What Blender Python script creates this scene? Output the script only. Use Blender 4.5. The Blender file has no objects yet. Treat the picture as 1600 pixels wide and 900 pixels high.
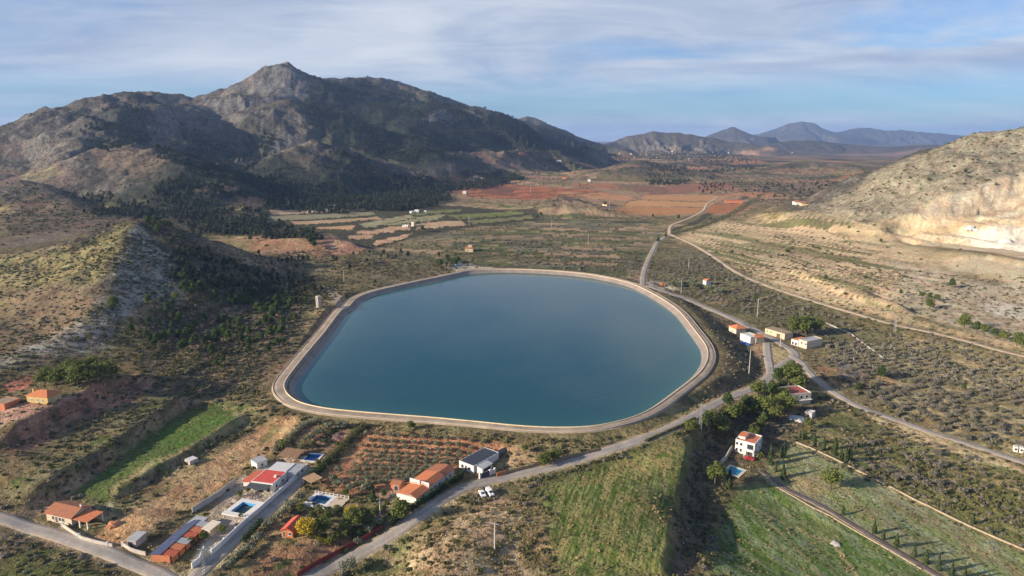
import bpy, bmesh, math, random
import numpy as np
from mathutils import Vector, Matrix
random.seed(7)
RNG = np.random.default_rng(11)
SC = bpy.context.scene
COL = SC.collection
rad = math.radians

# ---------------------------------------------------------------- camera, sky, sun, exposure
FPX, CX, CY, CAMH, PITCH = 1067.0, 800.0, 450.0, 120.0, rad(12.4)
cam_d = bpy.data.cameras.new('camera')
cam_d.sensor_width = 36.0
cam_d.lens = 36.0 * FPX / 1600.0
cam_d.clip_start, cam_d.clip_end = 1.0, 60000.0
cam = bpy.data.objects.new('camera', cam_d)
COL.objects.link(cam)
cam.location = (0, 0, CAMH)
cam.rotation_euler = (math.pi / 2 - PITCH, 0, 0)
SC.camera = cam

SUN_EL, SUN_AZ = rad(19.0), rad(252.0)          # azimuth clockwise from +Y
SUNV = Vector((math.sin(SUN_AZ) * math.cos(SUN_EL), math.cos(SUN_AZ) * math.cos(SUN_EL), math.sin(SUN_EL)))
sun_d = bpy.data.lights.new('sun', 'SUN')
sun_d.energy, sun_d.angle, sun_d.color = 5.0, rad(0.6), (1.0, 0.84, 0.65)
sun = bpy.data.objects.new('sun', sun_d)
COL.objects.link(sun)
sun.rotation_euler = (-SUNV).to_track_quat('-Z', 'Y').to_euler()
sun.location = (-200, -60, 300)

wd = bpy.data.worlds.new('World')
SC.world = wd
wd.use_nodes = True
wn, wl = wd.node_tree.nodes, wd.node_tree.links
wn.clear()
def wnode(t, **kw):
    n = wn.new(t)
    for k, v in kw.items():
        setattr(n, k, v)
    return n
w_out = wnode('ShaderNodeOutputWorld')
w_bg = wnode('ShaderNodeBackground')
w_bg.inputs['Strength'].default_value = 0.088
w_sky = wnode('ShaderNodeTexSky', sky_type='NISHITA')
w_sky.sun_disc = False
w_sky.sun_elevation, w_sky.sun_rotation = SUN_EL, SUN_AZ
w_sky.altitude, w_sky.air_density, w_sky.dust_density, w_sky.ozone_density = 400, 1.0, 0.4, 2.0
w_tc = wnode('ShaderNodeTexCoord')
w_sep = wnode('ShaderNodeSeparateXYZ')
wl.new(w_tc.outputs['Generated'], w_sep.inputs[0])
def wmath(op, a, b=None):
    n = wnode('ShaderNodeMath', operation=op)
    for i, s in enumerate((a, b)):
        if s is None: continue
        if isinstance(s, (int, float)): n.inputs[i].default_value = s
        else: wl.new(s, n.inputs[i])
    return n.outputs[0]
zz = wmath('ADD', wmath('MAXIMUM', w_sep.outputs[2], 0.0), 0.16)
cxx, cyy = wmath('DIVIDE', w_sep.outputs[0], zz), wmath('DIVIDE', w_sep.outputs[1], zz)
def cloud_layer(sx, sy, ox, oy, scale, detail, rough, dist):
    c = wnode('ShaderNodeCombineXYZ')
    wl.new(wmath('ADD', wmath('MULTIPLY', cxx, sx), ox), c.inputs[0])
    wl.new(wmath('ADD', wmath('MULTIPLY', cyy, sy), oy), c.inputs[1])
    n = wnode('ShaderNodeTexNoise')
    n.inputs['Scale'].default_value = scale
    n.inputs['Detail'].default_value = detail
    n.inputs['Roughness'].default_value = rough
    n.inputs['Distortion'].default_value = dist
    wl.new(c.outputs[0], n.inputs['Vector'])
    return n.outputs[0]
def wramp(sock, p0, p1, v0=0.0, v1=1.0):
    n = wnode('ShaderNodeMapRange')
    n.interpolation_type = 'SMOOTHSTEP'
    for k, v in (('From Min', p0), ('From Max', p1), ('To Min', v0), ('To Max', v1)):
        n.inputs[k].default_value = v
    wl.new(sock, n.inputs['Value'])
    return n.outputs[0]
def wmix(f, a, b):
    n = wnode('ShaderNodeMix', data_type='RGBA')
    wl.new(f, n.inputs[0])
    for i, v in ((6, a), (7, b)):
        if isinstance(v, tuple): n.inputs[i].default_value = (*v, 1)
        else: wl.new(v, n.inputs[i])
    return n.outputs[2]
elev = w_sep.outputs[2]
# thin cloud deck: how much of the sky it covers, and its brighter and greyer parts
cover = wramp(cloud_layer(0.75, 0.95, 4.3, 1.2, 1.0, 6, 0.55, 0.5), 0.28, 0.50, 0.30, 1.0)
lump = wramp(cloud_layer(0.7, 0.95, 9.1, 3.6, 1.1, 5, 0.5, 0.7), 0.32, 0.66)
wisp = wramp(cloud_layer(1.0, 1.8, 2.3, 7.7, 1.3, 8, 0.6, 1.1), 0.36, 0.68)
lit = wmath('ADD', wmath('MULTIPLY', lump, 0.68), wmath('MULTIPLY', wisp, 0.30))
cloud = wmix(lit, (2.45, 2.95, 4.05), (4.6, 4.9, 5.35))
gap = wmath('ADD', wramp(elev, 0.045, 0.10, 0.30, 1.0), wmath('MULTIPLY', wramp(elev, 0.018, 0.038, 1.0, 0.0), 0.55))
bank_ = wramp(cloud_layer(0.10, 1.6, 1.3, 5.2, 1.0, 5, 0.55, 0.3), 0.40, 0.60, 0.0, 0.8)
fac = wmath('MAXIMUM', wmath('MULTIPLY', wmath('MULTIPLY', cover, wmath('MINIMUM', gap, 1.0)), 0.94), wmath('MULTIPLY', bank_, wramp(elev, 0.0, 0.09, 1.0, 0.25)))
tint = wmix(wramp(elev, 0.0, 0.22), (0.30, 0.53, 0.82), (0.36, 0.60, 0.92))
w_tint = wnode('ShaderNodeMix', data_type='RGBA', blend_type='MULTIPLY')
w_tint.inputs[0].default_value = 1.0
wl.new(tint, w_tint.inputs[7])
wl.new(w_sky.outputs[0], w_tint.inputs[6])
# higher up the deck breaks into broad clear gaps
high = wmath('SUBTRACT', 1.0, wmath('MULTIPLY', wramp(cloud_layer(0.8, 0.8, 6.6, 0.4, 1.5, 3, 0.5, 0.4), 0.60, 0.44, 0.0, 1.0), wramp(elev, 0.20, 0.30, 0.0, 0.9)))
wl.new(wmix(wmath('MULTIPLY', fac, high), w_tint.outputs[2], cloud), w_bg.inputs['Color'])
wl.new(w_bg.outputs[0], w_out.inputs['Surface'])

SC.view_settings.view_transform = 'Standard'
SC.view_settings.look = 'None'
SC.view_settings.exposure = 0.86
SC.view_settings.gamma = 1.0
SC.view_settings.use_curve_mapping = False
SC.cycles.use_denoising = True
SC.cycles.max_bounces = 6
SC.cycles.diffuse_bounces = 2
SC.cycles.glossy_bounces = 2
SC.cycles.transmission_bounces = 2
SC.cycles.transparent_max_bounces = 4
SC.cycles.volume_bounces = 0

# ---------------------------------------------------------------- pixel <-> world
CP, SP = math.cos(PITCH), math.sin(PITCH)
def P(px, py, t):
    """world point seen at photo pixel (px, py) at axial depth t"""
    u, v = (px - CX) / FPX, (py - CY) / FPX
    return np.array((u * t, (CP - v * SP) * t, CAMH - (SP + v * CP) * t))
def PZ(px, py, z):
    v = (py - CY) / FPX
    return P(px, py, (CAMH - z) / (SP + v * CP))

# ---------------------------------------------------------------- noise
def _hash(ix, iy, seed):
    h = (ix.astype(np.int64) * 374761393 + iy.astype(np.int64) * 668265263 + seed * 1274126177) & 0xffffffff
    h = ((h ^ (h >> 13)) * 1274126177) & 0xffffffff
    h = (h ^ (h >> 16)) & 0xffffff
    return h.astype(np.float32) / np.float32(0xffffff)
def vnoise(x, y, seed=0):
    ix, iy = np.floor(x), np.floor(y)
    fx, fy = (x - ix).astype(np.float32), (y - iy).astype(np.float32)
    fx = fx * fx * fx * (fx * (fx * 6 - 15) + 10); fy = fy * fy * fy * (fy * (fy * 6 - 15) + 10)
    a, b = _hash(ix, iy, seed), _hash(ix + 1, iy, seed)
    c, d = _hash(ix, iy + 1, seed), _hash(ix + 1, iy + 1, seed)
    return (a + (b - a) * fx + (c - a) * fy + (a - b - c + d) * fx * fy) * 2 - 1
def fbm(x, y, scale, octv=4, seed=0, rough=0.5):
    s, a, tot = 0.0, 1.0, 0.0
    x, y = x / scale, y / scale
    for o in range(octv):
        s = s + a * vnoise(x, y, seed + o * 17)
        tot += a; a *= rough
        x, y = x * 2.03 * 0.8 - y * 2.03 * 0.6 + 3.7, x * 2.03 * 0.6 + y * 2.03 * 0.8 + 9.1
    return s / tot
def ridged(x, y, scale, octv=3, seed=0):
    s, a, tot = 0.0, 1.0, 0.0
    x, y = x / scale, y / scale
    for o in range(octv):
        s = s + a * (1 - 2 * np.abs(vnoise(x, y, seed + o * 13)))
        tot += a; a *= 0.5
        x, y = x * 1.6 - y * 1.2 + 5.2, x * 1.2 + y * 1.6 + 1.3
    return s / tot
def sstep(a, b, x):
    t = np.clip((x - a) / (b - a), 0, 1)
    return t * t * (3 - 2 * t)

# ---------------------------------------------------------------- terrain: a polar sheet of real heights
NA, NR = 1240, 1060
AZ0, AZ1, R0, R1 = rad(-54), rad(54), 55.0, 24000.0
LAZ = np.linspace(AZ0, AZ1, NA)
LR = np.linspace(math.log(R0), math.log(R1), NR)
AA, RR = np.meshgrid(LAZ, np.exp(LR))
X, Y = np.sin(AA) * RR, np.cos(AA) * RR

BASE = [(800, 890, -7), (700, 775, -4.5), (950, 780, -5), (1040, 720, -5), (1050, 880, -7), (1140, 820, -13), (1168, 700, -11),
        (1300, 830, -16), (1550, 860, -18), (1450, 700, -15), (1450, 600, -12), (1290, 550, -9), (1180, 540, -8), (1220, 640, -11),
        (1100, 480, -6), (1150, 590, -6), (1010, 420, -4), (1000, 340, -2), (850, 400, -3), (700, 380, 0), (560, 340, 6), (450, 330, 8),
        (300, 390, 8), (73, 620, 5), (-60, 560, 12), (115, 800, -2), (200, 740, -1), (330, 660, -1), (440, 660, -3), (440, 740, -5),
        (380, 790, -5), (650, 730, -5), (310, 880, -6), (30, 880, -4), (1400, 420, 0), (1500, 490, -3), (1600, 400, 10), (420, 480, 1),
        (1250, 400, -2), (1150, 340, 0), (500, 280, 14), (200, 330, 16), (60, 340, 22), (1000, 270, 4), (800, 260, 24), (1200, 240, 0),
        (1300, 225, 0), (900, 245, 20), (600, 700, -5), (740, 840, -3), (850, 690, -4), (560, 890, -8)]
bp = np.array([np.append(PZ(a, b, c)[:2], c) for a, b, c in BASE])
num, den = np.zeros_like(X), np.zeros_like(X)
for bx, by, bz in bp:
    s2 = ((X - bx) ** 2 + (Y - by) ** 2) / (0.02 * (RR ** 2 + bx * bx + by * by)) + 0.04
    w = 1.0 / (s2 * s2)
    num += w * bz; den += w
H = num / den
del num, den
H += fbm(X, Y, 160, 3, 5) * 1.2 * sstep(250, 900, RR) + fbm(X, Y, 900, 3, 8) * 10 * sstep(900, 2500, RR)

RIDGES = [  # (slope, gully, [(px, py, depth)...])
 (.50, .42, [(190, 152, 2250), (212, 149, 2300), (240, 146, 2300), (270, 151, 2350), (300, 156, 2300), (340, 147, 2350), (380, 139, 2400), (405, 131, 2400), (440, 124, 2400),
        (482, 124, 2430), (520, 124, 2560), (575, 120, 2700), (600, 126, 2760), (640, 150, 2900), (690, 164, 3080), (740, 178, 3280),
        (780, 184, 3480), (830, 189, 3750), (870, 204, 4000), (905, 214, 4250), (930, 223, 4400), (975, 238, 4600)]),
 (.80, .35, [(424, 112, 2385), (434, 104, 2390), (444, 102, 2390), (456, 107, 2395), (468, 114, 2400)]),
 (.55, .40, [(-220, 330, 1450), (-100, 300, 1480), (0, 252, 1500), (20, 242, 1500), (60, 216, 1550), (100, 183, 1600), (130, 162, 1650), (165, 150, 1700),
        (195, 143, 1750), (225, 157, 1850), (262, 170, 1950)]),
 (.55, .35, [(145, 160, 1660), (138, 190, 1520), (118, 228, 1380), (98, 250, 1270), (80, 282, 1150)]),
 (.50, .35, [(290, 163, 2100), (272, 168, 1950), (252, 187, 1800), (225, 205, 1650), (195, 218, 1500), (170, 230, 1400), (148, 247, 1300)]),
 (.38, .25, [(180, 232, 1240), (205, 228, 1250), (240, 238, 1200), (290, 266, 1100)]),
 (.45, .38, [(360, 300, 1250), (420, 262, 1350), (465, 232, 1420), (490, 222, 1480), (530, 232, 1600), (560, 244, 1700)]),
 (.38, .30, [(560, 262, 1500), (600, 272, 1480), (640, 285, 1450)]),
 (.50, .35, [(360, 188, 1900), (400, 172, 1950), (447, 158, 1950), (490, 172, 1950), (530, 188, 1900)]),
 (.60, .25, [(665, 188, 2650), (690, 172, 2700), (716, 187, 2680)]),
 (.50, .35, [(520, 124, 2560), (530, 175, 2200), (555, 208, 1950), (575, 232, 1800)]),
 (.45, .35, [(600, 130, 2760), (620, 180, 2300), (640, 212, 1980), (650, 236, 1780)]),
 (.42, .35, [(690, 166, 3060), (730, 205, 2600), (745, 232, 2250)]),
 (.42, .35, [(800, 188, 3600), (830, 214, 3200), (850, 228, 2900)]),
 (.45, .22, [(205, 347, 570), (197, 372, 530), (185, 400, 490), (160, 450, 440), (145, 490, 402), (90, 530, 370), (30, 562, 345), (-60, 602, 330)]),
 (.42, .22, [(205, 347, 570), (140, 372, 575), (60, 392, 580), (-40, 405, 590), (-200, 400, 600)]),
 (.42, .22, [(205, 347, 570), (260, 362, 590), (330, 395, 600), (400, 424, 605)]),
 (.35, .30, [(-150, 285, 1100), (-50, 288, 1050), (30, 283, 1050), (80, 300, 1000), (120, 322, 950)]),
 (.35, .30, [(140, 335, 900), (60, 345, 860), (-80, 360, 820)]),
 (.55, .30, [(385, 378, 715), (430, 374, 720), (470, 372, 725), (540, 377, 725), (565, 388, 715)]),
 (.20, .10, [(500, 408, 640), (590, 398, 680), (680, 414, 650)]),
 (.34, .25, [(840, 317, 1150), (880, 307, 1150), (925, 319, 1120)]),
 (.28, .28, [(930, 276, 1900), (1000, 250, 2000), (1040, 257, 2050), (1085, 275, 1950)]),
 (.24, .25, [(1180, 268, 2200), (1260, 251, 2300), (1320, 256, 2200), (1370, 275, 1900)]),
 (.50, .20, [(1262, 322, 1150), (1340, 297, 1080), (1400, 272, 1030), (1450, 250, 990), (1500, 225, 960), (1535, 209, 940), (1580, 202, 920),
        (1640, 198, 900), (1800, 200, 880), (2000, 215, 860)]),
 (.34, .35, [(945, 228, 4500), (960, 222, 5000), (990, 212, 5000), (1020, 206, 5000), (1060, 206, 5000), (1100, 212, 5000), (1140, 222, 4900), (1200, 230, 4700)]),
 (.30, .35, [(1080, 222, 8000), (1110, 213, 8000), (1130, 207, 8000), (1145, 200, 8000), (1165, 208, 8000), (1212, 221, 8000)]),
 (.30, .35, [(1170, 222, 12000), (1215, 211, 12000), (1238, 200, 12000), (1250, 192, 12000), (1260, 198, 12000), (1275, 206, 12000), (1300, 209, 12500), (1345, 201, 13000),
        (1400, 204, 13000), (1450, 208, 13000), (1500, 212, 13000), (1600, 214, 13000), (1900, 212, 13000)]),
 (.22, .30, [(1170, 232, 5600), (1215, 224, 5900), (1260, 220, 6000), (1320, 226, 6000), (1390, 231, 5600), (1450, 226, 5600), (1600, 230, 5000)]),
 (.35, .30, [(-160, 200, 3500), (-40, 205, 3500), (8, 207, 3500), (26, 214, 3500)]),
]
def seg_dist(X, Y, a, b):
    dx, dy = b[0] - a[0], b[1] - a[1]
    L2 = dx * dx + dy * dy + 1e-9
    t = np.clip(((X - a[0]) * dx + (Y - a[1]) * dy) / L2, 0, 1)
    return np.hypot(X - a[0] - t * dx, Y - a[1] - t * dy), t
RELIEF0 = H.copy()
hill = np.full_like(X, -1e4)
for k, (slope, gul, pts) in enumerate(RIDGES):
    W = [P(*p) for p in pts]
    tm = np.mean([p[2] for p in pts])
    zmax = max(w[2] for w in W)
    reach = (zmax + 30) / slope * 1.5
    xs, ys = [w[0] for w in W], [w[1] for w in W]
    m = (X > min(xs) - reach) & (X < max(xs) + reach) & (Y > min(ys) - reach) & (Y < max(ys) + reach)
    x, y = X[m], Y[m]
    wsc = max(30.0, zmax * 0.45)
    best = np.full(x.shape, -1e4)
    s0 = 0.0
    wx, wy = x + fbm(x, y, wsc, 3, 40 + k) * wsc * .30, y + fbm(x, y, wsc, 3, 70 + k) * wsc * .30
    for a, b in zip(W[:-1], W[1:]):
        d, t = seg_dist(wx, wy, a, b)
        d0, t0 = seg_dist(x, y, a, b)
        L = math.hypot(b[0] - a[0], b[1] - a[1])
        mixd = sstep(0, wsc * 1.2, d0)
        dd = d0 * (1 - mixd) + d * mixd
        s = s0 + t * L
        g = 1 - np.abs(vnoise(s / (wsc * .9) + 11.3 * k, dd / (wsc * 3), 100 + k)) * 2
        g2 = 1 - np.abs(vnoise(s / (wsc * .33) + 5.1 * k, dd / (wsc * 1.6), 130 + k)) * 2
        rw = wsc * (.22 if tm < 6000 else .05)
        z = W[0][2] * 0 + a[2] + (b[2] - a[2]) * t - slope * (np.sqrt(dd * dd + rw * rw) - rw) * (1 - gul * (.7 * g + .3 * g2))
        best = np.maximum(best, z)
        s0 += L
    hill[m] = np.maximum(hill[m], best)
kk = np.clip(RR * 0.004, 1.5, 14)
diff = hill - H
H = np.where(diff > 4 * kk, hill, np.where(diff < -4 * kk, H, H + kk * np.log1p(np.exp(np.clip(diff / kk, -20, 20)))))
REL = np.clip(H - RELIEF0, 0, None)                    # height above the valley
del hill, diff, RELIEF0
far = sstep(150, 700, RR)
MTN = sstep(1000, 1400, RR) * (RR < 3800)
H += (ridged(X, Y, 210, 4, 304) - .1) * np.clip(REL * .12, 0, 26) * MTN * .5 + ridged(X, Y, 34, 3, 306) * np.clip(REL * .03, 0, 3) * MTN
kx_, ky_, _z = P(442, 110, 2390)
H += (ridged(X, Y, 48, 4, 311) - .1) * 13 * np.exp(-(((X - kx_) / 75) ** 2 + ((Y - ky_) / 110) ** 2))
H += ridged(X, Y, 420, 4, 308) * np.clip(REL * .15, 0, 45) * (RR > 3800)
H += ridged(X, Y, 55, 3, 300) * np.clip(REL * .07, 0, 7) * far * np.where(X > 0, .5, 1.0) + fbm(X, Y, 14, 4, 310) * np.clip(REL * .06, 0, 1.5) * far
H += fbm(X, Y, 30, 3, 320) * .35 + fbm(X, Y, 6, 3, 330) * .16

def gidx(x, y):
    az = np.arctan2(x, y); lr = np.log(np.maximum(np.hypot(x, y), R0))
    return (az - AZ0) / (AZ1 - AZ0) * (NA - 1), (lr - LR[0]) / (LR[-1] - LR[0]) * (NR - 1)
def ground(x, y, A=None):
    A = H if A is None else A
    ia, ir = gidx(np.asarray(x, float), np.asarray(y, float))
    ia, ir = np.clip(ia, 0, NA - 1.001), np.clip(ir, 0, NR - 1.001)
    i, j = ir.astype(int), ia.astype(int)
    f, g = ir - i, ia - j
    return (A[i, j] * (1 - f) + A[i + 1, j] * f) * (1 - g) + (A[i, j + 1] * (1 - f) + A[i + 1, j + 1] * f) * g
TS = np.exp(np.linspace(math.log(70), math.log(16000), 2600))
def hit(px, py):
    """first ground point seen at photo pixel (px, py)"""
    u, v = (px - CX) / FPX, (py - CY) / FPX
    x, y, z = u * TS, (CP - v * SP) * TS, CAMH - (SP + v * CP) * TS
    gz = ground(x, y)
    b = np.nonzero(z < gz)[0]
    i = b[0] if len(b) else len(TS) - 1
    if i > 0:
        a0, a1 = z[i - 1] - gz[i - 1], gz[i] - z[i]
        w = a0 / max(a0 + a1, 1e-6)
        t = TS[i - 1] + (TS[i] - TS[i - 1]) * min(max(w, 0), 1)
    else: t = TS[0]
    q = P(px, py, t)
    return np.array((q[0], q[1], float(ground(q[0], q[1]))))
def hits(pts): return [hit(*p) for p in pts]
def resample(pts, step, closed=False):
    """smooth Catmull-Rom through 2-D points, resampled at about `step` metres"""
    p = np.array(pts, float)[:, :2]
    n = len(p)
    out = []
    for i in range(n if closed else n - 1):
        if closed: a, b, c, d = p[(i - 1) % n], p[i], p[(i + 1) % n], p[(i + 2) % n]
        else: a, b, c, d = p[max(i - 1, 0)], p[i], p[i + 1], p[min(i + 2, n - 1)]
        m = max(2, int(math.hypot(*(c - b)) / step))
        for t in np.arange(m) / m:
            out.append(.5 * ((2 * b) + (c - a) * t + (2 * a - 5 * b + 4 * c - d) * t * t + (3 * b - a - 3 * c + d) * t ** 3))
    if not closed: out.append(p[-1])
    return np.array(out)
def normals2(c, closed=False):
    t = (np.roll(c, -1, 0) - np.roll(c, 1, 0)) if closed else np.gradient(c, axis=0)
    t /= np.linalg.norm(t, axis=1)[:, None] + 1e-9
    return np.stack((t[:, 1], -t[:, 0]), 1)       # to the right of travel
def inpoly(x, y, poly):
    c = np.zeros(x.shape, bool)
    n = len(poly)
    for i in range(n):
        x0, y0 = poly[i][:2]; x1, y1 = poly[(i + 1) % n][:2]
        if y0 == y1: continue
        c ^= ((y0 > y) != (y1 > y)) & (x < (x1 - x0) * (y - y0) / (y1 - y0) + x0)
    return c
def polydist(x, y, poly, closed=True):
    d = np.full(x.shape, 1e9)
    n = len(poly)
    for i in range(n if closed else n - 1):
        d = np.minimum(d, seg_dist(x, y, poly[i], poly[(i + 1) % n])[0])
    return d
def region(poly, pad):
    xs, ys = [p[0] for p in poly], [p[1] for p in poly]
    return (X > min(xs) - pad) & (X < max(xs) + pad) & (Y > min(ys) - pad) & (Y < max(ys) + pad)
def polymask(poly, soft, wob=0.0, seed=1):
    """soft mask of a world polygon over the terrain grid -> (index mask, values)"""
    m = region(poly, soft * 2 + wob * 2)
    x, y = X[m], Y[m]
    if wob:
        x = x + fbm(x, y, wob * 5, 3, seed) * wob; y = y + fbm(x, y, wob * 5, 3, seed + 9) * wob
    d = polydist(x, y, poly)
    s = np.where(inpoly(x, y, poly), d, -d)
    return m, sstep(-soft, soft, s)

# steps in the ground: field banks and terraces (right-hand side of the line of travel is lower)
def bank(pts_px, drop, width, ends=14.0):
    W = hits(pts_px)
    c = [w[:2] for w in W]
    m = region(c, 120)
    x, y = X[m], Y[m]
    x = x + fbm(x, y, 12, 2, 55) * 1.2; y = y + fbm(x, y, 12, 2, 56) * 1.2
    bestd, side = np.full(x.shape, 1e9), np.zeros(x.shape)
    s_al, s0 = np.zeros(x.shape), 0.0
    for a, b in zip(c[:-1], c[1:]):
        d, t = seg_dist(x, y, a, b)
        cr = (b[0] - a[0]) * (y - a[1]) - (b[1] - a[1]) * (x - a[0])
        L = math.hypot(b[0] - a[0], b[1] - a[1])
        u = d < bestd
        bestd[u] = d[u]; side[u] = np.sign(cr[u]); s_al[u] = (s0 + t * L)[u]
        s0 += L
    sd = bestd * side                                # + left (high), - right (low)
    endw = sstep(0, ends, s_al) * sstep(0, ends, s0 - s_al)
    fall = np.exp(-(bestd / 38.0) ** 2)
    H[m] += endw * fall * drop * (sstep(-width, width, sd) - .5)
bank([(0, 800), (60, 780), (130, 735), (210, 680), (300, 612)], 6.0, 2.4)
bank([(140, 800), (230, 745), (300, 705), (405, 642)], 2.8, 1.6)
bank([(-20, 700), (60, 665), (140, 620), (215, 585)], 7.0, 3.0)
bank([(1044, 910), (1056, 850), (1064, 780), (1077, 720), (1088, 682)], 4.6, 3.0, 8)
bank([(480, 905), (530, 872), (600, 828)], 1.6, 1.5, 8)
bank([(1330, 450), (1400, 480), (1440, 492)], -5.0, 4.0)
bank([(1230, 420), (1300, 452), (1350, 470), (1420, 490)], 3.0, 4)
bank([(1370, 360), (1420, 340), (1470, 330), (1600, 300)], 5.0, 6, 20)
bank([(1440, 330), (1500, 310), (1620, 280)], 5.0, 6, 20)
bank([(1480, 410), (1540, 400), (1620, 420)], 4.0, 6, 20)
# ploughed terraces stepping down the flank of the near hill
TERR = [w[:2] for w in hits([(230, 500), (300, 470), (400, 460), (470, 470), (470, 500), (440, 560), (420, 610), (330, 600), (240, 580)])]
m, v = polymask(TERR, 12)
hz = H[m]
ph = hz / 2.6 + fbm(X[m], Y[m], 40, 2, 77) * .25
H[m] += v * (np.floor(ph) + sstep(.55, 1.0, ph - np.floor(ph)) - ph) * 2.6 * .8

# quarry: benches cut into the foot of the right hill
QUAR = [w[:2] for w in hits([(1392, 356), (1440, 322), (1520, 302), (1570, 278), (1640, 258), (1720, 270), (1720, 400), (1640, 400), (1560, 388), (1450, 384)])]
m, v = polymask(QUAR, 7, 9)
hz = H[m] + fbm(X[m], Y[m], 60, 3, 78) * 4
ph = hz / 6.5
H[m] += v * ((np.floor(ph) + sstep(.62, .98, ph - np.floor(ph)) - ph) * 6.5 * .95 + ridged(X[m], Y[m], 16, 3, 79) * 1.3 + fbm(X[m], Y[m], 5, 2, 80) * .6)
# ---------------------------------------------------------------- reservoir outline (water line)
WATER_Z = -2.4
WPX = [(715, 433), (740, 428), (790, 426), (850, 428), (900, 432), (940, 438), (980, 448), (1009, 461.5), (1035, 477.5), (1056, 494.5), (1075, 519.5),
       (1087, 536), (1093, 546), (1096, 557), (1094, 570), (1084, 586), (1068, 600), (1052, 612), (1014, 639.5), (980, 656), (930, 668), (880, 671), (820, 669),
       (740, 661), (680, 655), (620, 650), (567, 645.4), (518, 640), (483, 632), (467, 622), (460.5, 612.5), (460.5, 604), (467, 592.5), (480, 574.5), (493, 557.4), (518, 525.6),
       (537, 498.7), (546, 488), (555, 484.5), (567, 471), (588, 462), (620, 454), (655, 446), (690, 438.5)]
WL = resample([PZ(a, b, WATER_Z) for a, b in WPX], 3.0, True)
WN = normals2(WL, True)
area = np.sum(WL[:, 0] * np.roll(WL[:, 1], -1) - np.roll(WL[:, 0], -1) * WL[:, 1])
if area < 0: WN = -WN
if inpoly(np.array([WL[0, 0] + WN[0, 0]]), np.array([WL[0, 1] + WN[0, 1]]), WL)[0]: WN = -WN
m = region(WL, 90)
x, y = X[m], Y[m]
d = polydist(x, y, WL[::2]); s = np.where(inpoly(x, y, WL), -d, d)      # + outside
hz = H[m]
rim = -0.6
bank_z = rim + (hz - rim) * sstep(11.0, 34.0, s)
up = hz > rim
bank_z = np.where(up, rim + np.minimum(hz - rim, np.clip(s - 12.5, 0, None) * .62), bank_z)
hz = np.where(s < 12.0, rim, bank_z)
hz = np.where(s < 3.0, rim - (3.0 - s) * 1.1, hz)
H[m] = np.where(s < 12.0, np.maximum(hz, -9), hz)
RES_S = np.full_like(X, 999.0); RES_S[m] = s

# ---------------------------------------------------------------- roads: levelled into the ground, laid as their own sheets
def ramp_road(pts_px, half, margin=2.5, step=3.0, smooth=9):
    c = resample(hits(pts_px), step)
    z = ground(c[:, 0], c[:, 1])
    k = np.ones(smooth) / smooth
    zs = np.convolve(np.pad(z, smooth // 2, mode='edge'), k, 'valid')
    m = region(c, 40)
    x, y = X[m], Y[m]
    bd, bz = np.full(x.shape, 1e9), np.zeros(x.shape)
    for i in range(len(c) - 1):
        d, t = seg_dist(x, y, c[i], c[i + 1])
        u = d < bd
        bd[u] = d[u]; bz[u] = (zs[i] + (zs[i + 1] - zs[i]) * t)[u]
    cell = RR[m] * 0.0058
    w = 1 - sstep(half + margin * .4 + cell, half + margin + cell * 2 + 3, bd)
    H[m] = H[m] * (1 - w) + bz * w
    return c, zs
MAIN_PX = [(455, 920), (500, 895), (560, 868), (600, 845), (650, 808), (700, 775), (745, 755), (800, 743), (870, 728), (930, 710), (990, 690), (1040, 672),
           (1085, 650), (1120, 630), (1155, 615), (1182, 606), (1197, 594), (1208, 581), (1226, 568), (1241, 559), (1240, 550), (1222, 538), (1190, 520),
           (1150, 500), (1110, 483), (1070, 467), (1035, 454), (1010, 446)]
ROADS = {
 'asphalt_road': (MAIN_PX, 2.7),
 'north_lane': ([(1004, 446), (1006, 425), (1014, 404), (1022, 388), (1029, 377), (1046, 366)], 2.1),
 'valley_road': ([(1236, 556), (1250, 565), (1264, 582), (1292, 606), (1340, 634), (1400, 657), (1450, 674), (1500, 690), (1550, 706), (1640, 736)], 2.0),
 'pump_lane': ([(1198, 536), (1199, 552), (1202, 570), (1205, 584)], 2.2),
 'village_lane': ([(-60, 792), (0, 809), (60, 826), (130, 850), (190, 872), (240, 894), (285, 920)], 2.6),
 'driveway': ([(478, 738), (450, 768), (410, 806), (370, 842), (330, 878), (285, 920)], 2.4),
 'dirt_track': ([(1046, 366), (1075, 378), (1110, 398), (1150, 425), (1200, 447), (1260, 467), (1330, 488), (1400, 508), (1480, 525), (1560, 547), (1640, 566)], 1.9),
 'farm_track': ([(1188, 735), (1205, 745), (1230, 765), (1265, 784), (1300, 802), (1370, 843), (1440, 884), (1490, 915)], 1.2),
 'field_track': ([(1046, 366), (1050, 352), (1075, 342), (1098, 330), (1106, 318), (1122, 308)], 1.9),
}
for _it in range(1):
    ROADC = {k: ramp_road(v[0], v[1]) for k, v in ROADS.items()}

# ---------------------------------------------------------------- level pads under the houses
def pad(px, py, r, z=None, rot=0):
    q = hit(px, py)
    z = q[2] if z is None else z
    m = region([q[:2]], r * 2 + 8)
    d = np.hypot(X[m] - q[0], Y[m] - q[1])
    w = 1 - sstep(r, r * 1.6 + 2, d)
    H[m] = H[m] * (1 - w) + z * w
    return q
for a in [(115, 808, 11), (72, 624, 9), (425, 752, 14), (382, 795, 9), (272, 858, 9), (322, 828, 6), (487, 716, 7), (508, 782, 10), (458, 832, 7), (655, 776, 12),
          (742, 732, 11), (1168, 700, 10), (1150, 738, 7), (1233, 628, 9), (1265, 655, 6), (1150, 518, 7), (1168, 533, 7), (1180, 530, 6), (1212, 526, 9), (1264, 540, 11)]:
    pad(*a)

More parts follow.
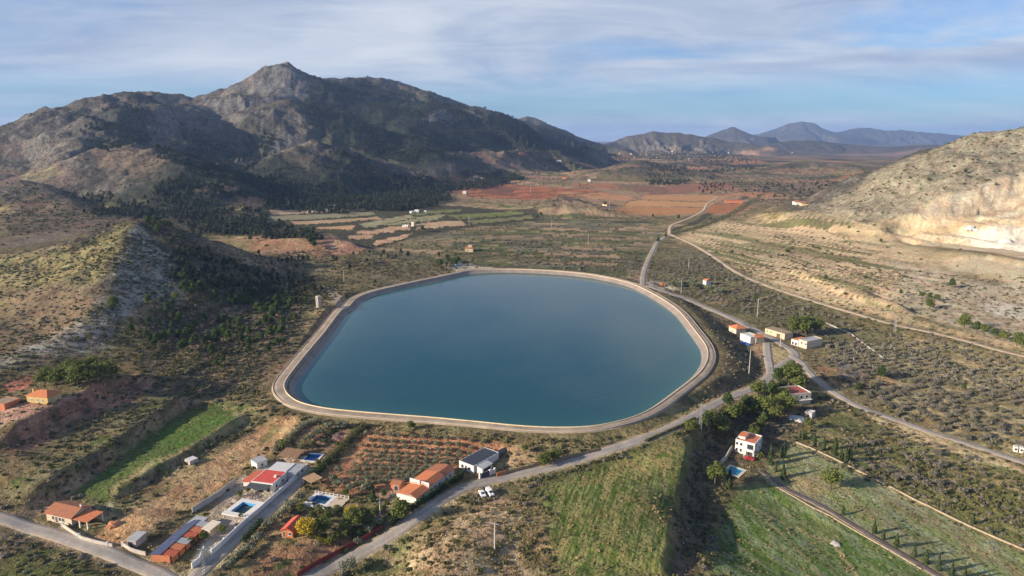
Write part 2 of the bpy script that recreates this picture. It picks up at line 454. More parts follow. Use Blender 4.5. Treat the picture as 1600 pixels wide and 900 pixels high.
POOLS = [[(362, 800), (378, 784.5), (398, 788.5), (384, 804)], [(474.5, 719.4), (483, 710), (502, 711), (493.5, 720.6)], [(482, 784), (496.4, 774.3), (519.5, 778), (507, 788.5)],
         [(1133.4, 737), (1141.7, 730), (1160.6, 734), (1153, 745.5)]]
POOLW = []
for pl in POOLS:
    W = hits(pl)
    z = float(max(w[2] for w in W)) - .1
    # square the corners up: a true rectangle about the seen corners
    c = np.mean([w[:2] for w in W], 0)
    ex = (W[3][:2] - W[0][:2]) + (W[2][:2] - W[1][:2]); ey = (W[1][:2] - W[0][:2]) + (W[2][:2] - W[3][:2])
    lx, ly = np.linalg.norm(ex) / 2, np.linalg.norm(ey) / 2
    a = math.atan2(ex[1], ex[0])
    POOLW.append((c, z, lx, ly, a))
    ux, uy = np.array((math.cos(a), math.sin(a))), np.array((-math.sin(a), math.cos(a)))
    rect = [c + ux * sx_ * (lx / 2 + .25) + uy * sy_ * (ly / 2 + .25) for sx_, sy_ in ((-1, -1), (1, -1), (1, 1), (-1, 1))]
    m, v = polymask(rect, .5)
    H[m] = np.minimum(H[m], z * v + H[m] * (1 - v) - v * 2.2)

# ---------------------------------------------------------------- land cover (base colours, in places with shade and haze painted in, one per ground vertex)
def C(*c): return np.array(c, np.float32)
TAN, RED, SCRUB, GRASS, DRYG = C(.42, .29, .175), C(.33, .155, .085), C(.155, .125, .068), C(.088, .120, .034), C(.27, .215, .10)
ROCK, QUARRY, WOOD, PALE, BROWN = C(.27, .24, .215), C(.62, .50, .36), C(.026, .034, .022), C(.50, .44, .38), C(.20, .135, .085)
n1, n2, n3 = fbm(X, Y, 60, 4, 401), fbm(X, Y, 9, 4, 402, .6), fbm(X, Y, 300, 3, 403)
gy, gx = np.gradient(H)
dR = np.gradient(RR, axis=0)
slp = np.hypot(gy / dR, gx / (RR * (AZ1 - AZ0) / (NA - 1)))
def mix3(a, b, w): return a * (1 - w[..., None]) + b * w[..., None]
COLR = np.zeros(X.shape + (3,), np.float32)
COLR[:] = SCRUB
COLR = mix3(COLR, DRYG, sstep(-.15, .5, n1 + n2 * .6).astype(np.float32) * .55)
COLR = mix3(COLR, TAN, sstep(.1, .6, n2 + n1 * .5).astype(np.float32) * .7)
# hills: stony scrub, rock where steep
hillw = sstep(4, 25, REL).astype(np.float32)
hc = mix3(np.broadcast_to(C(.150, .122, .095), COLR.shape), C(.072, .066, .047), sstep(-.2, .5, fbm(X, Y, 22, 4, 405, .65)).astype(np.float32))
hc = mix3(hc, ROCK, sstep(.5, .9, slp + n2 * .45).astype(np.float32) * .6)
hc = mix3(hc, C(.32, .21, .13), sstep(.2, .6, n1).astype(np.float32) * .4)
COLR = mix3(COLR, hc, hillw)
del hc
# far plain beyond 1.3 km: a patchwork of red and tan fields with dark hedges and woods
farw = sstep(1150, 1500, RR).astype(np.float32) * (1 - hillw)
cell = (np.floor(X / 130 + fbm(X, Y, 200, 2, 410) * .8), np.floor(Y / 90 + fbm(X, Y, 200, 2, 411) * .8))
hv = _hash(cell[0], cell[1], 5)[..., None]
fc = np.where(hv < .25, RED, np.where(hv < .45, BROWN, np.where(hv < .62, DRYG * .8, np.where(hv < .85, SCRUB * .8, TAN * .75)))).astype(np.float32)
fc = mix3(fc, WOOD, sstep(.1, .35, fbm(X, Y, 150, 5, 412, .6)).astype(np.float32) * .85)
COLR = mix3(COLR, fc, farw)
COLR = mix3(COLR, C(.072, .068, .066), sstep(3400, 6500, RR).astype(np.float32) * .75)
del fc, hv, cell

def paint(px_poly, col, soft=1.5, wob=0.0, s=1.0, col2=None, nscale=8, nseed=1, lo=-.2, hi=.4, world=False):
    W = px_poly if world else [w[:2] for w in hits(px_poly)]
    m, v = polymask(W, soft, wob, nseed)
    c = np.broadcast_to(col, v.shape + (3,))
    if col2 is not None:
        q = sstep(lo, hi, fbm(X[m], Y[m], nscale, 4, 500 + nseed, .6)).astype(np.float32)
        c = mix3(c, col2, q)
    COLR[m] = mix3(COLR[m], c, (v * s).astype(np.float32))
    return W
def stripes(px_poly, a, b, col, period, width=.5, soft=2, s=1.0, nz=.25, seed=3, curve=0):
    """rows parallel to the line a-b (photo pixels) inside a field"""
    W = [w[:2] for w in hits(px_poly)]
    A, B = hit(*a)[:2], hit(*b)[:2]
    t = (B - A) / np.linalg.norm(B - A)
    m, v = polymask(W, soft, 0)
    x, y = X[m] - A[0], Y[m] - A[1]
    cross = x * t[1] - y * t[0] + fbm(X[m], Y[m], 25, 2, seed) * period * .5
    along = x * t[0] + y * t[1]
    q = .5 + .5 * np.cos(2 * np.pi * cross / period)
    q = sstep(1 - width - .25, 1 - width + .25, q + nz * 2 * fbm(cross * 3, along * .6, 3, 3, seed + 1))
    COLR[m] = mix3(COLR[m], col, (q * v * s).astype(np.float32))

# mountain flank woods, and shaded flanks painted dark
MWOOD = [(470, 125), (575, 121), (650, 153), (740, 180), (840, 192), (900, 216), (965, 237), (930, 246), (850, 246), (760, 232), (700, 236), (650, 262), (600, 240),
         (560, 215), (500, 190), (480, 165)]
MLOW = [(600, 205), (700, 190), (800, 200), (905, 224), (960, 236), (940, 247), (860, 250), (800, 262), (760, 266), (700, 262), (640, 262), (560, 240), (500, 215), (520, 190)]
paint(MLOW, C(.075, .078, .046), 40, 60, .9, C(.15, .125, .085), 60, 2, .25, .6)
paint(MWOOD, WOOD * 1.0, 40, 60, .92, C(.075, .075, .045), 45, 2, .2, .7)
paint([(690, 236), (760, 232), (850, 244), (920, 250), (920, 262), (860, 258), (760, 248), (700, 244)], C(.30, .185, .125), 10, 14, .7, C(.12, .10, .06), 40, 3, .0, .4)
paint([(300, 300), (380, 255), (480, 262), (560, 245), (650, 275), (800, 270), (810, 278), (700, 300), (640, 325), (560, 330), (430, 328), (340, 330)], WOOD * 1.1, 25, 40, .85, C(.10, .095, .055), 30, 3, .15, .6)
paint([(240, 290), (300, 260), (360, 250), (380, 290), (330, 345), (250, 350), (170, 340), (150, 310)], WOOD * 1.3, 25, 30, .8, C(.10, .095, .055), 30, 4, .1, .5)
paint([(170, 165), (235, 165), (240, 205), (200, 235), (150, 245), (135, 210)], C(.07, .068, .05), 25, 30, .7, None)  # dark tone paints in the shade on this right-hand flank, under thin woods
paint([(290, 200), (380, 180), (430, 215), (370, 260), (290, 265), (240, 235)], C(.085, .08, .055), 25, 30, .7, None)  # shade right of the ridge painted as dark ground, under thin woods
# bare rocky caps
paint([(395, 140), (412, 112), (440, 98), (468, 104), (482, 122), (480, 150), (430, 152)], ROCK * .85, 10, 14, .7, C(.09, .085, .07), 14, 5, .1, .5)
paint([(662, 190), (690, 170), (716, 186), (705, 196)], ROCK * .95, 8, 10, .9)
paint([(0, 290), (60, 215), (120, 190), (150, 190), (120, 250), (90, 275)], C(.30, .245, .19), 20, 25, .7, C(.13, .11, .085), 12, 6, 0, .5)
# eroded red and tan banks on the left
for poly, c in (([(0, 268), (60, 262), (110, 270), (125, 285), (70, 295), (0, 290)], C(.27, .185, .135)), ([(30, 275), (85, 262), (95, 270), (40, 284)], C(.36, .29, .16)),
                ([(140, 235), (225, 225), (265, 250), (240, 270), (150, 262)], C(.23, .165, .115)), ([(15, 318), (60, 305), (75, 318), (50, 335)], C(.24, .13, .085)),
                ([(100, 345), (150, 345), (140, 365), (110, 362)], C(.26, .155, .12)), ([(0, 372), (70, 365), (150, 352), (150, 360), (60, 380), (0, 388)], C(.19, .145, .115)),
                ([(300, 300), (365, 288), (372, 300), (325, 312)], C(.45, .29, .17)), ([(372, 310), (410, 308), (415, 324), (380, 326)], C(.42, .24, .14)),
                ([(380, 372), (470, 362), (560, 376), (568, 394), (480, 402), (390, 392)], C(.32, .185, .115)), ([(500, 372), (556, 376), (566, 394), (510, 392)], C(.30, .18, .13)),
                ([(405, 392), (430, 408), (440, 420), (418, 418)], C(.33, .2, .15)), ([(55, 425), (75, 432), (88, 445), (68, 442)], C(.45, .28, .16))):
    paint(poly, c, 3, 8, .9)
# near hill: yellowish lit grass on the left, grey rubble spine, dark scrub on the shaded flank
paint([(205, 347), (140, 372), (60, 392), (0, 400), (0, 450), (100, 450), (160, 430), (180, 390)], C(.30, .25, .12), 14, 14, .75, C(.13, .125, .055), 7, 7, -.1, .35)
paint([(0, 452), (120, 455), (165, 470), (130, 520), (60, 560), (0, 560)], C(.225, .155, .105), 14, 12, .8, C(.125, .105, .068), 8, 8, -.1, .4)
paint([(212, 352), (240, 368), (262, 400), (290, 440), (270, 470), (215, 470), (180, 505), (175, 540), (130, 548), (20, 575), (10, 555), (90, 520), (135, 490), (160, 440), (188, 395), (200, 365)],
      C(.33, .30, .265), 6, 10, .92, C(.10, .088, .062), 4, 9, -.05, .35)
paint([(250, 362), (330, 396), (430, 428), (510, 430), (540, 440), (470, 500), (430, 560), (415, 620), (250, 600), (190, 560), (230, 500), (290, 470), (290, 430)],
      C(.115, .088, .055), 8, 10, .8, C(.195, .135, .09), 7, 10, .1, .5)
stripes([(230, 500), (300, 470), (400, 460), (470, 470), (470, 500), (440, 560), (420, 610), (330, 600), (240, 580)], (250, 560), (440, 480), C(.075, .072, .04), 9, .42, 8, .75, .4)
stripes([(230, 500), (300, 470), (400, 460), (470, 470), (470, 500), (440, 560), (420, 610), (330, 600), (240, 580)], (250, 560), (440, 480), C(.30, .195, .135), 9.3, .14, 8, .7, .6, 33)
for a, b in (((281, 558), (332, 530)), ((315, 566), (362, 536)), ((340, 598), (380, 560)), ((280, 520), (340, 498))):
    W0, W1 = hit(*a)[:2], hit(*b)[:2]
    n = np.array((W1[1] - W0[1], W0[0] - W1[0])); n = n / np.linalg.norm(n) * 1.1
    paint([W0 - n, W1 - n, W1 + n, W0 + n], C(.42, .24, .15), .8, 1.5, .9, world=True)
# bank above the reservoir's left side and along its top
paint([(430, 585), (470, 540), (505, 480), (515, 488), (478, 548), (438, 600)], C(.25, .15, .105), 4, 5, .7)
paint([(565, 460), (600, 446), (700, 426), (705, 434), (610, 450), (575, 466)], C(.34, .22, .155), 3, 5, .8)
paint([(550, 440), (640, 400), (700, 412), (690, 424), (600, 445)], C(.20, .165, .105), 10, 10, .7, C(.11, .095, .06), 6, 11)
# tan verge and embankment below the rim
paint([(560, 655), (700, 668), (820, 680), (930, 678), (1010, 655), (1060, 628), (1100, 600), (1130, 620), (1060, 655), (960, 700), (860, 700), (760, 695), (640, 690), (560, 672)],
      C(.25, .20, .105), 4, 6, .9, C(.10, .095, .042), 3.5, 12, -.2, .3)
paint([(1110, 600), (1132, 560), (1118, 520), (1080, 480), (1030, 452), (1060, 460), (1110, 485), (1150, 503), (1180, 535), (1195, 570), (1185, 600), (1140, 620)],
      C(.125, .098, .065), 4, 4, .9, C(.17, .135, .075), 5, 13, 0, .4)
paint([(1130, 600), (1165, 592), (1185, 600), (1150, 614), (1110, 628)], C(.36, .22, .14), 2, 4, .8, C(.17, .135, .075), 4, 14, 0, .4)
paint([(1165, 530), (1192, 535), (1192, 560), (1182, 556)], C(.40, .25, .165), 2, 2, .8)
paint([(1203, 536), (1236, 552), (1232, 558), (1206, 572)], C(.40, .31, .17), 1, 1, .9)
paint([(1172, 528), (1196, 526), (1200, 534), (1185, 538)], C(.38, .21, .17), .8, 0, .9)

# bottom left: terraces, green field, ploughed strip
paint([(0, 680), (60, 640), (60, 632), (130, 610), (200, 585), (240, 600), (190, 630), (110, 665), (20, 710), (0, 720)], C(.36, .19, .135), 2, 5, .92, C(.17, .11, .075), 6, 15, .05, .45)
paint([(0, 668), (0, 640), (40, 630), (100, 620), (130, 612), (110, 625), (40, 652)], C(.42, .26, .20), 1.5, 1, .9)
paint([(5, 600), (40, 585), (52, 592), (48, 606), (10, 612)], C(.33, .12, .09), 1.5, 2, .8)
paint([(0, 765), (60, 730), (150, 680), (250, 618), (290, 614), (200, 675), (110, 735), (20, 790), (0, 795)], C(.17, .15, .085), 2, 4, .85, C(.085, .11, .03), 6, 16, 0, .4)
paint([(20, 802), (130, 738), (215, 682), (290, 620), (300, 628), (230, 682), (150, 745), (60, 806)], C(.37, .245, .165), 1.5, 3, .95, C(.16, .115, .075), 5, 17, .15, .45)
paint([(120, 770), (200, 705), (290, 640), (330, 628), (400, 634), (400, 650), (300, 705), (230, 742), (160, 788)], C(.075, .115, .036), 3, 3, .95, C(.10, .14, .042), 7, 18, -.2, .3)
paint([(250, 690), (300, 650), (365, 635), (385, 645), (320, 690), (270, 712)], C(.08, .135, .03), 5, 6, .8)
paint([(345, 632), (405, 638), (330, 690), (240, 735), (180, 775), (165, 768), (230, 725), (320, 680), (360, 655)], C(.38, .30, .165), 2.5, 4, .75, C(.12, .14, .04), 5, 19, 0, .3)
paint([(150, 795), (230, 748), (300, 706), (410, 643), (415, 650), (310, 716), (240, 760), (170, 806)], C(.12, .10, .055), 2, 3, .9, C(.30, .24, .16), 4, 20, 0, .4)
paint([(430, 648), (472, 652), (440, 690), (380, 735), (300, 790), (215, 845), (165, 840), (180, 815), (260, 765), (340, 706)], C(.42, .275, .155), 2, 3, .95, C(.34, .20, .115), 6, 21)
paint([(150, 838), (180, 812), (230, 806), (240, 820), (200, 852), (165, 856)], C(.52, .31, .16), 2, 2, .95)
paint([(395, 690), (425, 662), (438, 664), (410, 694)], C(.13, .14, .045), 2, 3, .7)
paint([(0, 828), (60, 845), (50, 862), (0, 870)], C(.13, .10, .075), 2, 3, .9)
paint([(50, 862), (85, 848), (95, 855), (60, 868)], C(.40, .30, .23), 1, 1, .9)
paint([(0, 880), (80, 855), (150, 875), (200, 910), (0, 920)], C(.085, .10, .03), 3, 5, .9, C(.14, .11, .07), 5, 22, 0, .4)
# yards of the houses along the driveway
paint([(300, 880), (330, 800), (350, 760), (440, 715), (480, 718), (470, 742), (400, 800), (335, 868)], C(.46, .39, .33), 1.2, 1, .95, C(.36, .28, .22), 4, 23)
paint([(250, 870), (300, 830), (318, 835), (300, 862), (270, 880)], C(.10, .10, .04), 1.5, 2, .8)
paint([(440, 700), (480, 668), (545, 665), (540, 690), (500, 712), (470, 712)], C(.30, .175, .13), 2, 2, .85, C(.12, .12, .05), 4, 24)
paint([(505, 745), (535, 720), (570, 672), (780, 690), (800, 700), (720, 725), (650, 760), (560, 772), (510, 765)], C(.40, .20, .115), 2, 2, .98, C(.32, .165, .10), 6, 25)
stripes([(505, 745), (535, 720), (570, 672), (780, 690), (720, 725), (650, 760), (560, 772)], (560, 690), (760, 715), C(.24, .135, .08), 5.5, .3, 2, .3, .3)
paint([(380, 905), (400, 870), (440, 840), (500, 850), (560, 838), (540, 866), (470, 900)], C(.28, .16, .095), 2, 3, .9, C(.10, .12, .04), 5, 26, 0, .4)
paint([(480, 790), (560, 775), (630, 770), (640, 790), (600, 820), (560, 836), (470, 830)], C(.12, .115, .05), 2, 2, .85, C(.30, .21, .14), 5, 27, .05, .35)
paint([(590, 770), (640, 745), (700, 740), (700, 755), (640, 790), (605, 800)], C(.36, .25, .19), 1.5, 2, .85)
paint([(770, 735), (790, 700), (830, 700), (840, 715), (900, 712), (860, 725)], C(.40, .27, .16), 2, 2, .9)
paint([(540, 884), (600, 848), (612, 836), (600, 834), (530, 872)], C(.055, .12, .02), 1, 1, .9)
# dry knoll and the striped field in the middle
paint([(600, 900), (640, 850), (700, 810), (760, 785), (820, 772), (845, 800), (850, 850), (860, 910), (590, 915)], C(.40, .285, .185), 4, 6, .95, C(.155, .13, .06), 5, 28, .05, .4)
paint([(540, 905), (600, 862), (660, 822), (700, 800), (650, 850), (610, 905)], C(.12, .125, .045), 3, 4, .85, C(.27, .2, .12), 4, 29, .1, .4)
paint([(780, 770), (850, 752), (850, 800), (856, 905), (836, 905), (820, 800)], C(.11, .10, .045), 3, 4, .8, C(.26, .19, .11), 4, 30, .2, .5)
FIELD = [(845, 760), (900, 740), (980, 712), (1040, 694), (1082, 684), (1066, 740), (1052, 800), (1048, 905), (866, 905), (856, 830)]
paint(FIELD, C(.070, .108, .024), 2, 2, 1.0, C(.095, .125, .034), 5, 31)
stripes(FIELD, (900, 905), (965, 715), C(.30, .25, .12), 1.4, .30, 3, .5, .95)
stripes(FIELD, (930, 905), (985, 715), C(.34, .27, .13), 6.3, .16, 3, .4, .95, 9)
paint([(960, 720), (1040, 694), (1078, 686), (1060, 730), (1000, 738), (940, 745)], C(.40, .31, .14), 5, 8, .6, C(.12, .15, .035), 5, 32, .1, .4)
paint([(780, 752), (880, 735), (1000, 700), (1085, 668), (1084, 680), (1000, 708), (900, 740), (850, 758)], C(.085, .09, .035), 1.5, 2, .85)
# stone bank east of the field and the dark gully
paint([(1048, 905), (1052, 800), (1068, 730), (1085, 684), (1100, 700), (1100, 760), (1105, 830), (1090, 905)], C(.14, .11, .08), 2, 3, .95, C(.07, .068, .045), 2.5, 33, 0, .3)
paint([(1085, 684), (1150, 640), (1200, 625), (1290, 640), (1260, 690), (1200, 700), (1160, 740), (1110, 760), (1098, 710)], C(.10, .085, .055), 3, 4, .85, C(.18, .13, .09), 5, 34)
# green meadows on the right
paint([(1105, 905), (1120, 830), (1160, 760), (1200, 752), (1290, 802), (1380, 850), (1460, 905)], C(.095, .155, .034), 3, 4, .95, C(.15, .185, .065), 7, 35, -.1, .4)
stripes([(1110, 905), (1180, 770), (1290, 802), (1460, 905)], (1180, 790), (1320, 905), C(.20, .21, .09), 7, .3, 4, .5, .5)
paint([(1120, 900), (1130, 830), (1160, 775), (1195, 800), (1185, 900)], C(.045, .085, .02), 5, 6, .7)  # shadow of the field bank on the meadow, painted as darker green
paint([(1190, 742), (1240, 690), (1300, 716), (1350, 742), (1460, 796), (1620, 875), (1620, 920), (1490, 905), (1380, 842), (1290, 792)], C(.195, .225, .09), 2, 3, .95, C(.27, .28, .16), 9, 36, -.1, .4)
paint([(1225, 750), (1260, 735), (1290, 745), (1285, 765), (1240, 765)], C(.36, .27, .15), 3, 4, .85)
paint([(1350, 742), (1460, 796), (1620, 875), (1620, 850), (1470, 780), (1370, 728)], C(.17, .15, .065), 1.5, 3, .7)
paint([(1240, 682), (1300, 640), (1400, 668), (1500, 700), (1640, 745), (1640, 880), (1540, 835), (1440, 785), (1340, 735)], C(.15, .15, .055), 4, 5, .9, C(.27, .22, .11), 7, 37, .0, .4)
paint([(1340, 640), (1400, 660), (1480, 686), (1510, 700), (1560, 716), (1600, 730), (1600, 740), (1500, 712), (1440, 690), (1380, 665)], C(.50, .38, .23), 1.5, 3, .9)
for k, (a, b) in enumerate((((1270, 690), (1420, 745)), ((1410, 690), (1540, 735)), ((1340, 700), (1440, 745)), ((1490, 735), (1600, 770)), ((1440, 790), (1330, 735)))):
    W0, W1 = hit(*a)[:2], hit(*b)[:2]
    n = np.array((W1[1] - W0[1], W0[0] - W1[0])); n = n / np.linalg.norm(n) * .9
    paint([W0 - n, W1 - n, W1 + n, W0 + n], C(.42, .33, .19), .8, 2, .8, world=True)
# almond plain on the right
paint([(1290, 560), (1300, 510), (1400, 520), (1500, 540), (1640, 575), (1640, 730), (1500, 685), (1400, 650), (1320, 612)], C(.26, .215, .115), 6, 6, .9, C(.42, .33, .20), 6, 38, .05, .4)
for a, b in (((1480, 560), (1540, 575)), ((1490, 610), (1600, 650)), ((1530, 640), (1600, 665)), ((1420, 615), (1510, 606)), ((1360, 590), (1420, 600))):
    W0, W1 = hit(*a)[:2], hit(*b)[:2]
    n = np.array((W1[1] - W0[1], W0[0] - W1[0])); n = n / np.linalg.norm(n) * 1.2
    paint([W0 - n, W1 - n, W1 + n, W0 + n], C(.46, .35, .22), 1, 3, .85, world=True)
paint([(1270, 570), (1330, 575), (1400, 595), (1400, 606), (1340, 602), (1290, 596)], C(.42, .235, .135), 2, 4, .85, C(.2, .16, .09), 5, 39, .1, .4)
paint([(1300, 560), (1330, 570), (1350, 590), (1320, 590)], C(.26, .22, .23), 1.5, 3, .8)
# scrub plains between the reservoir road and the track
paint([(1040, 390), (1110, 402), (1200, 450), (1330, 492), (1400, 512), (1400, 540), (1300, 540), (1240, 530), (1150, 495), (1060, 455), (1020, 440)], C(.155, .13, .07), 8, 8, .85, C(.085, .09, .042), 8, 40, 0, .4)
paint([(1100, 462), (1135, 462), (1145, 472), (1110, 476)], C(.45, .25, .14), 2, 4, .85)
paint([(600, 420), (680, 380), (800, 355), (1020, 350), (1030, 370), (1010, 400), (1000, 440), (900, 425), (780, 420), (700, 418)], C(.165, .145, .085), 8, 6, .85, C(.10, .10, .05), 12, 41, 0, .4)
# strips between the fields there
for k, (poly, c) in enumerate((
    ([(640, 362), (740, 358), (745, 385), (660, 392)], C(.175, .15, .12)), ([(750, 358), (830, 360), (830, 378), (755, 380)], C(.165, .14, .11)),
    ([(665, 395), (760, 385), (790, 405), (700, 412)], C(.16, .15, .085)), ([(800, 380), (860, 380), (850, 402), (800, 400)], C(.15, .17, .05)),
    ([(770, 402), (890, 404), (885, 416), (780, 414)], C(.30, .23, .11)), ([(880, 404), (925, 402), (905, 418), (878, 418)], C(.05, .04, .03)),
    ([(870, 347), (1030, 345), (1020, 362), (940, 362), (880, 360)], C(.13, .14, .07)), ([(840, 345), (925, 347), (925, 350), (860, 352)], C(.20, .22, .05)),
    ([(900, 405), (1000, 412), (995, 435), (900, 424)], C(.14, .13, .075)), ([(925, 402), (1000, 408), (1000, 411), (925, 406)], C(.42, .29, .18)))):
    paint(poly, c, 2, 3, .8)
    if k in (0, 1, 2, 6, 8):
        stripes(poly, poly[0], poly[1], C(.085, .08, .05), 9, .4, 2, .6, .4, seed=60 + k)
# terraced strips in the middle left, tan beds between dark hedge banks
TL = [[(420, 328), (560, 322), (575, 328), (425, 336)], [(420, 336), (580, 331), (588, 336), (430, 345)], [(455, 346), (590, 338), (600, 343), (462, 352)],
      [(495, 355), (555, 352), (550, 360), (495, 358)], [(560, 350), (640, 336), (650, 341), (575, 357)], [(600, 345), (700, 335), (680, 344), (600, 354)],
      [(560, 360), (600, 358), (590, 366), (556, 366)], [(600, 356), (645, 352), (640, 360), (596, 364)], [(586, 376), (645, 364), (630, 374), (580, 384)],
      [(545, 368), (585, 366), (580, 374), (545, 374)], [(650, 350), (720, 344), (730, 352), (650, 360)], [(700, 336), (800, 328), (820, 334), (720, 343)],
      [(730, 345), (830, 336), (835, 342), (740, 351)], [(640, 332), (720, 326), (720, 331), (645, 337)]]
TC = [C(.36, .25, .17), C(.22, .20, .13), C(.36, .25, .16), C(.42, .25, .15), C(.25, .22, .14), C(.24, .22, .13), C(.40, .25, .16), C(.40, .26, .17), C(.42, .27, .18),
      C(.38, .25, .16), C(.40, .28, .18), C(.15, .16, .06), C(.17, .16, .08), C(.15, .16, .07)]
paint([(405, 325), (560, 318), (720, 322), (840, 328), (840, 345), (720, 358), (640, 372), (580, 388), (560, 384), (520, 365), (420, 350)], C(.075, .075, .045), 5, 5, .9)
for poly, c in zip(TL, TC):
    paint(poly, c, 1.8, 2, .95)
# red and orange ploughland in the valley
RF = [([(700, 296), (790, 288), (930, 297), (960, 304), (820, 312), (740, 308)], C(.36, .155, .085)), ([(735, 290), (800, 292), (830, 300), (770, 304)], C(.20, .10, .07)),
      ([(800, 296), (880, 300), (860, 308), (800, 306)], C(.38, .15, .075)), ([(690, 290), (760, 286), (740, 296), (695, 300)], C(.40, .22, .14)),
      ([(860, 300), (930, 300), (990, 308), (980, 314), (920, 310)], C(.42, .24, .14)),
      ([(1000, 312), (1010, 304), (1140, 306), (1118, 315)], C(.42, .25, .135)), ([(980, 316), (1000, 313), (1116, 317), (1106, 323), (975, 321)], C(.46, .27, .14)),
      ([(955, 326), (978, 322), (1105, 325), (1098, 333), (960, 331)], C(.40, .22, .11)), ([(1110, 320), (1160, 318), (1172, 324), (1150, 334), (1104, 333)], C(.35, .165, .085)),
      ([(1040, 290), (1130, 286), (1145, 291), (1100, 298), (1045, 302)], C(.26, .14, .10)), ([(1120, 305), (1180, 300), (1240, 305), (1180, 309)], C(.36, .20, .13)),
      ([(990, 290), (1040, 292), (1040, 302), (990, 300)], C(.20, .12, .09))]
paint([(690, 288), (800, 284), (940, 294), (1010, 300), (1150, 300), (1180, 322), (1150, 336), (960, 334), (880, 315), (720, 310)], C(.30, .20, .125), 10, 8, .9, C(.15, .12, .075), 20, 42, .2, .5)
for poly, c in RF: paint(poly, c, 3, 3, .95)
stripes([(700, 296), (790, 288), (930, 297), (960, 304), (820, 312), (740, 308)], (720, 308), (900, 296), C(.14, .075, .05), 62, .3, 4, .8, .3)
paint([(1440, 230), (1180, 238), (1290, 242), (1400, 244)], C(.36, .22, .17), 10, 10, .5)
paint([(1150, 238), (1210, 236), (1250, 240), (1180, 243)], C(.42, .25, .17), 30, 20, .9)
# slopes right of the track: tan with terrace lines
paint([(1060, 370), (1100, 350), (1180, 340), (1260, 330), (1350, 350), (1400, 400), (1450, 440), (1640, 470), (1640, 560), (1560, 545), (1400, 505), (1200, 445), (1110, 396)],
      C(.42, .31, .19), 8, 8, .85, C(.17, .145, .07), 9, 43, .05, .4)
for poly, rows in (([(1140, 348), (1210, 340), (1210, 350), (1140, 360)], 1), ([(1210, 352), (1290, 352), (1285, 364), (1210, 362)], 1), ([(1070, 352), (1130, 345), (1125, 355), (1075, 362)], 1),
             ([(1195, 335), (1240, 330), (1240, 338), (1200, 342)], 1)):
    paint(poly, C(.36, .27, .14), 2, 2, .9)
    stripes(poly, poly[0], poly[1], C(.10, .12, .04), 8, .4, 2, .9, .2)
for k, poly in enumerate(([(1120, 372), (1200, 385), (1300, 425), (1290, 432), (1190, 398), (1115, 380)], [(1100, 385), (1180, 405), (1280, 445), (1270, 452), (1170, 420), (1095, 392)],
                          [(1210, 375), (1300, 395), (1360, 420), (1350, 428), (1290, 410), (1205, 385)])):
    paint(poly, C(.21, .185, .07), 3, 5, .8)
for k, (a, b) in enumerate((((1130, 370), (1300, 422)), ((1140, 395), (1260, 440)), ((1160, 362), (1320, 402)), ((1100, 378), (1230, 420)), ((1220, 372), (1330, 395)), ((1270, 415), (1440, 486)))):
    W0, W1 = hit(*a)[:2], hit(*b)[:2]
    n = np.array((W1[1] - W0[1], W0[0] - W1[0])); n = n / np.linalg.norm(n) * 1.8
    paint([W0 - n, W1 - n, W1 + n, W0 + n], C(.52, .38, .23), 1.2, 5, .85, world=True)
paint([(1370, 460), (1405, 466), (1435, 480), (1430, 490), (1400, 486), (1372, 472)], C(.55, .40, .25), 2, 4, .9)
# right hill and the quarry
paint([(1262, 322), (1340, 290), (1450, 238), (1535, 202), (1640, 193), (1640, 268), (1560, 290), (1450, 330), (1380, 345), (1300, 340)], C(.42, .34, .225), 15, 15, .95, C(.27, .225, .145), 6, 44, -.1, .4)
paint([(1395, 352), (1440, 322), (1520, 300), (1570, 275), (1640, 255), (1640, 420), (1560, 395), (1450, 385), (1400, 372)], QUARRY, 5, 12, .95, C(.55, .41, .26), 12, 45)
paint([(1500, 355), (1560, 352), (1640, 358), (1640, 400), (1570, 390), (1510, 372)], C(.70, .64, .56), 5, 8, .9)
paint([(1480, 410), (1540, 404), (1640, 420), (1640, 470), (1590, 455), (1570, 425), (1500, 422)], C(.48, .41, .32), 4, 8, .8, C(.28, .24, .18), 8, 46)
paint([(1525, 480), (1560, 472), (1640, 490), (1640, 500), (1560, 494)], C(.68, .60, .52), 3, 4, .9)
paint([(1550, 410), (1575, 425), (1600, 455), (1590, 455), (1562, 430)], C(.62, .54, .44), 2, 2, .9)
paint([(1290, 435), (1380, 420), (1480, 440), (1470, 452), (1380, 440), (1300, 445)], C(.45, .41, .35), 4, 8, .7, C(.2, .17, .1), 8, 47)
paint([(1370, 455), (1480, 470), (1560, 520), (1600, 530), (1500, 525), (1400, 500)], C(.24, .20, .13), 6, 8, .8, C(.36, .28, .18), 7, 48)
WILD0 = .25 + 0 * n1
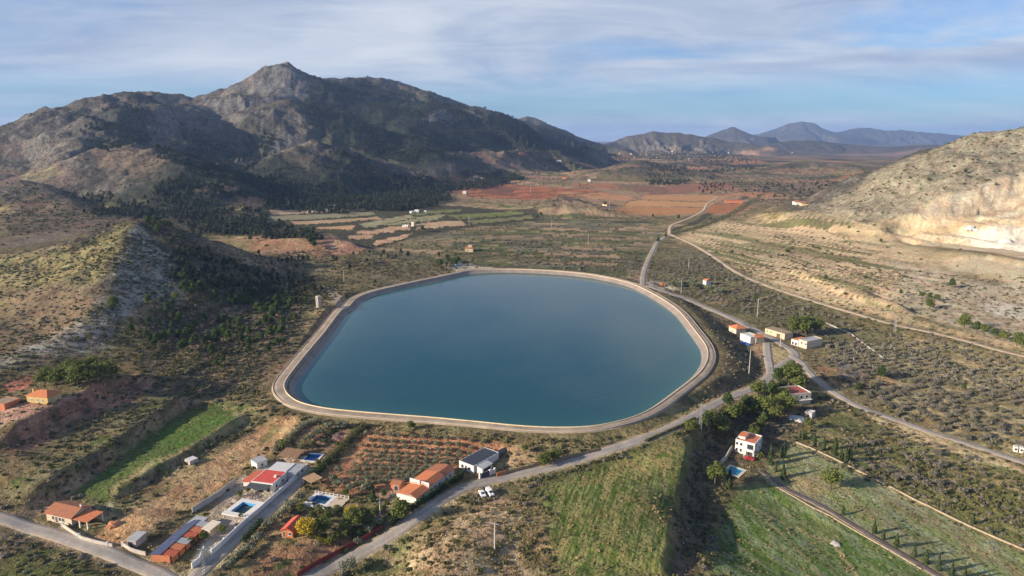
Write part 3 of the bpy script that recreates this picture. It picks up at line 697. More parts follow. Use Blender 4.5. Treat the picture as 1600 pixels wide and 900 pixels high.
# upper meadow: pale strips along the track, tan edges
MEAD = [(1190, 742), (1240, 690), (1300, 716), (1350, 742), (1460, 796), (1620, 875), (1620, 920), (1490, 905), (1380, 842), (1290, 792)]
stripes(MEAD, (1290, 792), (1480, 905), C(.27, .28, .185), 9, .42, 4, .75, .6, 71)
stripes(MEAD, (1290, 792), (1480, 905), C(.24, .185, .10), 14, .16, 4, .6, .6, 72)
LOWM = [(1105, 905), (1120, 830), (1160, 760), (1200, 752), (1290, 802), (1380, 850), (1460, 905)]
stripes(LOWM, (1180, 775), (1330, 900), C(.24, .26, .16), 8, .30, 4, .6, .7, 73)
for a, b in (((1168, 790), (1300, 850)), ((1300, 850), (1345, 905)), ((1180, 800), (1250, 862)), ((1250, 862), (1290, 905))):
    W0, W1 = hit(*a)[:2], hit(*b)[:2]
    n = np.array((W1[1] - W0[1], W0[0] - W1[0])); n = n / np.linalg.norm(n) * .7
    paint([W0 - n, W1 - n, W1 + n, W0 + n], C(.36, .28, .15), .6, 2, .8, world=True)
# more plots on the valley floor
for k, (poly, c, c2, per) in enumerate((
    ([(1065, 385), (1110, 400), (1140, 420), (1090, 425), (1040, 405)], C(.17, .15, .115), C(.10, .095, .065), 9), ([(1020, 425), (1075, 430), (1130, 455), (1090, 462), (1020, 442)], C(.19, .17, .12), C(.10, .10, .06), 9),
    ([(860, 366), (1010, 364), (1000, 380), (860, 378)], C(.15, .15, .085), C(.08, .09, .04), 8), ([(865, 380), (1008, 383), (1000, 402), (870, 400)], C(.20, .175, .13), C(.105, .10, .065), 8),
    ([(700, 330), (800, 338), (812, 345), (700, 345)], C(.19, .185, .09), C(.09, .10, .04), 10), ([(760, 345), (860, 350), (850, 356), (740, 355)], C(.125, .15, .045), C(.09, .10, .04), 8),
    ([(1000, 306), (1060, 290), (1130, 287), (1145, 291), (1060, 303)], C(.25, .135, .10), C(.13, .08, .06), 12), ([(620, 402), (700, 396), (760, 412), (700, 416)], C(.24, .19, .12), C(.12, .11, .06), 8),
    ([(780, 318), (840, 322), (835, 330), (780, 330)], C(.14, .16, .05), C(.09, .09, .04), 10), ([(560, 400), (640, 392), (660, 398), (600, 408)], C(.23, .185, .12), C(.11, .10, .06), 8))):
    paint(poly, c, 2.5, 2, .85)
    stripes(poly, poly[0], poly[1], c2, per, .42, 2, .75, .35, 80 + k)
for k, (a, b, wd, c) in enumerate((((1040, 366), (985, 352), 2.5, C(.42, .32, .22)), ((600, 330), (520, 390), 1.5, C(.40, .30, .2)), ((640, 372), (800, 348), 1.6, C(.07, .065, .04)), ((700, 380), (840, 380), 1.4, C(.07, .065, .04)),
                               ((745, 360), (755, 395), 2.2, C(.05, .045, .035)), ((832, 358), (830, 378), 2.2, C(.05, .045, .035)), ((665, 398), (690, 418), 1.4, C(.06, .05, .035)), ((860, 345), (862, 404), 1.5, C(.07, .06, .04)),
                               ((1012, 372), (1075, 430), 1.6, C(.30, .21, .14)), ((1048, 362), (1185, 300), 6, C(.06, .055, .035)), ((700, 312), (920, 306), 2, C(.10, .075, .05)), ((870, 318), (1110, 330), 2, C(.35, .24, .15)))):
    W0, W1 = hit(*a)[:2], hit(*b)[:2]
    n = np.array((W1[1] - W0[1], W0[0] - W1[0])); n = n / np.linalg.norm(n) * wd
    paint([W0 - n, W1 - n, W1 + n, W0 + n], c, wd * .6, wd * 1.5, .9, world=True)
# bare terraces right of the dirt track, stepped tan and olive
TANR = [(1062, 372), (1130, 345), (1250, 330), (1330, 345), (1390, 372), (1440, 400), (1500, 440), (1640, 470), (1640, 555), (1400, 503), (1200, 443), (1110, 394)]
m, v = polymask([w[:2] for w in hits(TANR)], 10, 10)
b_ = sstep(-.1, .35, fbm(X[m], Y[m], 26, 5, 905, .62)).astype(np.float32)
COLR[m] = mix3(COLR[m], mix3(np.broadcast_to(C(.50, .365, .225), b_.shape + (3,)), C(.20, .165, .085), b_), (v * .62).astype(np.float32))
stripes(TANR, (1130, 372), (1310, 425), C(.60, .44, .27), 19, .22, 8, .75, .5, 906)
stripes(TANR, (1130, 372), (1310, 425), C(.13, .125, .06), 19.5, .16, 8, .7, .5, 907)
def patchwork(px_poly, cw, ch, ang, pal, s=.85, seed=1, edge=C(.055, .052, .034), face=C(.36, .255, .17), soft=6, ek=.0024, step=0.0):
    """irregular small plots with banks between them, their shadow painted dark"""
    m, v = polymask([w[:2] for w in hits(px_poly)], soft, soft)
    x, y, r = X[m], Y[m], RR[m]
    x = x + fbm(x, y, 110, 3, seed + 1) * 16; y = y + fbm(x, y, 110, 3, seed + 2) * 10
    u, w = x * math.cos(ang) + y * math.sin(ang), -x * math.sin(ang) + y * math.cos(ang)
    j = np.floor(w / ch); hj = _hash(j, j * 0, seed)
    cwj = cw * (.55 + .9 * _hash(j, j * 0 + 3, seed)); uu = u / cwj + hj * 7
    i = np.floor(uu); hc_ = _hash(i, j, seed + 5)
    k = np.minimum((hc_ * len(pal)).astype(int), len(pal) - 1)
    c = np.array(pal, np.float32)[k]
    fw, fu = (w / ch - j) * ch, (uu - i) * cwj
    e = 1.2 + r * ek
    hb = _hash(i, j, seed + 9)
    if step:
        saw = np.where(fw < e, fw / e - .5, .5 - (fw - e) / (ch - e))
        rd = np.full(x.shape, 1e9)
        for rk in ('asphalt_road', 'north_lane', 'dirt_track', 'field_track'): rd = np.minimum(rd, polydist(X[m], Y[m], ROADC[rk][0][::4], False))
        H[m] += v * saw * step * sstep(5, 14, rd) * sstep(14, 30, RES_S[m])
    dark = np.maximum(1 - sstep(e * .7, e * 1.1, fw), (1 - sstep(e * .35, e * .6, fu)) * (hb > .35)).astype(np.float32) * (.25 + .75 * sstep(-.35, .1, fbm(x, y, 25, 3, seed + 4))).astype(np.float32)  # dark edges paint in bank scrub and the shadow of the banks
    tan = (sstep(ch - e, ch - e * .5, fw) * (hb > .45)).astype(np.float32)
    per = np.maximum(5.0, r * .0075)
    rows = (.5 + .5 * np.cos(2 * np.pi * (fw * .35 + fu) / per)) * (_hash(i, j, seed + 11) < .4)
    c = c * (1 - .45 * rows[..., None]).astype(np.float32) * (.85 + .3 * _hash(i, j, seed + 13))[..., None]
    c = mix3(c, face, tan * .8); c = mix3(c, edge, dark * .9)
    COLR[m] = mix3(COLR[m], c, (v * s).astype(np.float32))
GG = [C(.16, .145, .075), C(.21, .175, .105), C(.115, .13, .05), C(.24, .185, .12), C(.36, .25, .165), C(.14, .125, .085), C(.175, .16, .115), C(.10, .105, .05)]
VALLP = [(560, 322), (700, 316), (860, 322), (1010, 340), (1035, 362), (1010, 400), (1000, 438), (900, 424), (760, 418), (690, 416), (640, 392), (580, 388)]
patchwork([(560, 322), (700, 316), (860, 322), (1010, 340), (1035, 362), (1010, 400), (1000, 438), (900, 424), (760, 418), (690, 416), (640, 392), (580, 388)], 75, 24, rad(-8), GG, .9, 21, step=2.0)
patchwork([(1062, 372), (1130, 345), (1250, 330), (1330, 345), (1390, 372), (1440, 400), (1500, 440), (1400, 470), (1330, 480), (1200, 440), (1110, 394)], 95, 17, rad(-62),
          [C(.56, .41, .265), C(.52, .385, .24), C(.25, .22, .11), C(.60, .445, .285), C(.40, .31, .18), C(.56, .41, .26), C(.19, .185, .08)], .92, 31, C(.12, .11, .06), C(.66, .48, .31), step=1.3)
patchwork([(1025, 384), (1110, 402), (1200, 452), (1260, 474), (1150, 494), (1070, 455), (1015, 438)], 90, 34, rad(-40), [C(.15, .13, .085), C(.185, .165, .115), C(.12, .115, .06), C(.16, .145, .075)], .7, 41)
patchwork([(690, 236), (760, 234), (850, 246), (940, 252), (1000, 262), (930, 280), (840, 290), (720, 288), (760, 262)], 130, 42, rad(-14),
          [C(.33, .19, .125), C(.16, .135, .08), C(.13, .125, .06), C(.40, .26, .17), C(.22, .16, .10), C(.09, .09, .05)], .85, 51, ek=.004, step=4.0)
patchwork([(1010, 262), (1180, 262), (1300, 268), (1290, 300), (1180, 312), (1060, 288)], 150, 60, rad(8), [C(.24, .17, .12), C(.17, .14, .09), C(.34, .21, .145), C(.13, .12, .07), C(.20, .165, .115)], .75, 61, ek=.004, step=4.0)
paint([(405, 325), (560, 318), (720, 322), (840, 328), (840, 345), (720, 358), (640, 372), (580, 388), (560, 384), (520, 365), (420, 350)], C(.062, .06, .038), 4, 3, .95)
for poly, c in zip(TL, TC): paint(poly, c * 1.1, 1.2, 1, 1.0)
for poly, c in RF: paint(poly, c * C(1.0, .92, .84), 2, 2, 1.0)
stripes([(700, 296), (790, 288), (930, 297), (960, 304), (820, 312), (740, 308)], (720, 308), (900, 296), C(.14, .075, .05), 62, .3, 4, .8, .3)
paint([(0, 300), (120, 315), (200, 330), (300, 345), (280, 372), (200, 350), (120, 350), (60, 365), (0, 372)], C(.145, .105, .082), 12, 20, .85, C(.07, .06, .042), 12, 920, -.1, .3)  # shade from the hills on the left, painted as darker ground
paint([(500, 452), (522, 450), (545, 470), (530, 484), (512, 470)], C(.34, .26, .20), 1.5, 2, .9)
paint([(696, 418), (735, 412), (770, 418), (765, 424), (720, 426)], C(.46, .38, .30), 2, 3, .9)
paint([(1000, 436), (1040, 440), (1060, 452), (1030, 452), (1002, 444)], C(.48, .40, .32), 1.5, 2, .9)
paint([(1522, 479), (1560, 471), (1640, 486), (1640, 503), (1560, 495)], C(.66, .58, .50), 2, 3, .95)
paint([(1470, 408), (1540, 400), (1610, 425), (1640, 460), (1590, 458), (1560, 430), (1500, 424)], C(.55, .48, .38), 3, 6, .8, C(.34, .28, .20), 7, 46, .1, .5)
# quarry benches
for k, y0 in enumerate((300, 318, 334, 350)):
    paint([(1440 + 12 * (3 - k), y0 + 14), (1530, y0 - 2), (1640, y0 - 24), (1640, y0 - 20), (1530, y0 + 3), (1440 + 12 * (3 - k), y0 + 18)], C(.46, .33, .20), 2, 6, .8)
    paint([(1470, y0 + 16), (1540, y0 + 4), (1640, y0 - 14), (1640, y0 - 10), (1540, y0 + 8)], C(.78, .64, .44), 2, 6, .8)
paint([(1330, 350), (1400, 340), (1440, 330), (1420, 372), (1460, 392), (1560, 400), (1640, 420), (1640, 460), (1560, 440), (1470, 420), (1390, 400), (1330, 372)], C(.52, .40, .26), 8, 14, .6, C(.36, .29, .19), 10, 908, .1, .5)
paint([(1400, 405), (1480, 425), (1560, 445), (1640, 465), (1640, 555), (1560, 535), (1470, 500), (1400, 470)], C(.50, .42, .33), 8, 12, .6, C(.26, .21, .15), 6, 909, .0, .4)
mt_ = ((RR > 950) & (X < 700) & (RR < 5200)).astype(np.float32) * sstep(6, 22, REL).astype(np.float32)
COLR[:] = COLR * (1 - mt_[..., None] * (1 - C(.72, .76, .86)))  # darker bluish tint paints the mountain's shade and haze into its colour
# dusty verges
for k in ROADS:
    c = ROADC[k][0]; hw = ROADS[k][1]
    m = region(c, 12); d = polydist(X[m], Y[m], c[::2], False) + fbm(X[m], Y[m], 5, 3, 910) * 1.1
    w = (1 - sstep(hw + .3, hw + 2.0, d)) * (.35 if k in ('farm_track',) else .8)
    COLR[m] = mix3(COLR[m], C(.38, .295, .20), w.astype(np.float32))
WILD = (.25 + .75 * sstep(3, 30, REL)).astype(np.float32)
for pl_ in TL + [r[0] for r in RF] + [FIELD, MEAD, LOWM, VALLP, TANR, [(120, 770), (200, 705), (290, 640), (330, 628), (405, 636), (400, 650), (300, 705), (230, 742), (160, 788)]]:
    m, v = polymask([w[:2] for w in hits(pl_)], 2, 0); WILD[m] = WILD[m] * (1 - v) + np.minimum(WILD[m], .06) * v
for pl_ in ([(1395, 352), (1440, 322), (1520, 300), (1570, 275), (1640, 255), (1640, 470), (1560, 440), (1470, 415), (1400, 385)],):
    m, v = polymask([w[:2] for w in hits(pl_)], 8, 10); WILD[m] *= (1 - .9 * v).astype(np.float32)
m, v = polymask([w[:2] for w in hits([(1262, 322), (1340, 296), (1450, 250), (1535, 210), (1640, 200), (1640, 268), (1560, 290), (1450, 330), (1380, 345), (1300, 340)])], 15, 15); WILD[m] *= (1 - .35 * v).astype(np.float32)

# ---------------------------------------------------------------- materials
MATS = {}
def new_mat(name):
    m = bpy.data.materials.new(name); m.use_nodes = True
    nt = m.node_tree; nt.nodes.clear()
    o = nt.nodes.new('ShaderNodeOutputMaterial'); b = nt.nodes.new('ShaderNodeBsdfPrincipled')
    nt.links.new(b.outputs[0], o.inputs[0])
    return m, nt, b
def nmap(nt, sock, a, b, c, d):
    n = nt.nodes.new('ShaderNodeMapRange')
    for k, v in zip(('From Min', 'From Max', 'To Min', 'To Max'), (a, b, c, d)): n.inputs[k].default_value = v
    nt.links.new(sock, n.inputs['Value'])
    return n.outputs[0]
def ntex(nt, scale, detail=4, rough=.6, obj=True, vec=None):
    n = nt.nodes.new('ShaderNodeTexNoise')
    n.inputs['Scale'].default_value = scale; n.inputs['Detail'].default_value = detail; n.inputs['Roughness'].default_value = rough
    if vec is None:
        t = nt.nodes.new('ShaderNodeTexCoord'); vec = t.outputs['Object']
    nt.links.new(vec, n.inputs['Vector'])
    return n.outputs[0]
def nmul(nt, a, b, op='MULTIPLY'):
    n = nt.nodes.new('ShaderNodeMath'); n.operation = op
    for i, s in enumerate((a, b)):
        if isinstance(s, (int, float)): n.inputs[i].default_value = s
        else: nt.links.new(s, n.inputs[i])
    return n.outputs[0]
def nscale(nt, colsock, f):
    n = nt.nodes.new('ShaderNodeVectorMath'); n.operation = 'SCALE'
    if isinstance(colsock, tuple): n.inputs[0].default_value = colsock[:3]
    else: nt.links.new(colsock, n.inputs[0])
    nt.links.new(f, n.inputs['Scale'])
    return n.outputs[0]
def simple_mat(name, col, rough=.8, var=.25, scale=1.2, bump=0.0, bscale=8.0, metal=0.0, spec=.3):
    if name in MATS: return MATS[name]
    m, nt, b = new_mat(name)
    v = nmul(nt, nmap(nt, ntex(nt, scale, 5), .25, .75, 1 - var, 1 + var), nmap(nt, ntex(nt, scale * 9, 3), .25, .75, 1 - var * .6, 1 + var * .6))
    nt.links.new(nscale(nt, tuple(col), v), b.inputs['Base Color'])
    b.inputs['Roughness'].default_value = rough; b.inputs['Metallic'].default_value = metal
    b.inputs['Specular IOR Level'].default_value = spec
    if bump:
        bn = nt.nodes.new('ShaderNodeBump'); bn.inputs['Strength'].default_value = 1; bn.inputs['Distance'].default_value = bump
        nt.links.new(ntex(nt, bscale, 3), bn.inputs['Height']); nt.links.new(bn.outputs[0], b.inputs['Normal'])
    MATS[name] = m
    return m
def terrain_mat():
    m, nt, b = new_mat('ground_soil')
    a = nt.nodes.new('ShaderNodeVertexColor'); a.layer_name = 'cover'
    alp = a.outputs['Alpha']
    wild = nmap(nt, alp, .25, 1.0, 0, 1)
    rough = nmap(nt, alp, .0, .25, .3, 1.0)
    big = nmap(nt, ntex(nt, .045, 6, .65), .3, .7, .70, 1.30)
    mid = nmap(nt, ntex(nt, .22, 5, .65), .3, .7, .62, 1.38)
    fine = nmap(nt, ntex(nt, 1.5, 4, .7), .3, .7, .55, 1.45)
    f = nmul(nt, nmul(nt, nmul(nt, nmul(nt, big, mid), fine), -1.0, 'ADD'), rough)
    f = nmul(nt, f, 1.0, 'ADD')
    c0 = nscale(nt, a.outputs['Color'], f)
    # dark cushions of scrub on the wild slopes
    dots = nmul(nt, nmap(nt, ntex(nt, .16, 3, .75), .50, .57, 0, 1), nmap(nt, ntex(nt, .018, 4, .6), .35, .62, .25, 1.0))
    dm = nt.nodes.new('ShaderNodeMix'); dm.data_type = 'RGBA'
    nt.links.new(nmul(nt, nmul(nt, dots, wild), .72), dm.inputs[0]); nt.links.new(c0, dm.inputs[6])
    dm.inputs[7].default_value = (.045, .048, .026, 1)
    c = dm.outputs[2]
    hs = nt.nodes.new('ShaderNodeMix'); hs.data_type = 'RGBA'; hs.blend_type = 'MULTIPLY'
    hs.inputs[0].default_value = 1.0
    nt.links.new(c, hs.inputs[6])
    cr = nt.nodes.new('ShaderNodeMix'); cr.data_type = 'RGBA'
    cr.inputs[6].default_value = (1.06, .98, .93, 1); cr.inputs[7].default_value = (.92, 1.03, .95, 1)
    nt.links.new(nmap(nt, ntex(nt, .09, 4, .6), .35, .65, 0, 1), cr.inputs[0])
    nt.links.new(cr.outputs[2], hs.inputs[7])
    nt.links.new(hs.outputs[2], b.inputs['Base Color'])
    b.inputs['Roughness'].default_value = 1.0; b.inputs['Specular IOR Level'].default_value = .08
    bn = nt.nodes.new('ShaderNodeBump'); bn.inputs['Strength'].default_value = 1; bn.inputs['Distance'].default_value = 1.0
    h = nmul(nt, nmul(nt, ntex(nt, .35, 5, .6), 1.5), nmul(nt, ntex(nt, 1.6, 3, .6), .45), 'ADD')
    h = nmul(nt, h, nmul(nt, nmul(nt, ntex(nt, .055, 5, .72), 6.0), wild), 'ADD')
    nt.links.new(h, bn.inputs['Height']); nt.links.new(bn.outputs[0], b.inputs['Normal'])
    return m

# ---------------------------------------------------------------- object helpers
def mesh_obj(name, verts, faces, mat=None, parent=None, smooth=False):
    me = bpy.data.meshes.new(name)
    me.from_pydata([tuple(map(float, v)) for v in verts], [], faces)
    if mat is not None:
        for k in (mat if isinstance(mat, (list, tuple)) else [mat]): me.materials.append(k)
    if smooth: me.polygons.foreach_set('use_smooth', [True] * len(me.polygons))
    me.update()
    o = bpy.data.objects.new(name, me); COL.objects.link(o)
    if parent is not None: o.parent = parent
    return o
def np_mesh(name, co, faces4, mat, smooth=False, parent=None, link=True):
    """big mesh from numpy arrays: co (N,3), faces4 (M,k)"""
    me = bpy.data.meshes.new(name)
    k = faces4.shape[1]
    me.vertices.add(len(co)); me.vertices.foreach_set('co', np.ascontiguousarray(co, np.float32).ravel())
    me.loops.add(faces4.size); me.loops.foreach_set('vertex_index', np.ascontiguousarray(faces4, np.int32).ravel())
    me.polygons.add(len(faces4)); me.polygons.foreach_set('loop_start', np.arange(0, faces4.size, k, dtype=np.int32))
    if smooth: me.polygons.foreach_set('use_smooth', np.ones(len(faces4), bool))
    me.materials.append(mat)
    me.update(calc_edges=True)
    o = bpy.data.objects.new(name, me)
    if link: COL.objects.link(o)
    if parent is not None: o.parent = parent
    return o
def structure(o): o['kind'] = 'structure'; return o
def stuff(o): o['kind'] = 'stuff'; return o
def tag(o, label=None, cat=None, group=None):
    if label: o['label'] = label
    if cat: o['category'] = cat
    if group: o['group'] = group
    return o
def empty(name, loc, rz=0.0):
    o = bpy.data.objects.new(name, None); COL.objects.link(o)
    o.location = tuple(map(float, loc)); o.rotation_euler = (0, 0, rz)
    o.empty_display_size = .5
    return o
def copy_thing(o, loc, rz=0.0, sc=1.0, label=None):
    r = o.copy(); COL.objects.link(r)
    r.location = tuple(map(float, loc)); r.rotation_euler = (0, 0, rz); r.scale = (sc, sc, sc) if not isinstance(sc, tuple) else sc
    if label: r['label'] = label
    for ch in list(o.children):
        c = ch.copy(); COL.objects.link(c); c.parent = r
        for g in list(ch.children):
            d = g.copy(); COL.objects.link(d); d.parent = c
    return r

# ---------------------------------------------------------------- the ground
ii, jj = np.meshgrid(np.arange(NR - 1), np.arange(NA - 1), indexing='ij')
q0 = (ii * NA + jj).ravel()
faces = np.stack((q0, q0 + 1, q0 + NA + 1, q0 + NA), 1)[:, ::-1]
faces = np.stack((q0, q0 + 1, q0 + NA + 1, q0 + NA), 1)
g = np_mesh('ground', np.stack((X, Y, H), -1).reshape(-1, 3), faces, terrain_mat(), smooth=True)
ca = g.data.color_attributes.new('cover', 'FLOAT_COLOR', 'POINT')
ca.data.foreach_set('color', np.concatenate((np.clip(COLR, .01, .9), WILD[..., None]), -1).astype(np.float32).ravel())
structure(g)
del faces, ii, jj, q0

# ---------------------------------------------------------------- sheets along a line
def road_mat(name, col, dust, wear=1.14):
    m, nt, b = new_mat(name)
    at = nt.nodes.new('ShaderNodeAttribute'); at.attribute_name = 'lane'
    ab = nmul(nt, at.outputs['Fac'], 0.0, 'ABSOLUTE') if False else None
    n = nt.nodes.new('ShaderNodeMath'); n.operation = 'ABSOLUTE'; nt.links.new(at.outputs['Fac'], n.inputs[0]); ab = n.outputs[0]
    d = nt.nodes.new('ShaderNodeMath'); d.operation = 'ABSOLUTE'; nt.links.new(nmul(nt, ab, -.48, 'ADD'), d.inputs[0])
    w = nmap(nt, d.outputs[0], .05, .22, wear, 1.0)
    v = nmul(nt, nmul(nt, nmap(nt, ntex(nt, .10, 5, .65), .3, .7, .80, 1.20), nmap(nt, ntex(nt, .9, 4), .3, .7, .84, 1.16)), w)
    e = nmap(nt, nmul(nt, ab, nmul(nt, nmap(nt, ntex(nt, .35, 4, .65), .3, .7, -.45, .45), 1.0), 'ADD'), .72, 1.0, 0, .85)
    # tar-dark repair patches
    pt = nmap(nt, ntex(nt, .06, 2, .3), .62, .64, 1.0, .82)
    mx = nt.nodes.new('ShaderNodeMix'); mx.data_type = 'RGBA'
    nt.links.new(e, mx.inputs[0]); nt.links.new(nscale(nt, col, nmul(nt, v, pt)), mx.inputs[6]); nt.links.new(nscale(nt, dust, v), mx.inputs[7])
    nt.links.new(mx.outputs[2], b.inputs['Base Color']); b.inputs['Roughness'].default_value = .95; b.inputs['Specular IOR Level'].default_value = .2
    return m
def sweep(name, c, prof, mat, closed=False, N=None, lane=None):
    """prof: list of (offset to the right, z array or number) across the line"""
    N = normals2(c, closed) if N is None else N
    n, k = len(c), len(prof)
    co = np.zeros((n, k, 3))
    for j, (off, z) in enumerate(prof):
        co[:, j, :2] = c + N * (off[:, None] if isinstance(off, np.ndarray) else off); co[:, j, 2] = z
    f = []
    idx = np.arange(n * k).reshape(n, k)
    a = idx if closed else idx[:-1]
    b = np.roll(idx, -1, 0) if closed else idx[1:]
    f = np.stack((a[:, :-1], b[:, :-1], b[:, 1:], a[:, 1:]), -1).reshape(-1, 4)
    o = np_mesh(name, co.reshape(-1, 3), f, mat)
    if lane is not None:
        a_ = o.data.attributes.new('lane', 'FLOAT', 'POINT'); a_.data.foreach_set('value', np.tile(np.array(lane, np.float32), n))
    return o
M_ASPH = road_mat('asphalt_grey', (.29, .262, .232), (.37, .295, .21))
M_CONC = road_mat('concrete_lane', (.33, .295, .255), (.38, .305, .22))
M_DIRT = road_mat('dirt_lane', (.47, .365, .25), (.40, .31, .20), 1.12)
M_DARKT = road_mat('dark_track', (.16, .125, .115), (.30, .24, .16), .85)
RM = {'asphalt_road': M_ASPH, 'north_lane': M_ASPH, 'valley_road': M_CONC, 'pump_lane': M_CONC, 'village_lane': M_CONC, 'driveway': M_CONC, 'dirt_track': M_DIRT,
      'farm_track': M_DARKT, 'field_track': M_DIRT}
for i, (k, (c, z)) in enumerate(ROADC.items()):
    h = ROADS[k][1]
    zz_ = ground(c[:, 0], c[:, 1])
    r_ = np.hypot(c[:, 0], c[:, 1])
    up_ = .04 + .012 * i + r_ * .00025
    wv = fbm(c[:, 0], c[:, 1], 8, 3, 700 + i)[:, None]
    N_ = normals2(c)
    e = [ground(*(c + N_ * o).T) for o in (-h, 0, h)]
    md_ = np.maximum(e[1], (e[0] + e[2]) / 2)
    structure(sweep(k, c, [(-h - .5, e[0] - .3), (-h, np.maximum(e[0], md_ - .06) + up_), (-h * .48, np.maximum(e[0] * .5 + md_ * .5, md_ - .04) + up_ + .005), (0, md_ + up_ + .02), (h * .48, np.maximum(e[2] * .5 + md_ * .5, md_ - .04) + up_ + .005), (h, np.maximum(e[2], md_ - .06) + up_), (h + .5, e[2] - .3)], RM[k], lane=[-1.3, -1, -.48, 0, .48, 1, 1.3]))

# ---------------------------------------------------------------- reservoir: lining, kerb, crest path, water
def lining_mat():
    m, nt, b = new_mat('reservoir_lining')
    v = nmul(nt, nmap(nt, ntex(nt, .12, 5), .3, .7, .8, 1.2), nmap(nt, ntex(nt, 1.2, 4), .3, .7, .8, 1.2))
    nt.links.new(nscale(nt, (.255, .215, .185), v), b.inputs['Base Color'])
    b.inputs['Roughness'].default_value = .9
    return m
M_LIN = lining_mat()
M_PATH = simple_mat('crest_path', (.31, .25, .185), 1, .34, .10, .03)
M_KERB = simple_mat('pale_kerb', (.66, .52, .33), .9, .15, .4)
WF = .76 + .26 * sstep(20, -90, WL[:, 0])
structure(sweep('reservoir_lining', WL, [(-6, -5.5), (0, WATER_Z), (4.4 * WF, .05)], M_LIN, True, WN))
structure(sweep('reservoir_kerb', WL, [(4.4 * WF, .05), (4.4 * WF, .42), (4.4 * WF + .35, .42), (4.4 * WF + .35, .0)], M_KERB, True, WN))
structure(sweep('crest_path', WL, [(4.4 * WF + .35, .05), (7.3 * WF, .12), (9.9 * WF, .02), (9.9 * WF + 1.0, -1.3)], M_PATH, True, WN))
structure(sweep('outer_kerb', WL, [(9.6 * WF, .0), (9.6 * WF, .26), (9.6 * WF + .25, .26), (9.6 * WF + .25, -.3)], simple_mat('old_kerb', (.42, .36, .30), .9, .25, .3), True, WN))
# ribs down the lining
rv, rf = [], []
for i in range(0, len(WL), 1):
    p, n = WL[i], WN[i]
    t = np.array((-n[1], n[0])) * .12
    a0, a1 = p + n * .05, p + n * 4.4 * WF[i]
    b0 = len(rv)
    for q, z in ((a0, WATER_Z + .1), (a1, .12)):
        rv += [(*(q - t), z), (*(q + t), z)]
    rf.append((b0, b0 + 1, b0 + 3, b0 + 2))
structure(np_mesh('lining_ribs', np.array(rv), np.array(rf), simple_mat('rib_concrete', (.19, .15, .145), .9, .2)))
def water_mat():
    m, nt, b = new_mat('water')
    a = nt.nodes.new('ShaderNodeVertexColor'); a.layer_name = 'depth'
    nt.links.new(a.outputs['Color'], b.inputs['Base Color'])
    b.inputs['IOR'].default_value = 1.33
    b.inputs['Specular IOR Level'].default_value = .5
    rr = nmap(nt, ntex(nt, .011, 4, .55), .38, .62, .03, .12)
    nt.links.new(rr, b.inputs['Roughness'])
    bn = nt.nodes.new('ShaderNodeBump'); bn.inputs['Strength'].default_value = 1.0; bn.inputs['Distance'].default_value = .05
    nt.links.new(nmul(nt, ntex(nt, 1.0, 4, .6), nmap(nt, ntex(nt, .009, 4, .55), .36, .64, .15, 2.2)), bn.inputs['Height'])
    nt.links.new(bn.outputs[0], b.inputs['Normal'])
    return m
# water sheet: rings shrinking towards the middle
cen = WL.mean(0)
ring = []
inner = [0, .8, 2, 4, 7, 11, 16, 24, 40]
co, cl = [], []
D, S, G_ = C(.018, .068, .077), C(.035, .115, .10), C(.07, .17, .09)
for k, ins in enumerate(inner):
    for i in range(len(WL)):
        v = cen - WL[i]; L = np.linalg.norm(v)
        p = WL[i] + v / L * ins if k else WL[i] + WN[i] * .4
        co.append((p[0], p[1], WATER_Z + (.0 if k else .0)))
        w = math.exp(-ins / 7.0)
        cl.append(np.append(D * (1 - w) + (S if k else G_) * w, 1))
n = len(WL)
f = []
for k in range(len(inner) - 1):
    for i in range(n):
        j = (i + 1) % n
        f.append((k * n + i, k * n + j, (k + 1) * n + j, (k + 1) * n + i))
co.append((cen[0], cen[1], WATER_Z)); cl.append(np.append(D, 1))
L0 = (len(inner) - 1) * n
me = bpy.data.meshes.new('water')
me.from_pydata([tuple(map(float, c)) for c in co], [], f + [(L0 + i, L0 + (i + 1) % n, len(co) - 1) for i in range(n)])
me.materials.append(water_mat())
w_ = bpy.data.objects.new('water', me); COL.objects.link(w_); structure(w_)
ca = me.color_attributes.new('depth', 'FLOAT_COLOR', 'POINT')
ca.data.foreach_set('color', np.array(cl, np.float32).ravel())
bm = bmesh.new(); bm.from_mesh(me); bmesh.ops.recalc_face_normals(bm, faces=bm.faces)
if bm.faces[:][-1].normal.z < 0: bmesh.ops.reverse_faces(bm, faces=bm.faces)
bm.to_mesh(me); bm.free()

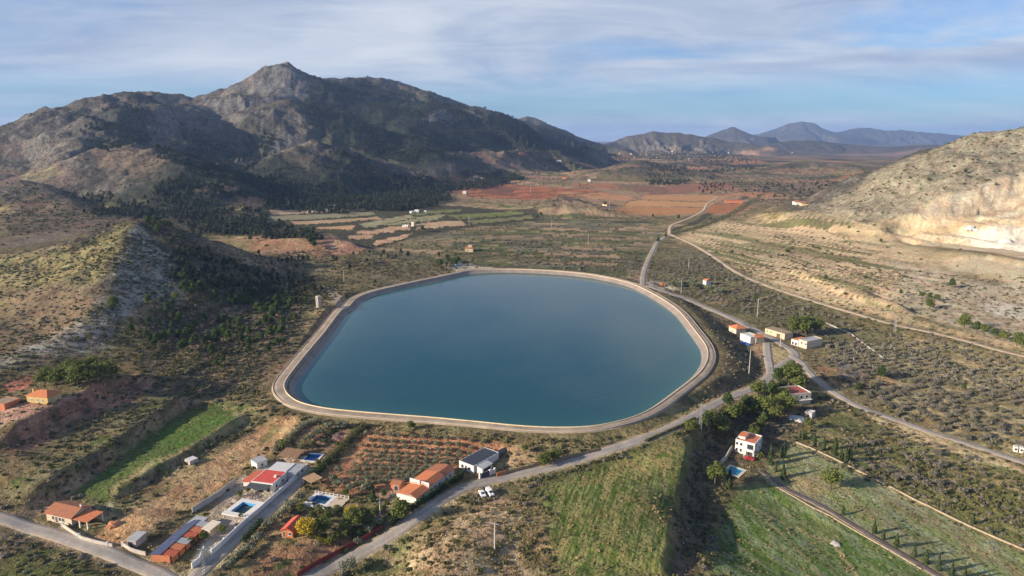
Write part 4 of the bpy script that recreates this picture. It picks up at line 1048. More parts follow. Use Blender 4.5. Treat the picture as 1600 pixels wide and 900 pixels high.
# ---------------------------------------------------------------- foliage
def leaf_mat(name, col, col2, var=.35, trans=.25):
    if name in MATS: return MATS[name]
    m, nt, b = new_mat(name)
    oi = nt.nodes.new('ShaderNodeObjectInfo')
    mx = nt.nodes.new('ShaderNodeMix'); mx.data_type = 'RGBA'
    mx.inputs[6].default_value = (*col, 1); mx.inputs[7].default_value = (*col2, 1)
    f = nmul(nt, nmap(nt, ntex(nt, .9, 3), .3, .7, 0, .55), nmul(nt, oi.outputs['Random'], .55), 'ADD')
    nt.links.new(f, mx.inputs[0])
    v = nmap(nt, ntex(nt, 2.6, 2), .3, .7, 1 - var, 1 + var)
    c = nscale(nt, mx.outputs[2], v)
    nt.links.new(c, b.inputs['Base Color'])
    b.inputs['Roughness'].default_value = .75; b.inputs['Specular IOR Level'].default_value = .15
    if trans:
        t = nt.nodes.new('ShaderNodeBsdfTranslucent'); nt.links.new(c, t.inputs['Color'])
        ms = nt.nodes.new('ShaderNodeMixShader'); ms.inputs[0].default_value = trans
        o = [n for n in nt.nodes if n.type == 'OUTPUT_MATERIAL'][0]
        nt.links.new(b.outputs[0], ms.inputs[1]); nt.links.new(t.outputs[0], ms.inputs[2]); nt.links.new(ms.outputs[0], o.inputs[0])
    MATS[name] = m
    return m
M_PINE = leaf_mat('pine_needles', (0.046, 0.081, 0.025), (0.116, 0.155, 0.043))
M_PINEB = leaf_mat('bright_pine_needles', (.085, .115, .028), (.17, .195, .05))
M_FOREST = leaf_mat('forest_needles', (.034, .048, .026), (.078, .088, .046))
M_OLIVE = leaf_mat('olive_leaves', (0.150, 0.173, 0.098), (0.255, 0.262, 0.173))
M_SCRUB = leaf_mat('scrub_leaves', (0.079, 0.088, 0.035), (0.201, 0.193, 0.079))
M_GREY = leaf_mat('grey_twigs', (0.158, 0.150, 0.105), (0.300, 0.262, 0.217))
M_ALM = leaf_mat('almond_twigs', (.135, .14, .085), (.29, .255, .215))
M_CYP = leaf_mat('cypress_leaves', (0.039, 0.063, 0.025), (0.084, 0.112, 0.042))
M_YELL = leaf_mat('mimosa_blossom', (0.405, 0.297, 0.027), (0.567, 0.446, 0.047))
M_HEDGE = leaf_mat('hedge_leaves', (0.033, 0.058, 0.023), (0.065, 0.098, 0.033))
M_GREEN = leaf_mat('garden_leaves', (0.065, 0.130, 0.023), (0.130, 0.208, 0.039))
M_BLOSS = leaf_mat('pale_blossom', (.45, .30, .31), (.34, .25, .23))
M_BARK = simple_mat('bark', (.12, .085, .06), .95, .3, 3, .02)

def cards(blobs, n, size, rs, flat=.0, up=0.0):
    """n leaf quads spread through ellipsoid blobs (cx,cy,cz,rx,ry,rz), denser near their surfaces"""
    B = np.array(blobs, float)
    vol = (B[:, 3] * B[:, 4] * B[:, 5]) ** (2 / 3)
    k = rs.choice(len(B), n, p=vol / vol.sum())
    d = rs.normal(size=(n, 3)); d /= np.linalg.norm(d, axis=1)[:, None]
    r = rs.uniform(.25, 1.0, n) ** .45 * rs.normal(1, .09, n)
    c = B[k, :3] + d * B[k, 3:] * r[:, None]
    nr = d + rs.normal(size=(n, 3)) * .75 + np.array((0, 0, up))
    nr /= np.linalg.norm(nr, axis=1)[:, None]
    a = np.cross(nr, rs.normal(size=(n, 3))); a /= np.linalg.norm(a, axis=1)[:, None]
    b = np.cross(nr, a)
    s = size * rs.uniform(.55, 1.45, n)[:, None]
    s2 = s * rs.uniform(.5, 1.0, n)[:, None]
    co = np.stack((c - a * s, c - b * s2, c + a * s, c + b * s2), 1).reshape(-1, 3)
    return co, np.arange(4 * n).reshape(n, 4)
def tube(bm_v, bm_f, pts, radii, seg=6):
    """tapered tube appended to vertex / face lists"""
    base = len(bm_v)
    for i, (p, r) in enumerate(zip(pts, radii)):
        p = np.array(p, float)
        q = np.array(pts[min(i + 1, len(pts) - 1)], float) - np.array(pts[max(i - 1, 0)], float)
        q /= np.linalg.norm(q) + 1e-9
        a = np.cross(q, (0.3, 1, .2)); a /= np.linalg.norm(a); b = np.cross(q, a)
        for s in range(seg):
            t = 2 * math.pi * s / seg
            bm_v.append(tuple(p + (a * math.cos(t) + b * math.sin(t)) * r))
    for i in range(len(pts) - 1):
        for s in range(seg):
            bm_f.append((base + i * seg + s, base + i * seg + (s + 1) % seg, base + (i + 1) * seg + (s + 1) % seg, base + (i + 1) * seg + s))
    bm_f.append(tuple(base + (len(pts) - 1) * seg + s for s in range(seg)))
    bm_f.append(tuple(base + s for s in reversed(range(seg))))
def free_mesh(name, co, faces, mat):
    o = np_mesh(name, co, faces, mat, link=False)
    return o.data
def blob_tree(rs, h, w, trunk=.25, lobes=9, n=1300, size=.28, shape='pine'):
    """crown blobs + trunk with limbs for a tree of height h and crown width w"""
    blobs, v, f = [], [], []
    z0 = h * trunk
    tips = []
    for i in range(lobes):
        a = i * 2.4 + rs.uniform(-.4, .4)
        q = (i + .5) / lobes
        if shape == 'pine':
            rr_ = w * .5 * rs.uniform(.35, .72) * (1 - .55 * q); z = z0 + (h - z0) * (.18 + .68 * q); sc = w * rs.uniform(.17, .27) * (1.1 - .3 * q)
            blobs.append((rr_ * math.cos(a), rr_ * math.sin(a), z, sc, sc, sc * rs.uniform(.6, .85)))
        elif shape == 'round':
            rr_ = w * .5 * rs.uniform(.3, .68); z = z0 + (h - z0) * rs.uniform(.22, .78); sc = w * rs.uniform(.18, .28)
            blobs.append((rr_ * math.cos(a), rr_ * math.sin(a), z, sc, sc, min(sc, (h - z0) * .3)))
        else:
            rr_ = w * .5 * rs.uniform(.25, .7); z = z0 + (h - z0) * rs.uniform(.25, .7); sc = w * rs.uniform(.16, .27)
            blobs.append((rr_ * math.cos(a), rr_ * math.sin(a), z, sc, sc, min(sc * .8, (h - z0) * .32)))
        tips.append(blobs[-1][:3])
    if shape == 'pine': blobs.append((0, 0, h * .86, w * .2, w * .2, h * .13))
    blobs.append((0, 0, z0 + (h - z0) * .5, w * .27, w * .27, (h - z0) * .33))
    r0 = .02 * h + .05
    tube(v, f, [(0, 0, -.4), (0, 0, z0 * .7), (w * .02, 0, z0 + (h - z0) * .4), (0, w * .02, h * .85)], [r0 * 1.2, r0, r0 * .7, r0 * .2], 6)
    for t in tips[:6]:
        zb = z0 * .8 + (t[2] - z0) * .4
        tube(v, f, [(0, 0, max(zb, .3)), (t[0] * .5, t[1] * .5, (max(zb, .3) + t[2]) * .5), t], [r0 * .5, r0 * .35, r0 * .12], 5)
    co, fc = cards(blobs, n, size, rs, up=.25)
    return co, fc, v, f
def tree_proto(name, mat, rs, h, w, label=None, cat='tree', group=None, **kw):
    """a tree standing at the origin: Empty > trunk, crown; moved or copied later"""
    co, fc, v, f = blob_tree(rs, h, w, **kw)
    r = empty(name, (0, 0, -500))
    np_mesh('crown', co, fc, mat, parent=r)
    mesh_obj('trunk', v, f, M_BARK, r)
    tag(r, label, cat, group)
    return r
class Kind:
    """several tree forms of one kind; put() stands the next one at a place, first the originals, then copies"""
    def __init__(s, protos): s.p, s.u = protos, [0] * len(protos)
    def put(s, i, loc, rz, sc, label=None, group=None):
        i %= len(s.p); o = s.p[i]
        if not s.u[i]:
            s.u[i] = 1
            o.location = tuple(map(float, loc)); o.rotation_euler = (0, 0, rz); o.scale = sc if isinstance(sc, tuple) else (sc,) * 3
        else: o = copy_thing(o, loc, rz, sc)
        if label: o['label'] = label
        if group: o['group'] = group
        elif 'group' in o: del o['group']
        return o
    def drop_unused(s):
        for o, u in zip(s.p, s.u):
            if not u:
                for c in list(o.children): bpy.data.objects.remove(c)
                bpy.data.objects.remove(o)
rs = np.random.default_rng(5)
K_PINE = Kind([tree_proto('pine_tree', M_PINE, rs, 8, 6.4, cat='tree', lobes=12, n=1500, size=.30) for _ in range(4)])
K_BPINE = Kind([tree_proto('pine_tree', M_PINEB, rs, 8, 7.4, cat='tree', lobes=12, n=1700, size=.30, shape='round') for _ in range(3)])
K_OLIVE = Kind([tree_proto('olive_tree', M_OLIVE, rs, 2.7, 3.7, cat='tree', lobes=8, n=420, size=.21, shape='olive', trunk=.2) for _ in range(5)])
K_ALM = Kind([tree_proto('almond_tree', M_ALM, rs, 2.3, 3.9, cat='tree', lobes=8, n=420, size=.2, shape='olive', trunk=.15) for _ in range(5)])
def cypress(rs, h, w):
    n = 420
    z = rs.uniform(.04, 1, n); prof = np.sin(np.clip(z * 1.02, 0, 1) ** .62 * math.pi) * .5 + .12 * (1 - z)
    a = rs.uniform(0, 6.283, n); r = w * prof * rs.uniform(.55, 1.08, n)
    c = np.stack((r * np.cos(a), r * np.sin(a), z * h), 1)
    d = np.stack((np.cos(a), np.sin(a), .5 + 0 * a), 1) + rs.normal(size=(n, 3)) * .5
    d /= np.linalg.norm(d, axis=1)[:, None]
    p = np.cross(d, (0, 0, 1.0)); p /= np.linalg.norm(p, axis=1)[:, None]; q = np.cross(d, p)
    s = rs.uniform(.14, .26, n)[:, None] * (h / 5.5) ** .5
    co = np.stack((c - p * s, c - q * s * 1.8, c + p * s, c + q * s * 1.8), 1).reshape(-1, 3)
    r_ = empty('cypress_tree', (0, 0, -500)); tag(r_, None, 'tree')
    np_mesh('crown', co, np.arange(4 * n).reshape(n, 4), M_CYP, parent=r_)
    v, f = [], []; tube(v, f, [(0, 0, -.4), (0, 0, h * .5), (0, 0, h * .9)], [.13, .09, .03]); mesh_obj('trunk', v, f, M_BARK, r_)
    return r_
K_CYP = Kind([cypress(rs, 5.5, 1.5) for _ in range(3)])
def palm(rs, h, w):
    r_ = empty('palm_tree', (0, 0, -500)); tag(r_, None, 'tree')
    v, f = [], []
    tube(v, f, [(0, 0, -.4), (.05, 0, h * .5), (0, .05, h)], [.3, .24, .26], 8); mesh_obj('trunk', v, f, M_BARK, r_)
    V, F = [], []
    for k in range(30):
        a = k * 2.4; el = rs.uniform(-.5, 1.25); L = w * rs.uniform(.42, .56)
        pr = None
        for i in range(6):
            t = i / 5
            rr_ = L * t * math.cos(el * (1 - .3 * t)); z = h + L * (math.sin(el) * t - .65 * t * t)
            wd_ = .26 * math.sin(math.pi * (.12 + .86 * t)) + .02
            px_, py_ = -math.sin(a) * wd_, math.cos(a) * wd_
            b = len(V); V += [(rr_ * math.cos(a) + px_, rr_ * math.sin(a) + py_, z - wd_ * .5), (rr_ * math.cos(a), rr_ * math.sin(a), z), (rr_ * math.cos(a) - px_, rr_ * math.sin(a) - py_, z - wd_ * .5)]
            if pr is not None: F += [(pr, pr + 1, b + 1, b), (pr + 1, pr + 2, b + 2, b + 1)]
            pr = b
    mesh_obj('crown', V, F, leaf_mat('palm_leaves', (.07, .09, .02), (.15, .15, .04)), r_)
    return r_
K_PALM = Kind([palm(rs, 3.2, 5.0), palm(rs, 2.2, 4.2)])

# ---- where things grow: densities painted on the ground grid
def dgrid(v=0.0): return np.full(X.shape, v, np.float32)
def dpaint(D, px_poly, val, soft=3, wob=4, seed=2):
    m, v = polymask([w[:2] for w in hits(px_poly)], soft, wob, seed)
    D[m] = D[m] * (1 - v) + val * v
FREE = dgrid(1.0)                                     # 0 on roads, water, houses
for k, (c, z) in ROADC.items():
    m = region(c, 12); x, y = X[m], Y[m]
    d = polydist(x, y, c[::2], False)
    FREE[m] *= sstep(ROADS[k][1] + .6, ROADS[k][1] + 2.2, d)
FREE *= sstep(12.0, 14.5, RES_S)
FREE[(RES_S < 12)] = 0
def sample(D, n, rmax, seed, rmin=120, area_pow=1.0, az=.76):
    """random ground points, n tried uniformly over the visible sector's area, kept with probability D"""
    r_ = np.random.default_rng(seed)
    rr_ = np.sqrt(r_.uniform(rmin ** 2, rmax ** 2, n)) if area_pow == 1.0 else rmin * (rmax / rmin) ** r_.uniform(0, 1, n)
    a = r_.uniform(-az, az, n)
    x, y = np.sin(a) * rr_, np.cos(a) * rr_
    keep = r_.uniform(0, 1, n) < ground(x, y, D) * ground(x, y, FREE)
    return x[keep], y[keep]
HIDE = bpy.data.collections.new('growth_forms')
def proto_set(name, mat, rs, k, n, size, rz=.62, lobes=5):
    col = bpy.data.collections.new(name)
    for i in range(k):
        bl = [(math.cos(j * 2.4) * rs.uniform(.2, .6), math.sin(j * 2.4) * rs.uniform(.2, .6), rs.uniform(.25, .55) * rz * 1.5, *(rs.uniform(.35, .55),) * 2, rz * rs.uniform(.4, .62)) for j in range(lobes)]
        co, fc = cards(bl, n, size, rs, up=.3)
        col.objects.link(np_mesh(name + '_form', co, fc, mat, link=False))
    return col
def tree_set(name, mat, rs, k, h=8, w=6, n=260, size=.62):
    col = bpy.data.collections.new(name)
    for i in range(k):
        co, fc, v, f = blob_tree(rs, h, w, lobes=9, n=n, size=size)
        co, fc = np.concatenate((co, np.array(v[:24]))), fc
        q = [t for t in f if len(t) == 4 and max(t) < 24]
        fc = np.concatenate((fc, np.array(q) + 4 * n))
        col.objects.link(np_mesh(name + '_form', co, fc, mat, link=False))
    return col
def instancer(name, x, y, scl, col, nproto, sink=.05, seed=0):
    """one object of uncountable growth: points on the ground carrying the forms of a collection"""
    r_ = np.random.default_rng(seed)
    z = ground(x, y) - sink * scl
    me = bpy.data.meshes.new(name)
    me.vertices.add(len(x)); me.vertices.foreach_set('co', np.stack((x, y, z), 1).astype(np.float32).ravel())
    for an, ty, dat in (('scl', 'FLOAT', scl.astype(np.float32)), ('rot', 'FLOAT', r_.uniform(0, 6.28, len(x)).astype(np.float32)), ('form', 'INT', r_.integers(0, nproto, len(x)).astype(np.int32)),
                        ('tall', 'FLOAT', (scl * r_.uniform(.7, 1.25, len(x))).astype(np.float32))):
        a = me.attributes.new(an, ty, 'POINT'); a.data.foreach_set('value', dat)
    o = bpy.data.objects.new(name, me); COL.objects.link(o)
    ng = bpy.data.node_groups.new(name + '_growth', 'GeometryNodeTree')
    ng.interface.new_socket('Geometry', in_out='INPUT', socket_type='NodeSocketGeometry')
    ng.interface.new_socket('Geometry', in_out='OUTPUT', socket_type='NodeSocketGeometry')
    N = ng.nodes; Lk = ng.links
    gi, go = N.new('NodeGroupInput'), N.new('NodeGroupOutput')
    ci = N.new('GeometryNodeCollectionInfo'); ci.inputs['Collection'].default_value = col
    ci.inputs['Separate Children'].default_value = True; ci.inputs['Reset Children'].default_value = True
    ip = N.new('GeometryNodeInstanceOnPoints'); ip.inputs['Pick Instance'].default_value = True
    def attr(n_, t):
        a = N.new('GeometryNodeInputNamedAttribute'); a.data_type = t; a.inputs['Name'].default_value = n_
        return a.outputs['Attribute']
    cb = N.new('ShaderNodeCombineXYZ'); Lk.new(attr('rot', 'FLOAT'), cb.inputs[2])
    cs = N.new('ShaderNodeCombineXYZ'); s_ = attr('scl', 'FLOAT')
    Lk.new(s_, cs.inputs[0]); Lk.new(s_, cs.inputs[1]); Lk.new(attr('tall', 'FLOAT'), cs.inputs[2])
    Lk.new(gi.outputs[0], ip.inputs['Points']); Lk.new(ci.outputs[0], ip.inputs['Instance'])
    Lk.new(attr('form', 'INT'), ip.inputs['Instance Index']); Lk.new(cb.outputs[0], ip.inputs['Rotation']); Lk.new(cs.outputs[0], ip.inputs['Scale'])
    Lk.new(ip.outputs[0], go.inputs[0])
    md = o.modifiers.new('growth', 'NODES'); md.node_group = ng
    return stuff(o)
rs = np.random.default_rng(21)
C_SCRUB = proto_set('scrub', M_SCRUB, rs, 6, 90, .26)
C_GREY = proto_set('grey_scrub', M_GREY, rs, 6, 90, .24)
C_ALM = proto_set('almond_scrub', M_ALM, rs, 6, 130, .20)
C_FOR = tree_set('forest', M_FOREST, rs, 6)
C_TUFT = proto_set('weeds', leaf_mat('weed_leaves', (.07, .11, .02), (.17, .19, .06)), rs, 4, 40, .34, rz=.45, lobes=4)
C_STUB = proto_set('dry_grass', leaf_mat('dry_grass_blades', (.30, .235, .11), (.42, .33, .17)), rs, 4, 40, .3, rz=.4, lobes=4)
C_ROCK = bpy.data.collections.new('stones')
M_STONE = simple_mat('grey_stone', (.40, .37, .335), .95, .3, 1.0, .05)
for i in range(5):
    bm = bmesh.new(); bmesh.ops.create_icosphere(bm, subdivisions=2, radius=1)
    for vv in bm.verts:
        k = .75 + .45 * float(fbm(np.array([vv.co.x * 2 + i * 9]), np.array([vv.co.y * 2 + vv.co.z * 3]), 1.0, 3, 900 + i)[0])
        vv.co = Vector((vv.co.x * k, vv.co.y * k * .8, vv.co.z * k * .7))
    me = bpy.data.meshes.new('stone_form'); bm.to_mesh(me); bm.free(); me.materials.append(M_STONE)
    C_ROCK.objects.link(bpy.data.objects.new('stone_form', me))

# scrub everywhere rough, none in fields and yards
D = dgrid(.36)
D *= (.35 + 1.1 * sstep(-.25, .45, fbm(X, Y, 35, 4, 611, .6)))
NOFIELD = [FIELD,
    [(430, 648), (472, 652), (440, 690), (380, 735), (300, 790), (215, 845), (165, 840), (180, 815), (260, 765), (340, 706)],
    [(120, 770), (200, 705), (290, 640), (330, 628), (405, 636), (400, 650), (300, 705), (230, 742), (160, 788)],
    [(300, 880), (330, 800), (350, 760), (440, 715), (480, 718), (470, 742), (400, 800), (335, 868)],
    [(505, 745), (535, 720), (570, 672), (780, 690), (800, 700), (720, 725), (650, 760), (560, 772), (510, 765)],
    [(590, 770), (640, 745), (700, 740), (780, 730), (730, 752), (640, 790), (605, 800)], [(475, 790), (480, 770), (530, 768), (535, 795), (500, 800)],
    [(1105, 905), (1120, 830), (1160, 760), (1200, 752), (1290, 802), (1380, 850), (1460, 905)],
    [(1190, 742), (1240, 690), (1300, 716), (1350, 742), (1460, 796), (1620, 875), (1620, 920), (1490, 905), (1380, 842), (1290, 792)],
    [(1395, 352), (1440, 322), (1520, 300), (1570, 275), (1640, 255), (1640, 420), (1560, 395), (1450, 385), (1400, 372)],
    [(1525, 480), (1560, 472), (1640, 490), (1640, 500), (1560, 494)], [(1203, 536), (1236, 552), (1232, 558), (1206, 572)],
    [(1130, 505), (1165, 505), (1200, 520), (1200, 545), (1160, 545), (1140, 530)], [(1190, 515), (1235, 520), (1295, 535), (1295, 550), (1255, 550), (1195, 530)],
    [(0, 668), (0, 640), (40, 630), (40, 605), (110, 600), (130, 612), (110, 625), (40, 652)], [(70, 825), (60, 795), (170, 790), (175, 820), (120, 835)],
    [(150, 838), (180, 812), (230, 806), (240, 820), (200, 852), (165, 856)], [(240, 880), (240, 850), (310, 815), (350, 815), (350, 840), (300, 880)],
    [(1125, 720), (1145, 695), (1190, 680), (1200, 715), (1165, 755), (1130, 750)], [(1212, 640), (1215, 610), (1250, 610), (1250, 635)]] + TL + [r[0] for r in RF]
for p in NOFIELD: dpaint(D, p, 0.0, 1.5, 1.5)
dpaint(D, [(600, 900), (640, 850), (700, 810), (760, 785), (820, 772), (845, 800), (850, 850), (860, 910), (590, 915)], .16, 4, 5)
dpaint(D, [(250, 362), (330, 396), (430, 428), (510, 430), (540, 440), (470, 500), (430, 560), (415, 620), (250, 600), (190, 560), (230, 500), (290, 470), (290, 430)], .85, 8, 10)
dpaint(D, [(1340, 640), (1400, 660), (1480, 686), (1510, 700), (1600, 730), (1600, 740), (1500, 712), (1440, 690), (1380, 665)], .06, 2, 2)
dpaint(D, [(1290, 560), (1300, 515), (1400, 525), (1500, 543), (1640, 580), (1640, 725), (1500, 680), (1400, 645), (1320, 608)], .10, 4, 4)
dpaint(D, TANR, .05, 8, 8)
VALL = [(560, 322), (700, 300), (1180, 300), (1180, 330), (1035, 366), (1012, 400), (1000, 438), (900, 424), (760, 418), (690, 416), (620, 398), (500, 372), (420, 352), (405, 325)]
dpaint(D, VALL, .035, 8, 8)
for pl_ in ([(0, 680), (60, 632), (200, 585), (240, 600), (110, 665), (0, 720)], [(20, 802), (130, 738), (215, 682), (290, 620), (300, 628), (230, 682), (150, 745), (60, 806)]): dpaint(D, pl_, .12, 3, 3)
dpaint(D, [(640, 385), (760, 360), (1010, 352), (1010, 400), (1000, 436), (910, 425), (780, 400)], .12, 6, 6)
dpaint(D, [(1300, 420), (1640, 400), (1640, 560), (1500, 530)], .12, 10, 8)
D *= 1 - .55 * sstep(4, 20, REL) * (RR > 700)
sx, sy = sample(D, 120000, 720, 31)
r_ = np.random.default_rng(4)
tuneS = r_.uniform(.45, 1.35, len(sx)) * r_.uniform(.7, 1.2, len(sx))
h1 = r_.uniform(0, 1, len(sx)) + .5 * fbm(sx, sy, 60, 2, 612)
sel = h1 < .62
instancer('scrub_bushes', sx[sel], sy[sel], tuneS[sel], C_SCRUB, 6, seed=1)['label'] = 'low green maquis scrub covering the rough ground'
instancer('grey_scrub_bushes', sx[~sel], sy[~sel], tuneS[~sel], C_GREY, 6, seed=2)
# farther scrub, out to the mountain
D2 = dgrid(.30) * (.3 + 1.2 * sstep(-.2, .4, fbm(X, Y, 90, 4, 615, .6)))
D2 *= (1 - .5 * sstep(.2, .5, slp)) * (.22 + .78 * sstep(3, 14, REL))
dpaint(D2, [(1262, 322), (1340, 296), (1450, 250), (1535, 210), (1640, 200), (1640, 268), (1560, 290), (1450, 330), (1380, 345), (1300, 340)], .32, 10, 10)
dpaint(D2, [(0, 290), (120, 300), (250, 325), (330, 350), (290, 375), (200, 352), (120, 352), (0, 378)], .5, 15, 15)
for p in [r[0] for r in RF] + TL + [NOFIELD[9]]: dpaint(D2, p, 0.0, 2, 2)
sx, sy = sample(D2, 130000, 2700, 32, rmin=700)
tS = np.random.default_rng(6).uniform(.9, 2.3, len(sx))
instancer('hill_scrub', sx, sy, tS, C_SCRUB, 6, seed=3)
# weeds and stubble in the fields
for nm, polys, colln, prob, sc, nn in (('field_weeds', [NOFIELD[7], NOFIELD[8], NOFIELD[2]], C_TUFT, .35, .5, 90000), ('striped_crop', [FIELD], C_TUFT, .4, .42, 120000)):
    Dw = dgrid(0)
    for p in polys: dpaint(Dw, p, prob, 1.5, 0)
    Dw *= .25 + .9 * sstep(-.2, .35, fbm(X, Y, 10, 4, 620, .6))
    wx, wy = sample(Dw, nn, 420, 33, rmin=150)
    q = np.random.default_rng(8).uniform(.4, 1.0, len(wx)) * sc
    instancer(nm, wx, wy, q, C_TUFT, 4, seed=4)
Dd = dgrid(.10) * (RR < 450)
dpaint(Dd, [(600, 900), (640, 850), (700, 810), (760, 785), (820, 772), (845, 800), (850, 850), (860, 910), (590, 915)], .6, 4, 5)
dpaint(Dd, [(560, 655), (700, 668), (820, 680), (930, 678), (1010, 655), (1060, 628), (1100, 600), (1130, 620), (1060, 655), (960, 700), (860, 700), (760, 695), (640, 690), (560, 672)], .55, 4, 4)
for p in NOFIELD[1:12]: dpaint(Dd, p, .05, 1.5, 1.5)
dx_, dy_ = sample(Dd, 90000, 450, 39)
instancer('dry_grass', dx_, dy_, np.random.default_rng(15).uniform(.35, .9, len(dx_)), C_STUB, 4, seed=14)
# stones down the spine of the near hill and the stone bank
Dr = dgrid(0)
dpaint(Dr, [(212, 352), (240, 368), (262, 400), (290, 440), (270, 470), (215, 470), (180, 505), (175, 540), (130, 548), (20, 575), (10, 555), (90, 520), (135, 490), (160, 440), (188, 395), (200, 365)], .75, 4, 9)
dpaint(Dr, [(1050, 905), (1054, 800), (1070, 730), (1084, 690), (1092, 700), (1078, 760), (1076, 830), (1076, 905)], .55, 2, 2)
Dr *= sstep(-.15, .25, fbm(X, Y, 9, 3, 630))
rx, ry = sample(Dr, 60000, 640, 34)
q = np.random.default_rng(9)
instancer('loose_stones', rx, ry, q.uniform(.25, .75, len(rx)) * q.uniform(.6, 1.3, len(rx)), C_ROCK, 5, sink=.25, seed=5)

# ---- bushes along banks, field edges and verges
LINES = [([(0, 792), (60, 772), (130, 728), (210, 672), (300, 606)], 1.5, .9, .9), ([(130, 800), (230, 745), (300, 703), (405, 640)], 1.3, .45, .8), ([(0, 700), (60, 668), (140, 622), (215, 588)], 2.5, .6, .9),
         ([(165, 806), (240, 758), (310, 716), (415, 650)], 1.3, .8, .8), ([(240, 840), (300, 800), (350, 765), (400, 715), (450, 680)], 1.4, .8, .8), ([(1085, 690), (1100, 720), (1100, 780), (1105, 840), (1100, 900)], 4.0, .5, 1.1),
         ([(1110, 690), (1160, 650), (1200, 640)], 5, .5, 1.1), ([(610, 840), (660, 806), (710, 780), (760, 765)], 1.2, .35, .8), ([(770, 760), (860, 745), (930, 722), (1000, 700)], 1.2, .9, .8), ([(845, 765), (855, 830), (862, 900)], 2.2, .7, .9),
         ([(810, 735), (850, 722), (900, 712), (940, 700)], 2.5, .5, .9), ([(1245, 700), (1300, 722), (1350, 747), (1450, 797), (1540, 840), (1600, 868)], .8, .4, .7), ([(1330, 640), (1400, 672), (1480, 700), (1560, 722)], 3, .3, .9),
         ([(1340, 735), (1420, 745), (1480, 760), (1560, 790)], 7, .8, 1.1), ([(1240, 560), (1280, 590), (1330, 640)], 1.5, .5, .9), ([(1010, 440), (1016, 410), (1030, 380)], 1.5, .7, 1.0), ([(1050, 365), (1100, 352), (1150, 330), (1190, 304)], 5, .8, 1.4),
         ([(480, 775), (520, 800), (560, 835)], 4, .4, .9), ([(500, 850), (540, 838), (600, 818)], 1.2, .9, .9), ([(0, 860), (60, 872), (140, 880), (190, 900)], 5, .45, .9), ([(430, 600), (470, 545), (505, 490)], 2.5, .35, .9),
         ([(440, 650), (470, 655), (520, 664), (560, 668)], 2, .5, .9), ([(830, 692), (900, 694), (960, 690)], 3, .5, .9)]
for k in range(46):
    q0 = np.array((rs.uniform(620, 980), rs.uniform(330, 415))); L0_ = rs.uniform(25, 90)
    LINES.append(([tuple(q0), tuple(q0 + (L0_, rs.uniform(-4, 1)))], 1.3, rs.uniform(.2, .6), 1.2))
for k in range(34):
    q0 = np.array((rs.uniform(1090, 1330), rs.uniform(352, 430))); L0_ = rs.uniform(30, 80)
    LINES.append(([tuple(q0), tuple(q0 + (L0_, L0_ * .33))], 1.3, rs.uniform(.05, .28), 1.3))
for p in TL: LINES.append(([p[3], p[2]], 1.8, .55, 1.3))
for r in RF[:8]: LINES.append(([r[0][0], r[0][-1]], 2.0, .2, 1.2))
lx_, ly_, ls_ = [], [], []
r_ = np.random.default_rng(44)
for pts, sprd, dn, sc in LINES:
    c = resample(hits(pts), 1.0)
    n = int(len(c) * dn * max(1.0, sprd / 1.6))
    i = r_.integers(0, len(c), n)
    q = c[i] + r_.normal(0, sprd * .6, (n, 2))
    lx_.append(q[:, 0]); ly_.append(q[:, 1]); ls_.append(sc * r_.uniform(.45, 1.25, n))
lx_, ly_, ls_ = np.concatenate(lx_), np.concatenate(ly_), np.concatenate(ls_)
kp = ground(lx_, ly_, FREE) > .5
sel = r_.uniform(0, 1, len(lx_)) < .7
instancer('bank_bushes', lx_[kp & sel], ly_[kp & sel], ls_[kp & sel], C_SCRUB, 6, seed=11)
instancer('bank_brush', lx_[kp & ~sel], ly_[kp & ~sel], ls_[kp & ~sel], C_GREY, 6, seed=12)

# ---- pine woods: the trees that show largest stand one by one, the rest is one wood
DP = dgrid(0.0)
W_ = lambda p, v, s=15, w=20: dpaint(DP, p, v, s, w)
W_(MWOOD, 1.0, 50, 60)
W_([(300, 300), (380, 262), (480, 262), (560, 245), (650, 275), (800, 270), (810, 278), (700, 302), (640, 325), (560, 330), (430, 328), (340, 330)], .8, 25, 40)
W_([(240, 290), (300, 265), (370, 262), (385, 290), (330, 345), (250, 350), (170, 340), (150, 310)], .75, 25, 40)
W_([(300, 335), (350, 320), (400, 330), (410, 350), (440, 352), (490, 366), (490, 378), (400, 370), (320, 368)], .55, 10, 10)
W_([(170, 165), (235, 165), (240, 205), (200, 235), (150, 245), (135, 210)], .35, 25, 30)
W_([(290, 200), (380, 180), (430, 215), (370, 260), (290, 265), (240, 235)], .4, 25, 30)
W_([(780, 262), (840, 250), (1020, 240), (1180, 240), (1180, 262), (1100, 272), (1010, 246), (900, 262), (800, 278)], .16, 25, 40)
W_([(1000, 258), (1060, 262), (1085, 275), (1060, 290), (1020, 290)], .22, 15, 10)
W_([(1090, 290), (1300, 270), (1340, 285), (1200, 305), (1100, 305)], .025, 25, 10)
W_([(420, 300), (640, 322), (700, 306), (700, 318), (640, 330), (560, 336), (420, 326)], .5, 10, 10)
DP *= sstep(-.35, .25, fbm(X, Y, 70, 4, 640, .6))
fx, fy = sample(DP, 210000, 4700, 35, rmin=620)
f2x, f2y = sample(DP, 120000, 1900, 38, rmin=620)
fx, fy = np.concatenate((fx, f2x)), np.concatenate((fy, f2y))
fs = np.random.default_rng(10).uniform(.55, 1.15, len(fx))
order = np.argsort(np.hypot(fx, fy))
DPn = dgrid(0.0)
NEARW = [[(262, 372), (330, 396), (400, 424), (480, 432), (500, 460), (470, 478), (420, 500), (360, 480), (300, 470), (270, 440), (262, 400)]]
for p in NEARW: dpaint(DPn, p, .62, 8, 8)
dpaint(DPn, [(200, 480), (300, 470), (420, 500), (460, 500), (430, 560), (330, 570), (230, 560)], .16, 8, 8)
